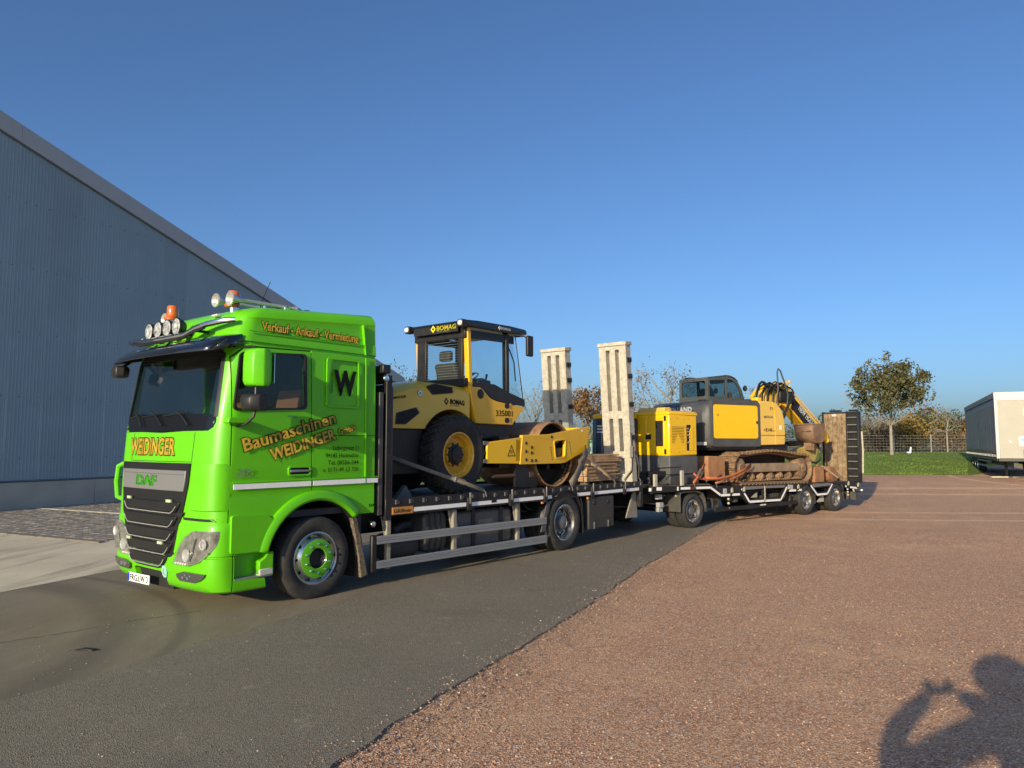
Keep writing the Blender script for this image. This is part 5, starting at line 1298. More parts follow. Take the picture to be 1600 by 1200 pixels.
def strap(label, pts, w, m, M=TM, n=(0, 1, 0), buckle=None, group='lashing straps'):
    """flat webbing through points (local), width direction chosen across n"""
    root = thing('lashing_strap', label, 'strap', M @ Matrix.Translation(pts[0]), group)
    o0 = Vector(pts[0]); P = [Vector(p) - o0 for p in pts]; nn = Vector(n); A = []
    for i, p in enumerate(P):
        d = (P[min(i + 1, len(P) - 1)] - P[max(i - 1, 0)]).normalized(); s = d.cross(nn).normalized() * w / 2
        A.append([p - s, p, p + s])
    MB().grid(A).build('webbing', m, root, thick=.006, recalc=False)
    if buckle is not None:
        i, t = buckle; a, b = P[i], P[i + 1]; c = a.lerp(b, t); d = (b - a).normalized(); s = d.cross(nn).normalized(); up = s.cross(d)
        Mb = Matrix((( d.x, s.x, up.x, c.x), (d.y, s.y, up.y, c.y), (d.z, s.z, up.z, c.z), (0, 0, 0, 1)))
        k = MB().box(-.11, .13, -w * .62, -w * .5, -.035, .035, Mb).box(-.11, .13, w * .5, w * .62, -.035, .035, Mb)
        k.cyl(Mb @ Vector((-.03, -w * .7, 0)), Mb @ Vector((-.03, w * .7, 0)), .025, 10); k.cyl(Mb @ Vector((.12, -w * .6, .02)), Mb @ Vector((.12, w * .6, .02)), .013, 8); k.box(.02, .14, -w * .5, w * .5, .028, .036, Mb)
        k.build('ratchet_buckle', STEELW, root)
    e = P[-1]; MB().tube([e, e + Vector((.02, -.02, -.03)), e + Vector((.03, -.03, -.10))], .010, 6).build('hook', STEELW, root)
    return root
strap('grey lashing strap running from behind the headboard past the yellow wheel to the bed edge', [(1.55, .75, 1.80), (2.2, .45, 1.55), (2.62, .30, 1.40), (2.70, .26, 1.375), (3.12, .0, 1.19)], .06, STRAP, buckle=(3, .12))
strap('broad grey ratchet strap from the front of the drum frame down to the bed edge', [(6.62, .36, 1.80), (6.28, .22, 1.56), (6.18, .19, 1.52), (5.72, .02, 1.30), (5.52, .0, 1.17)], .17, STRAP, buckle=(1, .4))
strap('short tan strap hanging beside the boards down to a bed stake', [(6.50, .34, 1.62), (6.62, .2, 1.50), (6.80, .08, 1.36), (6.97, -.02, 1.22)], .075, mat('tan_webbing', (.33, .22, .12), .9, var=.15, vs=20, bump=.5, bs=120), buckle=(1, .3))
strap('dark strap slung from the upright ramp to the rear bed edge', [(8.02, .16, 2.15), (7.98, .12, 1.85), (7.95, .1, 1.66), (7.80, .03, 1.36), (7.45, .0, 1.18)], .06, STRAPD, buckle=(1, .5))
strap('loose grey strap end looped over the foot of the upright ramp', [(8.12, .12, 1.75), (8.10, .06, 1.62), (8.14, .05, 1.42), (8.10, .04, 1.2)], .06, STRAPD)
strap('thin grey strap tail hanging under the roller drum frame', [(6.32, .35, 1.62), (6.40, .33, 1.45), (6.43, .33, 1.28), (6.44, .33, 1.2)], .03, STRAP)
o = MB().prism([(1.75, 1.10), (2.10, 1.10), (1.95, 1.30)], 'y', .52, .60).xf(TM).build('wheel_chock', mat('grey_chock', (.16, .15, .14), .8, var=.2)); tag(o, 'small grey wheel chock on the truck bed left of the yellow wheel', 'chock')
# ================================================================== LOW-LOADER TRAILER
RM_ = frame(4.122, 16.844, 49.9)
trl = thing('low_loader_trailer', 'black drawbar low-loader trailer with white reflective outline, behind the green truck', 'trailer', RM_)
def tbuild(mb, nm, m, par=trl, **k): return mb.build(nm, m, par, **k)
# deck silhouette of the side (x, z): thick black beam following the strips
side = [(-1.44, .86), (-1.44, 1.0), (.70, .965), (1.08, .905), (8.06, .815), (8.06, .58), (7.25, .655), (7.20, .73), (6.52, .80), (6.20, .50), (5.57, .50), (5.22, .80), (4.80, .84), (4.80, .665), (4.05, .675), (3.74, .455), (2.22, .468), (1.86, .672), (1.06, .682), (.62, .868)]
bays = [[(2.02, .80), (2.27, .56), (2.90, .555), (2.90, .80)], [(3.02, .795), (3.02, .555), (3.66, .55), (3.93, .775)], [(5.42, .715), (5.65, .585), (6.12, .585), (6.34, .715)]]
for y0, y1 in ((0., .06), (2.44, 2.5)):
    tbuild(MB().plate(side, bays, 'y', y0, y1), 'side_beam', BLACK, bevel=.006)
back = tbuild(MB().box(1.0, 7.2, .35, 2.15, .55, .80), 'chassis', BLACK)
def strip(pts, w=.052, y=-.004):
    for (a, b), (c, d) in zip(pts, pts[1:]):
        v = Vector((c - a, d - b)).normalized(); n_ = Vector((-v.y, v.x)) * w / 2
        tbuild(MB().prism([(a - n_.x, b - n_.y), (c - n_.x, d - n_.y), (c + n_.x, d + n_.y), (a + n_.x, b + n_.y)], 'y', y, .002), 'reflective_strip', WHITE)
strip([(-1.31, .947), (-1.14, .944)], .075); strip([(-.60, .925), (-.55, .925)], .085); strip([(-.47, .925), (-.13, .921)])
strip([(.10, .915), (.64, .905)]); strip([(.655, .902), (1.035, .716)]); strip([(1.06, .705), (1.43, .702)]); strip([(1.52, .701), (1.84, .698)])
strip([(1.925, .83), (2.245, .505)]); strip([(2.26, .495), (2.90, .487)]); strip([(2.99, .485), (3.70, .475)]); strip([(3.72, .482), (4.02, .785)])
strip([(4.14, .692), (4.48, .690)]); strip([(4.58, .690), (4.77, .690)])
strip([(5.27, .785), (5.585, .535)]); strip([(5.60, .523), (6.17, .525)]); strip([(6.19, .535), (6.475, .785)]); strip([(7.25, .70), (7.32, .685)]); strip([(7.55, .655), (7.98, .615)])
GP = mat('grey_bay_plate', (.17, .175, .18), .5, var=.1, dust=.3)
tbuild(MB().prism([(1.99, .82), (2.04, .875), (2.90, .862), (2.90, .80), (2.05, .795)], 'y', -.006, .01), 'bay_plate', GP); tbuild(MB().prism([(3.01, .80), (3.01, .86), (3.95, .845), (3.88, .785)], 'y', -.006, .01), 'bay_plate', GP)
tbuild(MB().prism([(5.33, .80), (5.38, .83), (6.38, .815), (6.36, .76), (5.42, .735)], 'y', -.006, .01), 'bay_plate', GP)
tbuild(MB().box(2.94, 2.975, -.012, .01, .46, .86), 'bay_post', GALV)
tbuild(MB().prism([(2.58, .575), (2.84, .57), (2.86, .70)], 'y', .15, .17), 'gusset', GALV)
for x in (1.22, 4.25): tbuild(MB().box(x - .07, x + .07, -.008, .004, .735 if x < 2 else .72, .86 if x < 2 else .84), 'grey_marker_plate', mat('grey_plate', (.42, .43, .43), .5))
for x, z in ((1.47, .80), (1.98, .80), (4.06, .78), (4.55, .77), (7.38, .76), (7.98, .70)):
    tbuild(MB().box(x - .045, x + .045, -.022, .0, z - .08, z + .06), 'lashing_point', BLACK, bevel=.006)
for x, z in ((1.47, .80), (1.98, .80), (4.06, .78), (4.55, .77), (7.38, .76), (7.98, .70)):
    tbuild(MB().tube([(x - .03, -.03, z - .04), (x - .03, -.035, z + .04), (x, -.036, z + .07), (x + .03, -.035, z + .04), (x + .03, -.03, z - .04)], .011, 6), 'lashing_ring', GALV)
# decks
TD = mat('trailer_deck_boards', (.11, .085, .06), .85, col2=(.17, .13, .09), vs=5, dust=.5, dcol=(.20, .15, .1), bump=.4)
for i in range(9): tbuild(MB().box(-1.42, .70, .07 + i * .263, .07 + i * .263 + .256, .93, .985), 'deck_board', TD, bevel=.004)
for i in range(9):
    y = .07 + i * .263; tbuild(MB().hexa([(1.06, y, .80), (8.0, y, .75), (8.0, y + .256, .75), (1.06, y + .256, .80), (1.06, y, .90), (8.0, y, .812), (8.0, y + .256, .812), (1.06, y + .256, .90)]), 'deck_board', TD)
    tbuild(MB().hexa([(.70, y, .90), (1.06, y, .85), (1.06, y + .256, .85), (.70, y + .256, .90), (.70, y, .98), (1.06, y, .90), (1.06, y + .256, .90), (.70, y + .256, .98)]), 'deck_slope_board', TD)
tbuild(MB().box(-1.46, -1.42, .0, 2.5, .84, 1.02), 'front_beam', BLACK, bevel=.01)
tbuild(MB().box(-1.475, -1.46, .02, .10, .90, .97), 'front_marker', mat('white_marker', (.7, .7, .68), .3))
MB().box(-.125, .075, -.012, .01, .885, .945).build('side_lamp', mat('dark_red_brown_lamp', (.12, .03, .02), .3), trl)
# stake pockets on the front deck
for x, h in ((-1.30, .28), (-.36, .34)): tbuild(MB().box(x - .05, x + .05, .02, .07, .98, .98 + h), 'corner_stake', mat('grey_stake', (.40, .38, .32), .6, dust=.4), bevel=.008)
tbuild(MB().tube([(-1.40, .05, 1.38), (-.40, .05, 1.40)], .014, 6), 'front_rail', BLACK)
# drawbar
tbuild(MB().hexa([(-2.9, 1.12, .52), (-1.3, .6, .52), (-1.3, 1.9, .52), (-2.9, 1.38, .52), (-2.9, 1.12, .66), (-1.3, .6, .66), (-1.3, 1.9, .66), (-2.9, 1.38, .66)]), 'drawbar', BLACK)
tf = MB().box(-1.2, 1.0, .55, 1.95, .58, .80); tf.cyl((0, .3, .40), (0, 2.2, .40), .08, 12); tf.lathe([(.5, .0), (.55, .05), (.5, .1)], (0, 1.25, .78), 'z', 24); tf.build('turntable', BLACK, trl)
for x, y, z in ((-1.05, .15, .70), (-1.0, .16, .52), (-.98, .2, .42)): tbuild(MB().box(x - .03, x + .12, y, y + .10, z, z + .11), 'valve_box', mat('pale_grey_valve', (.35, .36, .37), .5), bevel=.01)
# wheels
tp = MATS['tyre_rubber']
w0 = place(wheel(trl, .40, .245, .235, True, 'rear', tyre=RUBBER), 0, .0, .40)
MB().lathe([(.15, .175), (.14, .12), (.10, .10), (.09, .05), (.001, .045)], (0, 0, 0), seg=24).build('hub', mat('grey_hub'), w0)
place(copy_tree(w0, trl), 0, 2.5, .40, True)
for x in (5.06, 6.70):
    place(copy_tree(w0, trl), x, .0, .40); place(copy_tree(w0, trl), x, 2.5, .40, True)
    ax = MB().cyl((x, .3, .40), (x, 2.2, .40), .07, 12); ax.build('axle', BLACK, trl)
# front mudguards: box-like guards over the steered wheels
for y0 in (-.015, 1.96):
    gp = []
    pr = [(-.50, .42), (-.505, .60), (-.505, .78), (-.47, .825), (-.2, .835), (.15, .835), (.34, .79), (.42, .66), (.45, .50), (.46, .36)]
    gp = [[(x, y0, z), (x, y0 + .56, z)] for x, z in pr]
    tbuild(MB().grid(gp), 'mudguard', mat('dark_grey_mudguard', (.055, .053, .048), .55, var=.1, dust=.4, dcol=(.13, .12, .10)), thick=.018)
tbuild(MB().box(-.54, -.50, .0, .62, .785, .815), 'mudguard_bar', BLACK); tbuild(MB().box(-.522, -.504, -.02, .62, .40, .785), 'mudguard_flap', mat('dark_grey_mudguard'), bevel=.006)
for y in (.1, .42): tbuild(MB().sphere((-.52, y, .755), .022, 8, 6), 'mudguard_bolt', GALV)
for x in (5.06, 6.70):
    for a0, a1 in ((150, 115), (65, 20)):
        gp = [[(x + .455 * math.cos(R(a0 + (a1 - a0) * i / 5)), y, .40 + .455 * math.sin(R(a0 + (a1 - a0) * i / 5))) for y in (.01, .55)] for i in range(6)]
        tbuild(MB().grid(gp), 'wheel_guard', BLACKP, thick=.012)
tbuild(MB().box(5.50, 5.56, .03, .55, .28, .60), 'mudflap', mat('dark_grey_mudguard')); tbuild(MB().box(7.16, 7.20, .03, .55, .28, .66), 'mudflap', mat('dark_grey_mudguard'))
tbuild(MB().prism([(5.78, .30), (6.20, .30), (6.20, .46), (6.10, .47)], 'y', .12, .14), 'axle_gusset', GALV)
# under-run rail and details
tbuild(MB().box(.83, 4.56, .015, .07, .325, .42), 'underrun_rail', BLACK, bevel=.01)
tbuild(MB().box(2.75, 3.02, .012, .017, .375, .405), 'rail_plate', mat('white_maker_plate', (.72, .72, .7), .4))
for z in (.60, .50, .39): MB().sphere((1.42, .04, z), .032, 10, 6).build('coupling_head', GALV, trl)
for k in range(16):
    x = rnd.uniform(.6, 4.6); MB().box(x, x + rnd.uniform(.06, .25), .15, .4, rnd.uniform(.40, .52), rnd.uniform(.55, .64)).build('underfloor_gear', mat('dark_underfloor', (.035, .034, .033), .7, dust=.4), trl, bevel=.01)
# rear: lamp bar, mudflap, hydraulic bits
tbuild(MB().box(7.95, 8.05, .0, 2.5, .50, .62), 'lamp_bar', BLACK, bevel=.01)
tbuild(MB().box(7.90, 8.06, .02, .42, .27, .505), 'rear_mudflap', mat('dark_grey_mudguard'), bevel=.008)
for x, z in ((7.42, .60), (7.42, .52), (7.44, .44), (7.78, .58), (7.80, .54)): tbuild(MB().sphere((x, .02, z), .03, 8, 6), 'bright_fitting', GALV)
tbuild(MB().tube([(8.0, .0, .5), (8.16, -.04, .52), (8.18, -.05, .55)], .012, 6), 'end_marker_arm', BLACK); tbuild(MB().box(8.15, 8.20, -.07, -.02, .53, .57), 'end_marker', WHITE)
for y in (.3, 1.9): tbuild(MB().box(8.05, 8.08, y, y + .35, .52, .61), 'tail_lamp', REDP)
# upright rear ramp: timber-faced track with black frame and rungs
TIM = mat('ramp_timber', (.12, .08, .043), .9, col2=(.34, .24, .135), vs=7, dust=.5, dcol=(.20, .15, .10), bump=.6, bs=30)
def trl_ramp(y0, sub):
    X = 8.10; T = Matrix.Translation((X, y0, .80)) @ Matrix.Rotation(R(1.2), 4, 'Y'); L = 2.10
    fr = MB()
    for y in (.99, .24, -.09): fr.box(-.02, .16, y, y + .05, -.03, L)
    fr.box(.05, .14, .0, 1.0, L - .08, L - .01); fr.box(.06, .16, .29, .99, .0, L - .1)
    fr.xf(T); o = fr.build('loading_ramp', BLACK, trl, bevel=.006)
    n = 5
    for i in range(n):
        y = .295 + i * .138; b = MB().box(.0, .055, y + .002, y + .134, -.01, L - .06); b.xf(T); b.build('ramp_plank', TIM, o, bevel=.005)
    rg = MB()
    for i in range(9): z = .14 + i * .22; rg.box(-.022, .05, -.04, .24, z, z + .028)
    rg.xf(T); rg.build('rung', mat('worn_rung', (.20, .20, .19), .5, metal=.4), o)
    bkp = MB().box(.05, .06, -.04, .24, 0, L - .05); bkp.xf(T); bkp.build('rung_plate', BLACK, o)
    tp_ = MB()
    for a, b in ((.45, .80), (-.06, .20)): tp_.box(-.01, .10, a, b, L, L + .05)
    tp_.xf(T); tp_.build('ramp_top_lugs', BLACK, o, bevel=.01)
    sd = MB().tube([(.18, -.10, 1.5), (.20, -.11, .9), (.16, -.11, .25)], .025, 6); sd.xf(T); sd.build('ramp_strut', GALV, o)
    pl = MB().box(-.006, .002, .58, .72, L - .14, L - .07); pl.xf(T); pl.build('ramp_plate', mat('pale_plate', (.5, .48, .42), .5), o)
trl_ramp(.05, 0)

# ================================================================== EXCAVATOR (house frame: x forward, y away from camera; origin under the swing centre)
EM = Matrix.Translation((5.956, 20.022, .885)) @ Matrix.Rotation(R(90 - 60), 4, 'Z')
exc = thing('excavator', 'yellow and dark grey crawler excavator with folded boom and rusty tracks on the trailer', 'excavator', EM)
TB = EM.inverted() @ RM_                    # trailer coordinates -> excavator coordinates
EZ = Matrix.Translation((0, 0, -.885))      # world heights -> excavator coordinates
def eb(mb, nm, m, par=exc, M=EZ, **k): return mb.xf(M).build(nm, m, par, **k)
# ---- tracks (in trailer coordinates)
SHOE = RUSTD
for y0 in (.10, 1.90):
    y1 = y0 + .50
    xa, xb, zb, rr = 2.17, 5.20, .945, .365
    path = []
    def pth(n=60):
        P = []
        for i in range(n): P.append((xa + (xb - xa) * i / n, zb - .016 * (xa + (xb - xa) * i / n - 2)))
        for i in range(17): a = R(-90 + 180 * i / 17); P.append((xb + rr * math.cos(a), zb - .05 + rr + rr * math.sin(a)))
        for i in range(n): t = i / n; P.append((xb - (xb - xa) * t, zb + 2 * rr - .05 + .05 * t + .085 * math.sin(math.pi * min(1, max(0, (t - .1) / .8))) ** 1.0))
        for i in range(17): a = R(90 + 180 * i / 17); P.append((xa + rr * math.cos(a), zb + rr + rr * math.sin(a)))
        return P
    P = pth(); D = [0.]
    for a, b in zip(P, P[1:] + P[:1]): D.append(D[-1] + math.dist(a, b))
    tot = D[-1]; ns = 50
    fr = MB().prism(rpoly([(2.2, 1.24), (2.45, 1.20), (5.0, 1.18), (5.2, 1.20), (5.2, 1.34), (4.9, 1.40), (2.6, 1.42), (2.2, 1.38)], .06), 'y', y0 + .07, y1 - .05)
    tfm = eb(fr, 'track_frame', mat('dusty_track_frame', (.26, .17, .10), .9, col2=(.36, .27, .18), vs=4, dust=.5, dcol=(.16, .10, .06), bump=.4, bs=20), M=TB, bevel=.02)
    base = MB().box(-.078, .078, y0, y1, 0., .022); base.box(-.075, -.045, y0, y1, -.045, 0.); base.box(-.008, .014, y0, y1, -.028, 0.); base.box(-.08, .08, y0 + .17, y0 + .33, .022, .085)
    sme = None
    for k in range(ns):
        s = tot * k / ns
        for i in range(len(P)):
            if D[i + 1] >= s: break
        p, q = P[i], P[(i + 1) % len(P)]; t = (s - D[i]) / max(1e-6, D[i + 1] - D[i]); c = (p[0] + (q[0] - p[0]) * t, p[1] + (q[1] - p[1]) * t)
        ang = math.atan2(q[1] - p[1], q[0] - p[0])
        if sme is None: sme = base.mesh('track_shoe', 25); sme.materials.append(SHOE)
        o = bpy.data.objects.new('track_shoe', sme); COL.objects.link(o); o.parent = tfm
        o.matrix_local = TB @ Matrix.Translation((c[0], 0, c[1])) @ Matrix.Rotation(-ang, 4, 'Y')
    for x in (2.75, 3.2, 3.65, 4.1, 4.55): eb(MB().lathe([(.001, -.02), (.05, -.02), (.055, .0), (.10, .02), (.10, .3)], (x, y0 + .09, 1.085), 'y', 16), 'track_roller', RUSTD, tfm, M=TB)
    gr = MB()
    for k in range(26):
        x = 2.35 + k * .11; gr.hexa([(x, y0 + .10, .975), (x + .08, y0 + .10, .975), (x + .08, y0 + .2, .975), (x, y0 + .2, .975), (x + .02, y0 + .11, 1.03), (x + .06, y0 + .11, 1.03), (x + .06, y0 + .19, 1.03), (x + .02, y0 + .19, 1.03)])
    eb(gr, 'track_links', RUSTD, tfm, M=TB)
    for x, nm in ((2.17, 'idler'), (5.18, 'sprocket')):
        eb(MB().lathe([(.001, .03), (.10, .03), (.12, .06), (.22, .07), (.27, .10), (.27, .38), (.001, .38)], (x, y0, zb + rr - (.0 if x < 3 else .05)), 'y', 24), nm, RUSTD, tfm, M=TB)
cb = MB().box(2.3, 5.05, .62, 1.88, 1.0, 1.70); cb.lathe([(.001, 1.55), (.62, 1.55), (.62, 1.80), (.001, 1.80)], (3.55, 1.25, 0), 'z', 32)
eb(cb, 'undercarriage', mat('shaded_mud', (.045, .03, .02), .95, var=.3), M=TB)  # mud colour darkened to imitate the shade in the gap inside the tracks
for x in (2.55, 4.3): eb(MB().box(x, x + .7, .45, .9, 1.62, 1.76), 'undercarriage_plate', RUSTD, M=TB) if x > 9 else None
eb(MB().box(2.95, 4.2, .75, 1.75, 1.74, 1.84), 'slew_cover', mat('pale_dusty_steel', (.30, .26, .20), .8), M=TB)
# dozer blade at the rear of the undercarriage
bl = MB().prism([(1.20, 1.03), (1.33, 1.03), (1.30, 1.35), (1.36, 1.62), (1.26, 1.62), (1.17, 1.35)], 'y', .12, 2.38)
o = eb(bl, 'dozer_blade', mat('orange_rust_plate', (.30, .13, .05), .85, col2=(.42, .22, .10), vs=4, dust=.5, dcol=(.25, .15, .09), bump=.4), M=TB, bevel=.01)
eb(MB().box(.72, 1.40, .10, .14, 1.10, 1.62), 'blade_end_plate', mat('orange_rust_plate'), o, M=TB, bevel=.01)
eb(MB().box(1.33, 2.3, .62, .80, 1.15, 1.35), 'blade_arm', RUSTD, o, M=TB); eb(MB().box(1.33, 2.3, 1.7, 1.88, 1.15, 1.35), 'blade_arm', RUSTD, o, M=TB)
# ---- house
YS = -1.15
GRYH = mat('dark_grey_house', (.060, .064, .068), .5, var=.08, vs=3, dust=.35, dcol=(.13, .12, .105), bump=.04)
# counterweight / rear shell: plan outline with round tail
plan = [(-.30, YS), (-1.86, YS), (-1.95, YS + .06), (-2.02, YS + .18)] + [(.10 - 2.16 * math.cos(R(a)), 2.16 * math.sin(R(a)) * .50 + .0) for a in (-22, -10, 2, 14, 24)] + [(-1.72, .80), (-1.50, 1.05), (-1.1, 1.15), (-.30, 1.15)]
def lay(z, s): return [(x * s if x < -.5 else x, y * (1 - (1 - s) * .6), z) for x, y in plan]
eb(MB().loft([lay(1.80, .93), lay(1.86, .975), lay(1.95, 1.), lay(2.60, 1.), lay(2.82, .992), lay(2.90, .965), lay(2.935, .92)]), 'counterweight', GRYH, sharp=40)
side_ = [(-1.90, 1.86), (-.32, 1.86), (-.30, 2.9), (-1.0, 2.915), (-1.90, 2.915)]
HOL = rrect(-1.86, -.285, 2.045, 2.895, .07)
eb(MB().plate(rpoly([(-1.90, 1.85), (-.215, 1.85), (-.215, 2.96), (-.32, 3.03), (-1.90, 2.99)], .05), [HOL], 'y', YS - .04, YS + .06), 'side_surround', GRYH, bevel=.02)
pd = eb(MB().plate(off(HOL, -.012), [], 'y', YS - .035, YS + .02), 'side_door', YEL_B, bevel=.02)
eb(MB().plate(rrect(-1.0, -.43, 2.28, 2.74, .05), [rrect(-.99, -.44, 2.29, 2.73, .045)], 'y', YS - .038, YS - .03), 'pressed_panel', YEL_B, pd)
eb(MB().prism(rrect(-.36, -.31, 2.42, 2.50, .02), 'y', YS - .042, YS), 'door_latch', BLACKP, pd)
eb(MB().lathe([(.001, -.008), (.03, -.006), (.035, .01)], (-1.70, YS - .035, 2.63), 'y', 14), 'rust_spot_cap', mat('orange_cap', (.5, .2, .02), .5), pd)
eb(MB().box(-2.02, -1.90, YS + .05, YS + .30, 2.40, 2.86), 'corner_groove', mat('dark_groove', (.02, .02, .02), .6)) if False else None
# front tank / valve housing (pale yellow, rounded front)
hp_ = [(-.21, 1.885), (.72, 1.895), (.745, 2.2), (.735, 2.5), (.68, 2.70), (.58, 2.86), (.42, 2.985), (.28, 3.02), (-.21, 3.02)]
o = eb(MB().prism(hp_, 'y', YS - .02, YS + .75), 'tank_housing', YEL_P, bevel=.025)
eb(MB().prism([(.355, 1.90), (.368, 1.90), (.368, 2.70), (.28, 3.0), (.265, 3.0), (.355, 2.68)], 'y', YS - .028, YS), 'housing_seam', YEL_B, o); eb(MB().box(-.20, .73, YS - .026, YS - .015, 2.13, 2.142), 'housing_seam', BLACKP, o)
eb(MB().box(-.15, .02, YS + .1, YS + .3, 3.02, 3.12), 'filler_neck', YEL_B, o, bevel=.02)
eb(MB().box(.52, .60, YS - .024, YS - .018, 2.29, 2.40), 'white_sticker', TXT_WHT, o)
sfE = lambda x, z, y=YS - .02: (lambda a, b, d: (x + a, y - d, z + b - .885))
text('housing_lettering', '876', mat('grey_letters', (.20, .17, .10), .5), o, sfE(.18, 2.80), .13, .075, .01)
text('housing_lettering', 'MIETEL.DE', mat('grey_letters'), o, sfE(-.06, 2.585), .34, .055, .04)
text('housing_lettering', 'E145', TXT_BLK, o, sfE(.0, 2.24), .24, .075, .04); text('housing_lettering', '2.1', TXT_BLK, o, sfE(.24, 2.24), .12, .04, .02); text('housing_lettering', 'E', REDP, o, sfE(-.06, 2.25), .04, .05, .04)
# deck / lower skirt and top engine cover
eb(MB().box(-1.8, .95, -1.05, 1.1, 1.76, 1.90), 'revolving_frame', BLACK)
eb(MB().prism([(-1.80, 2.90), (-.30, 2.90), (-.30, 2.98), (-.5, 3.06), (-1.5, 3.02), (-1.8, 2.95)], 'y', YS + .02, 1.1), 'engine_cover', GRYH, bevel=.03)
text('counterweight_lettering', 'HOLLAND', TXT_WHT, exc, lambda a, b, d: (-2.075 - d, .25 - a * .95, 2.72 + b - .885), .98, .12, .05)
text('counterweight_lettering', 'CONSTRUCTION', TXT_WHT, exc, lambda a, b, d: (-2.075 - d, .25 - a * .95, 2.58 + b - .885), .92, .075, .03)
eb(MB().box(-2.09, -2.075, -.66, -.55, 2.20, 2.52), 'teal_sticker', mat('teal_sticker', (.03, .38, .42), .4))
eb(MB().box(-2.06, -1.97, -1.06, -.75, 1.885, 1.965), 'white_rear_plate', mat('white_marker'))
# ---- cab
cy0, cy1 = .06, 1.16
fr_ = [(-.78, 2.90), (.55, 2.90), (.60, 3.15), (.50, 3.42), (.34, 3.64), (.16, 3.72), (-.15, 3.76), (-.74, 3.70), (-.78, 3.66)]
w1 = rpoly([(-.72, 3.19), (-.10, 3.20), (-.12, 3.66), (-.70, 3.63)], .03); w2 = rpoly([(-.05, 3.16), (.50, 3.19), (.42, 3.44), (.30, 3.58), (.14, 3.67), (-.05, 3.69)], .03)
cabm = mat('dusty_cab_grey', (.062, .068, .068), .5, var=.08, vs=4, dust=.4, dcol=(.16, .15, .13))
for y in (cy0, cy1 - .05):
    eb(MB().plate(fr_, [w1, w2], 'y', y, y + .05), 'cab_side', cabm, bevel=.008)
    for w_ in (w1, w2): eb(MB().plate(off(w_, .005), [], 'y', y + .02, y + .026), 'cab_window', GLS)
eb(MB().plate([(cy0 + .05, 2.9), (cy1 - .05, 2.9), (cy1 - .05, 3.66), (cy0 + .05, 3.66)], [rrect(cy0 + .10, cy1 - .10, 3.20, 3.62, .05)], 'x', -.78, -.74), 'cab_back', cabm)
eb(MB().box(-.765, -.759, cy0 + .08, cy1 - .08, 3.18, 3.64), 'rear_window', GLS)
rfp = [(-.80, 3.67), (-.74, 3.715), (-.15, 3.775), (.17, 3.735), (.36, 3.655), (.355, 3.64), (.16, 3.71), (-.15, 3.75), (-.74, 3.69), (-.8, 3.65)]
eb(MB().prism([(-.80, 3.655), (-.76, 3.715), (-.15, 3.775), (.10, 3.76), (.10, 3.72), (-.15, 3.745), (-.74, 3.69)], 'y', cy0 - .01, cy1 + .01), 'cab_roof', cabm, bevel=.015)
eb(MB().prism([(-.05, 3.80), (.12, 3.795), (.30, 3.74), (.42, 3.65), (.40, 3.63), (.28, 3.715), (.11, 3.77), (-.05, 3.775)], 'y', cy0 + .05, cy1 - .05), 'sun_shield', mat('smoked_visor'))
eb(MB().prism([(.555, 2.95), (.61, 3.15), (.51, 3.42), (.35, 3.645), (.34, 3.635), (.495, 3.41), (.595, 3.15), (.545, 2.95)], 'y', cy0 + .04, cy1 - .04), 'front_window', GLS)
eb(MB().box(-.62, -.40, .92, 1.12, 3.71, 3.77), 'roof_lamp', BLACKP, bevel=.02)
eb(MB().prism([(-.35, 2.9), (-.2, 2.9), (-.3, 3.45), (-.42, 3.43)], 'y', .35, .85), 'seat', DARK, bevel=.03)
eb(MB().prism([(.20, 2.9), (.36, 2.9), (.16, 3.40), (.10, 3.38)], 'y', .28, .34), 'control_column', BLACK)
eb(MB().box(.10, .20, .12, .20, 3.12, 3.34), 'orange_extinguisher', mat('dusty_orange', (.32, .12, .05), .6), bevel=.03)
for y in (cy0, cy1): eb(MB().lathe([(.001, -.03), (.07, -.02), (.085, .0), (.07, .02)], (.60, y - .03, 3.45), 'x', 12), 'cab_mirror', BLACKP)
eb(MB().box(-.98, -.80, .05, .25, 2.98, 3.10), 'cowl_latch', BLACKP, bevel=.02)
# ---- boom, stick, bucket
yb0, yb1 = -.20, .14
BM = [(.85, 2.05), (1.12, 2.10), (1.38, 2.75), (1.80, 3.02), (2.16, 2.90), (3.22, 2.02), (3.42, 1.92), (3.56, 2.10), (3.46, 2.42), (2.05, 3.54), (1.80, 3.66), (1.38, 3.62), (1.26, 3.40), (1.05, 2.60)]
bo = eb(MB().prism(BM, 'y', yb0, yb1), 'boom', YEL, bevel=.02)
eb(MB().prism([(2.18, 2.93), (3.06, 2.20), (3.27, 2.45), (2.27, 3.26)], 'y', yb0 - .012, yb0), 'boom_decal', TXT_BLK, bo)
MT = Matrix.Translation((2.50, 0, 2.955)) @ Matrix.Rotation(R(39.5), 4, 'Y')
text('boom_lettering', 'NEW HOLLAND', TXT_WHT, bo, lambda a, b, d: tuple(EZ @ (MT @ Vector((a, yb0 - .012 - d, b - .06)))), 1.05, .17, .05)
eb(MB().tube([(2.10, yb0 + .02, 3.58), (3.46, yb0 + .02, 2.50)], .018, 6), 'boom_pipe', YEL_P, bo); eb(MB().tube([(2.10, yb0 + .12, 3.60), (3.46, yb0 + .12, 2.52)], .018, 6), 'boom_pipe', YEL_P, bo)
for y in (-.42, .36): eb(MB().tube([(1.0, y, 1.95), (1.62, y, 2.75)], .065, 12).tube([(1.60, y, 2.72), (1.95, y, 3.18)], .035, 10).cyl((1.95, y - .05, 3.2), (1.95, y + .05, 3.2), .07, 10), 'boom_cylinder', BLACK)
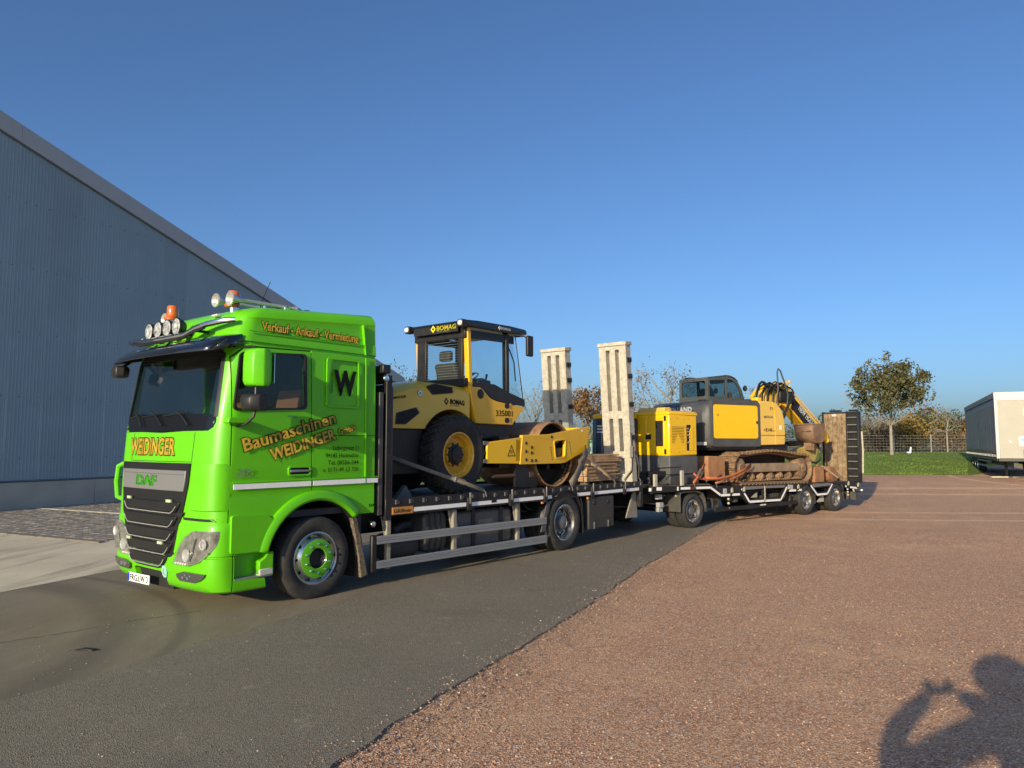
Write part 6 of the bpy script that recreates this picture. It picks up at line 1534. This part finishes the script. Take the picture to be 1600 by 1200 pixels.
eb(MB().tube([(1.75, -.03, 3.25), (2.05, -.03, 3.30), (2.2, -.03, 3.25)], .09, 12).box(1.62, 2.22, -.30, -.21, 3.08, 3.40), 'valve_block', BLACK, bevel=.03)
vy = MB(); r = random.Random(9)
for k in range(14):
    x, z = 1.62 + r.uniform(0, .52), 3.42 + r.uniform(0, .26); vy.box(x, x + r.uniform(.05, .13), -.30 + r.uniform(0, .1), -.18, z, z + r.uniform(.04, .10))
eb(vy, 'yellow_fittings', YEL_P, bevel=.01)
hz = []
for k in range(14):
    t = k / 8; x0 = .60 + .055 * k; x1 = 1.30 + .075 * k; zt = 3.64 - .05 * (k % 3) + .03 * math.sin(k); y = -.32 + .035 * (k % 4)
    eb(MB().tube([(x0, y, 3.0), (x0 + .03, y, 3.3), (x0 + .16, y, zt - .08), ((x0 + x1) / 2 - .08, y, zt), (x1 - .10, y, zt - .16), (x1, y + .05, 3.30 - .02 * k)], .018, 7), 'hydraulic_hose', BLACKP)
eb(MB().tube([(1.42, -.34, 3.05), (1.50, -.34, 3.45), (1.48, -.34, 3.90), (1.53, -.34, 4.02), (1.60, -.34, 3.98), (1.80, -.34, 3.56), (1.92, -.32, 3.30), (1.90, -.3, 2.98)], .022, 8), 'tall_hose_loop', mat('blue_grey_hose', (.05, .07, .085), .5))
eb(MB().tube([(.52, -.25, 3.18), (.80, -.2, 3.40), (1.1, -.2, 3.52)], .05, 8), 'boom_foot_cover', YEL_B)
# stick folded back under the boom
eb(MB().prism([(3.52, 2.25), (3.62, 2.05), (3.30, 1.45), (3.05, 1.26), (2.25, 1.50), (2.2, 1.66), (2.95, 1.86), (3.30, 2.15)], 'y', -.10, .14), 'stick', mat('olive_worn_yellow', (.28, .21, .05), .6, col2=(.40, .30, .08), vs=5, dust=.5), bevel=.02)
eb(MB().tube([(2.15, -.02, 1.92), (2.75, -.02, 1.94)], .075, 12).tube([(2.7, -.02, 1.94), (3.2, -.02, 1.98)], .04, 10), 'bucket_cylinder', BLACK)
eb(MB().tube([(3.30, -.16, 1.95), (3.42, -.20, 1.7), (3.36, -.2, 1.45), (3.2, -.18, 1.36), (2.9, -.16, 1.42)], .03, 7), 'hydraulic_hose', BLACKP)
eb(MB().prism([(3.46, 2.42), (3.62, 2.30), (3.72, 1.98), (3.60, 1.93), (3.45, 2.1)], 'y', -.26, -.20), 'boom_end_lug', YEL_B, bevel=.01)
# bucket (ditching type): curved back towards the truck, mouth upward
bx = 2.62
sec = [(bx, 2.49), (bx + .02, 2.20), (bx + .11, 2.03), (bx + .28, 1.95), (bx + .40, 1.96), (bx + .50, 2.5)]
BR_ = mat('brown_worn_bucket', (.15, .085, .055), .6, metal=.25, col2=(.27, .17, .11), vs=4, dust=.4, dcol=(.25, .18, .12), bump=.3)
sh = []
for x, z in [(bx, 2.49), (bx + .015, 2.28), (bx + .06, 2.10), (bx + .15, 1.99), (bx + .28, 1.945), (bx + .40, 1.97), (bx + .46, 2.16), (bx + .50, 2.36)]: sh.append([(x, -.56, z), (x, .07, z)])
bk = eb(MB().grid(sh), 'bucket', BR_, thick=.025)
for y in (-.575, .07): eb(MB().prism([(bx, 2.49), (bx + .015, 2.28), (bx + .06, 2.10), (bx + .15, 1.99), (bx + .28, 1.945), (bx + .40, 1.97), (bx + .46, 2.16), (bx + .50, 2.50)], 'y', y - .012, y + .012), 'bucket_cheek', BR_, bk, bevel=.004)
eb(MB().box(bx - .035, bx + .02, -.59, .09, 2.455, 2.50), 'bucket_lip', BR_, bk, bevel=.008); eb(MB().tube([(bx - .02, -.5, 2.28), (bx - .02, .0, 2.28)], .012, 6), 'weld_bead', BR_, bk)
eb(MB().prism([(bx + .2, 1.95), (bx + .36, 1.96), (bx + .34, 1.72), (bx + .22, 1.74)], 'y', -.32, -.08), 'bucket_bracket', RUSTD, bk)

# ================================================================== LOAD ON THE TRAILER
gen = thing('compressor', 'yellow box-shaped compressor with dark grey base and black grille on trailer front', 'compressor', RM_ @ Matrix.Translation((.06, .95, .985)))
GMx = Matrix.Translation((-.06, -.95, -.985))
def gb(mb, nm, m, par=gen, **k): return mb.xf(GMx).build(nm, m, par, **k)
gx0, gx1, gy0, gy1 = -.462, .585, .30, 1.62
gb(MB().box(gx0, gx1, gy0, gy1, 1.64, 2.60), 'housing', YEL_B, bevel=.035)
tp_ = MB().loft([[(gx0 - .01 + a, gy0 - .01 + a, z), (gx1 + .01 - a, gy0 - .01 + a, z), (gx1 + .01 - a, gy1 + .01 - a, z), (gx0 - .01 + a, gy1 + .01 - a, z)] for z, a in ((2.58, 0), (2.64, 0), (2.675, .04), (2.68, .07))]); gb(tp_, 'roof_cover', YEL_B, bevel=.012)
gb(MB().prism([(gx0 + .04, 2.67), (gx0 + .10, 2.76), (gx0 + .30, 2.77), (gx0 + .34, 2.67)], 'y', gy0 + .18, gy1 - .35), 'exhaust_hatch', YEL_P, bevel=.02)
gb(MB().box(gx0 - .005, gx1 + .005, gy0 - .005, gy1 + .005, 1.22, 1.637), 'base_frame', GREY, bevel=.02)
gb(MB().box(gx0 - .02, gx1 + .02, gy0 - .02, gy1 + .02, .99, 1.215), 'skid', mat('dark_skid', (.045, .05, .055), .55, dust=.3), bevel=.02)
gb(MB().box(gx0 - .6, gx0 - .02, gy0 + .1, gy0 + .2, 1.18, 1.30), 'tow_beam', BLACK)
# long side (facing the truck): doors, vent grille, handle
gb(MB().box(gx0 - .008, gx0 + .01, gy0 + .14, gy0 + .62, 1.70, 2.56), 'service_door', YEL_B, bevel=.012); gb(MB().box(gx0 - .008, gx0 + .01, gy0 + .66, gy1 - .06, 1.70, 2.56), 'service_door', YEL_B, bevel=.012)
v_ = MB(); vf = gb(MB().box(gx0 - .012, gx0, gy0 + .17, gy0 + .38, 1.86, 2.45), 'vent_grille', DARK)
for i in range(6): v_.box(gx0 - .016, gx0 - .010, gy0 + .18 + i * .035, gy0 + .188 + i * .035, 1.87, 2.44)
for i in range(15): v_.box(gx0 - .017, gx0 - .010, gy0 + .175, gy0 + .375, 1.88 + i * .04, 1.888 + i * .04)
gb(v_, 'grille_bars', BLACKP, vf)
gb(MB().box(gx0 - .014, gx0 + .02, gy0 + .52, gy0 + .68, 2.02, 2.14), 'handle_recess', DARK)
for z in (2.50, 1.74): gb(MB().prism(rrect(gy0 + .085, gy0 + .135, z - .06, z + .06, .02), 'x', gx0 - .02, gx0), 'hinge', BLACKP)
# end (facing the camera): slotted grille with panel, controls
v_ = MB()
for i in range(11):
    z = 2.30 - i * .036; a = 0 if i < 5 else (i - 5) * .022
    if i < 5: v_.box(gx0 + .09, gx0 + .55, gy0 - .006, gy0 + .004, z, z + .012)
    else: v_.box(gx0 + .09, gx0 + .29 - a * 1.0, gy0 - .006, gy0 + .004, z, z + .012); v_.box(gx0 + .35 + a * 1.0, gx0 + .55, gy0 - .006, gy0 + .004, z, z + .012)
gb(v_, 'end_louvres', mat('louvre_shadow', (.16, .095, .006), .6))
cp = gb(MB().prism(rrect(gx0 + .64, gx0 + .80, 1.76, 2.36, .02), 'y', gy0 - .006, gy0 + .02), 'control_recess', DARK)
gb(MB().prism([(gx0 + .74, 1.76), (gx0 + .90, 1.76), (gx0 + .90, 2.32), (gx0 + .80, 2.30), (gx0 + .74, 2.20)], 'y', gy0 - .012, gy0), 'control_door', YEL_B, cp, bevel=.006)
for z, m in ((2.27, STEELW), (2.2, STEELW), (2.12, RUST), (2.05, BLACKP), (1.95, STEELW)): gb(MB().sphere((gx0 + .69, gy0 - .008, z), .026, 8, 6), 'valve_knob', m, cp)
sc = MB()
for x, z in ((.06, 2.48), (.3, 2.5), (.55, 2.48), (.75, 2.5), (.06, 2.1), (.06, 1.75), (.35, 1.72), (.6, 2.3), (.6, 1.9), (.98, 2.1), (.98, 1.75)): sc.cyl((gx0 + x, gy0 - .006, z), (gx0 + x, gy0 + .003, z), .010, 6)
gb(sc, 'panel_screws', mat('brown_screw', (.25, .13, .02), .5))
bl = thing('generator', 'dark blue machine cabinet with teal corner and yellow top behind the grey ramp', 'machine cabinet', RM_ @ Matrix.Translation((-.9, 2.0, .985)))
GB = Matrix.Translation((.9, -2.0, -.985))
def bb_(mb, nm, m, par=bl, **k): return mb.xf(GB).build(nm, m, par, **k)
NAVY = mat('navy_blue_paint', (.012, .028, .065), .4, coat=.3, dust=.2); TEAL = mat('teal_paint', (.012, .10, .16), .4, coat=.3)
bb_(MB().box(-1.18, -.5, 1.70, 1.915, 1.30, 2.50), 'cabinet', NAVY, bevel=.02)
bb_(MB().box(-1.20, -.48, 1.905, 2.0, 1.30, 2.50), 'corner_post', TEAL, bevel=.03)
bb_(MB().box(-1.18, -.48, 1.2, 1.70, 1.30, 2.50), 'cabinet_side', NAVY, bevel=.02)
bb_(MB().box(-1.20, -.47, 1.2, 2.0, 2.505, 2.62), 'yellow_top', YEL_B, bevel=.03)
for z in (2.32, 2.25, 2.18): bb_(MB().box(-1.187, -1.18, 1.3, 1.86, z, z + .03), 'white_line', TXT_WHT)
bb_(MB().box(-1.2, -.48, 1.2, 2.0, .985, 1.295), 'skid', BLACK)
o = bb_(MB().box(-1.30, -1.28, 1.92, 2.22, 1.60, 2.0), 'green_white_sign', mat('sign_white_green', (.62, .75, .58), .5)); bb_(MB().box(-1.304, -1.30, 1.92, 2.22, 1.93, 1.99), 'sign_green_bar', mat('bright_green_sign', (.06, .42, .10), .5), o); bb_(MB().box(-1.304, -1.30, 1.92, 2.22, 1.61, 1.65), 'sign_teal_bar', mat('bright_green_sign'), o)
# orange straps and hoses in front of the tracks
OR_ = mat('orange_webbing', (.50, .13, .04), .85, var=.15, vs=20, dust=.3, dcol=(.4, .24, .14), bump=.4, bs=100)
strap('orange lashing strap tied from the trailer deck edge up toward the compressor', [(.62, .12, 1.45), (.45, .08, 1.33), (.25, .04, 1.17), (.02, .02, 1.02)], .07, OR_, RM_, buckle=(1, .5))
strap('long orange strap running low from the deck edge to the excavator track', [(2.45, .04, 1.42), (2.0, .02, 1.25), (1.5, .02, 1.14), (1.0, .03, 1.10), (.5, .05, 1.13)], .06, OR_, RM_)
strap('second orange strap beside the long one, ending on the trailer deck', [(2.45, .06, 1.36), (2.0, .0, 1.19), (1.55, -.01, 1.08), (1.05, .0, 1.02), (.85, .01, 1.0)], .05, mat('dull_orange_webbing', (.38, .13, .05), .85, var=.2, vs=20, dust=.3), RM_, buckle=(2, .6))
strap('red-orange strap loop lying on the sloping front deck', [(.15, .10, 1.24), (.35, .08, 1.12), (.60, .06, 1.10), (.9, .05, 1.12), (1.2, .06, 1.17)], .05, mat('red_webbing', (.55, .11, .06), .85, var=.2, vs=20), RM_)
# rusty attachment and scrap parts at the rear of the trailer deck
rbx = thing('rusty_steel_box', 'rusty open steel box on the trailer deck behind the excavator track', 'steel box', RM_ @ Matrix.Translation((6.0, .4, .85)))
for nm, b in (('side_plate', (-.26, .26, -.28, -.25, 0, .42)), ('side_plate', (-.26, .26, .45, .48, 0, .42)), ('end_plate', (.23, .26, -.25, .45, 0, .42)), ('end_plate', (-.26, -.23, -.25, .45, 0, .42)), ('floor_plate', (-.23, .23, -.25, .45, 0, .03))): MB().box(*b).build(nm, MATS['orange_rust_plate'], rbx, bevel=.006)
pr = thing('spare_bucket', 'small rusty toothed excavator bucket lying by the trailer ramp', 'bucket', RM_ @ Matrix.Translation((7.05, .45, .84)))
sh = [[(x, -.25, z), (x, .35, z)] for x, z in ((-.30, .42), (-.38, .25), (-.34, .08), (-.18, .0), (.06, .02), (.25, .12))]
MB().grid(sh).build('bucket_shell', RUST, pr, thick=.03)
for y in (-.25, .35): MB().prism([(-.30, .42), (-.38, .25), (-.34, .08), (-.18, .0), (.06, .02), (.25, .12), (.0, .38)], 'y', y - .012, y + .012).build('bucket_cheek', RUST, pr)
for k in range(4): MB().box(.22, .40, -.24 + k * .18, -.18 + k * .18, .10, .16).build('bucket_tooth', mat('pale_worn_steel', (.42, .32, .22), .6, metal=.3), pr)
for k, (a, b, lb) in enumerate((((6.45, .25, 1.20), (7.3, .2, .92), 'long rusty steel bar leaning across the small bucket'), ((6.5, .3, 1.28), (7.0, .1, .95), 'short pale steel pin bar beside the small bucket'), ((6.6, .5, 1.30), (7.5, .35, 1.05), 'brown pipe lying over the small bucket'))):
    o = MB().tube([RM_ @ Vector(a), RM_ @ Vector(b)], .03, 8).build('steel_bar', RUST if k != 1 else mat('pale_worn_steel')); tag(o, lb, 'steel bar', 'scrap bars at the trailer rear')
# ================================================================== PARKED SEMI-TRAILER (right)
SAZ = 27.4
SM = frame(20.35, 31.0, SAZ, gz(21, 31.))
semi = thing('semi_trailer', 'parked grey curtain-sided semi-trailer with pale front wall, at right', 'trailer', SM)
# local x = backwards (away from the camera), local y = to the left of that; the body extends to the right (negative y)
TARP = mat('grey_tarpaulin', (.23, .235, .225), .6, var=.06, vs=2., dust=.3, dcol=(.22, .21, .2), bump=.15, bs=6)
BULK = mat('pale_grey_bulkhead', (.35, .335, .28), .55, var=.04, vs=2, dust=.25, dcol=(.34, .32, .28))
L_ = 14.8
H0, H1 = .96, 3.72
P = []
for i in range(121):
    x = .12 + (L_ - .24) * i / 120; row = []
    for j in range(9):
        z = H0 + .08 + (H1 - .35 - H0) * j / 8; row.append((x, .012 * math.sin(i * .9 + .6 * math.sin(j)) - .006 + .012 * noise.noise(Vector((x * 2, z, 0))), z))
    P.append(row)
MB().grid(P).build('side_curtain', TARP, semi, thick=.004, recalc=False)
MB().box(.03, L_, -2.48, -.02, H0, H1 - .1).build('load_box', DARK, semi)
MB().box(-.02, L_ + .02, -2.52, .025, H1 - .24, H1 - .14).build('cant_rail', mat('grey_rail', (.25, .26, .27), .45), semi, bevel=.01)
MB().box(-.03, L_ + .03, -2.53, .035, H1 - .14, H1).build('roof', BULK, semi, bevel=.02)
MB().box(-.03, .02, -2.46, -.10, H0 - .02, H1 - .24).build('front_wall', BULK, semi, bevel=.01)
MB().box(-.06, .02, -.10, .03, H0 - .03, H1 - .18).build('corner_post', mat('pale_post', (.50, .50, .47), .5), semi, bevel=.02); MB().box(-.06, .02, -2.53, -2.46, H0 - .03, H1 - .18).build('corner_post', mat('pale_post'), semi, bevel=.02)
MB().box(-.05, .03, -2.53, .035, H1 - .36, H1 - .01).build('front_header', mat('white_header', (.55, .54, .48), .5), semi, bevel=.02)
MB().box(.05, L_, -.03, .02, H0 - .12, H0 + .02).build('side_raves', BLACK, semi, bevel=.01)
ns = 26
for k in range(ns):
    x = .35 + (L_ - .7) * k / (ns - 1); MB().box(x, x + .22, .015, .03, H0 + .03, H0 + .13).build('curtain_buckle', mat('white_buckle', (.66, .65, .60), .5), semi)
MB().box(-.036, -.03, -1.30, -.98, 2.72, 3.02).build('front_label', WHITEP, semi)
MB().box(-.036, -.03, -1.16, -.78, 1.46, 1.86).build('paper_label', mat('pale_label', (.60, .64, .58), .5), semi)
MB().box(-.038, -.036, -1.12, -.82, 1.66, 1.76).build('label_band', mat('blue_label_band', (.20, .36, .50), .5), semi)
MB().box(-.036, -.03, -.52, -.44, 1.60, 1.66).build('small_label', WHITEP, semi)
fr_ = MB()
for y in (-1.12, -1.62): fr_.tube([(-.06, y, 1.02), (-.20, y, 1.12), (-.20, y, 2.06), (-.08, y, 2.10)], .05, 8)
for z in (1.3, 1.75, 2.06): fr_.box(-.23, -.17, -1.64, -1.06, z, z + .06)
fr_.build('connection_frame', BLACK, semi)
MB().tube([(-.05, -.95, 1.0), (-.10, -.95, 1.3)], .03, 6).build('air_line_stub', BLACK, semi)
ch = MB().box(.3, L_ - .2, -.75, -.60, .55, .90).box(.3, L_ - .2, -1.9, -1.75, .55, .90).box(.0, L_, -2.45, -.05, .82, .95); ch.build('chassis', BLACK, semi)
for y in (-.62, -1.88):
    MB().box(2.9, 3.02, y - .06, y + .06, .02, .85).build('landing_leg', BLACK, semi, bevel=.01); MB().box(2.84, 3.08, y - .12, y + .12, .0, .04).build('landing_foot', BLACK, semi)
MB().box(3.2, 9.0, -.10, -.05, .46, .56).build('underrun_bar', mat('dull_bar', (.16, .16, .16), .5), semi); MB().box(3.2, 9.0, -.10, -.05, .70, .78).build('underrun_bar', mat('dull_bar'), semi)
sw_ = wheel(semi, .50, .30, .38, False, 'rear', seg=28); first = True
for x in (9.4, 10.75, 12.1):
    for y, fl in ((-.06, True), (-2.44, False)):
        o = sw_ if first else copy_tree(sw_, semi); first = False; place(o, x, y, .50, fl)
MB().box(8.7, 12.8, -.45, -.02, .98 - .06, 1.02 - .06).build('wheel_guard', BLACK, semi)
o = MB().box(26, 46, 36.2 - 4.6, 36.5 - 4.6, gz(30, 32) - .1, gz(30, 32) + .03); 
kb_ = MB(); a = Vector((20.6, 33.6, 0)); d = Vector((1., .0, 0))
for k in range(14): kb_.box(21.4 + k * 1.0, 22.38 + k * 1.0, 33.0, 33.14, gz(22, 33.) - .05, gz(22, 33) + .05)
o = kb_.build('pale_kerb', mat('pale_kerb_stone', (.55, .50, .42), .8, var=.1), bevel=.01); o['kind'] = 'structure'

# ================================================================== SMALL THINGS ON THE GROUND
o = MB().add([(0, 0, 0), (.10, .03, .004), (.22, .02, .002), (.30, .06, .006), (.20, .10, .004), (.08, .09, .012), (.12, .06, .02)], [(0, 1, 6, 5), (1, 2, 3, 6), (3, 4, 5, 6)]).xf(Matrix.Translation((-4.02, 6.95, .022)) @ Matrix.Rotation(R(-15), 4, 'Z') @ Matrix.Scale(.7, 4)).build('rubber_scrap', BLACKP, thick=.008)
tag(o, 'small black scrap of rubber lying on the old asphalt in front of the truck', 'scrap')
rs = np.random.RandomState(4)
def stones(name, n, area, smin, smax, m, zoff):
    vs = []; fs = []; base = np.array([(1, 0, 0), (-1, 0, 0), (0, 1, 0), (0, -1, 0), (0, 0, .8), (0, 0, -.8)], float); tri = [(0, 2, 4), (2, 1, 4), (1, 3, 4), (3, 0, 4), (2, 0, 5), (1, 2, 5), (3, 1, 5), (0, 3, 5)]
    pts = area(n); k = 0; V = np.zeros((len(pts), 6, 3))
    for i, (x, y, z) in enumerate(pts):
        s = smin + (smax - smin) * rs.rand() ** 3; a = rs.rand() * 6.28; c, q = math.cos(a), math.sin(a)
        b = base * s * (1 + .5 * (rs.rand(6, 1) - .5)); b[:, 2] *= .75
        V[i, :, 0] = x + b[:, 0] * c - b[:, 1] * q; V[i, :, 1] = y + b[:, 0] * q + b[:, 1] * c; V[i, :, 2] = z + b[:, 2] + s * .25
    F = (np.array(tri)[None] + (np.arange(len(pts)) * 6)[:, None, None]).reshape(-1, 3)
    me = bpy.data.meshes.new(name); me.from_pydata(V.reshape(-1, 3).tolist(), [], F.tolist()); me.materials.append(m)
    o = bpy.data.objects.new(name, me); COL.objects.link(o); o['kind'] = 'stuff'; return o
def smat(name, c1, c2):
    m = bpy.data.materials.new(name); m.use_nodes = True; n = m.node_tree.nodes; l = m.node_tree.links
    g = n.new('ShaderNodeNewGeometry'); r_ = n.new('ShaderNodeValToRGB'); l.new(g.outputs['Random Per Island'], r_.inputs[0])
    e = r_.color_ramp.elements; e[0].color = (*c1, 1); e[1].color = (*c2, 1); x = e.new(.93); x.color = (*c2, 1); e[-1].color = (.62, .50, .40, 1)
    l.new(r_.outputs[0], n['Principled BSDF'].inputs[0]); n['Principled BSDF'].inputs['Roughness'].default_value = .85; return m
def edge_x(y):
    for (a, b), (c, d) in zip(EDGE, EDGE[1:]):
        if b <= y <= d: return a + (c - a) * (y - b) / (d - b)
    return EDGE[0][0]
def area_gravel(n):
    out = []
    while len(out) < n:
        y = 2.2 + 14 * rs.rand() ** 1.9; x = -2 + (y * .80 + 3) * rs.rand()
        if x > edge_x(y) + .03: out.append((x, y, 0.))
    return out
def area_edge(n):
    out = []
    while len(out) < n:
        y = 2.2 + 16 * rs.rand() ** 1.4; out.append((edge_x(y) + rs.normal(.05, .20), y, .018))
    return out
def area_asph(n):
    out = []
    while len(out) < n:
        y = 2.4 + 10 * rs.rand() ** 1.6; x = -5 + 8 * rs.rand()
        if x < edge_x(y) - .02: out.append((x, y, .022))
    return out
# fine cracks in the old asphalt
ck = MB(); r_ = random.Random(12)
for pts in ([(-5.05, 7.05), (-4.75, 7.32), (-4.45, 7.62), (-4.28, 7.82)], [(-4.1, 8.05), (-3.85, 8.25), (-3.5, 8.6)], [(-7.2, 6.2), (-6.6, 6.6), (-6.1, 6.75)]):
    q = []
    for a, b in zip(pts, pts[1:]):
        for i in range(8): t = i / 8; q.append(Vector((a[0] + (b[0] - a[0]) * t + r_.uniform(-.018, .018), a[1] + (b[1] - a[1]) * t + r_.uniform(-.018, .018), .0222)))
    ck.grid([[p + Vector((-.7, .7, 0)) * (w := r_.uniform(.002, .007)), p - Vector((-.7, .7, 0)) * w] for p in q])
o = ck.build('asphalt_cracks', mat('crack_dark', (.02, .018, .015), .95), recalc=False); o['kind'] = 'stuff'
stones('gravel_stones', 60000, area_gravel, .004, .012, smat('loose_gravel', (.15, .07, .05), (.52, .31, .20)), 0)
stones('edge_gravel', 9500, area_edge, .004, .014, MATS.get('x') or smat('edge_gravel_mix', (.10, .085, .07), (.36, .24, .17)), 0)
stones('asphalt_grit', 2500, area_asph, .003, .009, smat('asphalt_grit_mix', (.05, .045, .04), (.30, .27, .23)), 0)

# ================================================================== PHOTOGRAPHER (stands at the camera; only the shadow falls into the picture)
def skin(name, verts, edges, radii, m, parent, sub=2):
    me = bpy.data.meshes.new(name); me.from_pydata(verts, edges, []); o = bpy.data.objects.new(name, me); COL.objects.link(o); o.parent = parent
    md = o.modifiers.new('skin', 'SKIN'); md.use_smooth_shade = True
    for sv, r_ in zip(me.skin_vertices[0].data, radii): sv.radius = (r_, r_) if not isinstance(r_, tuple) else r_
    me.skin_vertices[0].data[0].use_root = True
    s = o.modifiers.new('sub', 'SUBSURF'); s.levels = sub; s.render_levels = sub; me.materials.append(m); return o
ph = thing('person', 'person in dark hooded jacket standing at the camera holding up a phone', 'person', Matrix.Translation((.36, -.52, .24)))
stl = thing('added_step_stool', 'unseen low wooden step added under the photographer to raise the cast shadow', 'stool', Matrix.Translation((.36, -.5, 0)))  # unseen stool, added only to lift the photographer's shadow
MB().box(-.3, .3, -.2, .2, .20, .24).build('tread', MATS['weathered_board'], stl, bevel=.005)
for x in (-.27, .25): MB().box(x, x + .03, -.18, .18, 0, .20).build('leg', MATS['weathered_board'], stl)
V = [(0, 0, 1.04), (0, -.01, 1.18), (0, -.02, 1.36), (0, -.02, 1.54), (0, 0, 1.66), (0, .02, 1.76),
     (-.10, 0, .97), (-.12, .02, .52), (-.13, -.03, .10), (-.14, .10, .05), (.10, 0, .97), (.13, .0, .52), (.15, -.04, .10), (.17, .10, .05),
     (-.21, 0, 1.56), (-.80, .18, 1.26), (-.68, .36, 1.44), (-.40, .45, 1.62), (.21, 0, 1.56), (.34, .22, 1.36), (.02, .38, 1.54), (-.20, .44, 1.62)]
E_ = [(0, 1), (1, 2), (2, 3), (3, 4), (4, 5), (0, 6), (6, 7), (7, 8), (8, 9), (0, 10), (10, 11), (11, 12), (12, 13), (3, 14), (14, 15), (15, 16), (16, 17), (3, 18), (18, 19), (19, 20), (20, 21)]
Rd = [.24, .24, .25, .24, .10, .08, .12, .085, .06, .05, .12, .085, .06, .05, .12, .10, .085, .06, .12, .10, .085, .06]
JK = mat('dark_jacket', (.03, .035, .05), .9)
skin('body', V, E_, [(a, a * .8) if i < 4 else a for i, a in enumerate(Rd)], JK, ph)
SKN = mat('skin', (.55, .33, .24), .5)
hd = MB().sphere((0, .05, 1.91), .108, 20, 14, (.84, .98, 1.22)); hd.sphere((0, .158, 1.895), .02, 8, 6, (.8, 1, 1.3)); hd.sphere((-.09, .04, 1.90), .03, 8, 6, (.4, .8, 1.2)); hd.sphere((.09, .04, 1.90), .03, 8, 6, (.4, .8, 1.2))
hdo = hd.build('head', SKN, ph, sharp=180)
MB().sphere((-.02, .0, 1.89), .215, 20, 12, (1.15, .80, 1.0)).build('hood', JK, ph)
for s, (hx, hy, hz) in ((-1, (-.40, .46, 1.60)), (1, (-.205, .465, 1.60))):
    hv = [(hx, hy, hz), (hx, hy + .01, hz + .05)]; he = [(0, 1)]; hr = [.036, .040]
    for k, (fx_, l1) in enumerate(((-.033, .040), (-.011, .045), (.011, .043), (.031, .034))):
        b = len(hv); hv += [(hx + fx_, hy + .015, hz + .075), (hx + fx_ - s * .012, hy + .025, hz + .075 + l1 * .6), (hx + fx_ - s * .03, hy + .03, hz + .075 + l1)]; he += [(1, b), (b, b + 1), (b + 1, b + 2)]; hr += [.0095, .009, .008]
    b = len(hv); hv += [(hx - s * .035, hy + .015, hz + .03), (hx - s * .055, hy + .025, hz + .05)]; he += [(0, b), (b, b + 1)]; hr += [.011, .009]
    skin('hand', hv, he, hr, SKN, ph, 1)
pho = thing('phone', 'black phone held up in landscape by the photographer', 'phone', Matrix.Translation((-.02, -.022, 1.895)))
MB().box(-.005, .15, -.008, .0, -.055, .022).build('case', BLACKP, pho, bevel=.006)
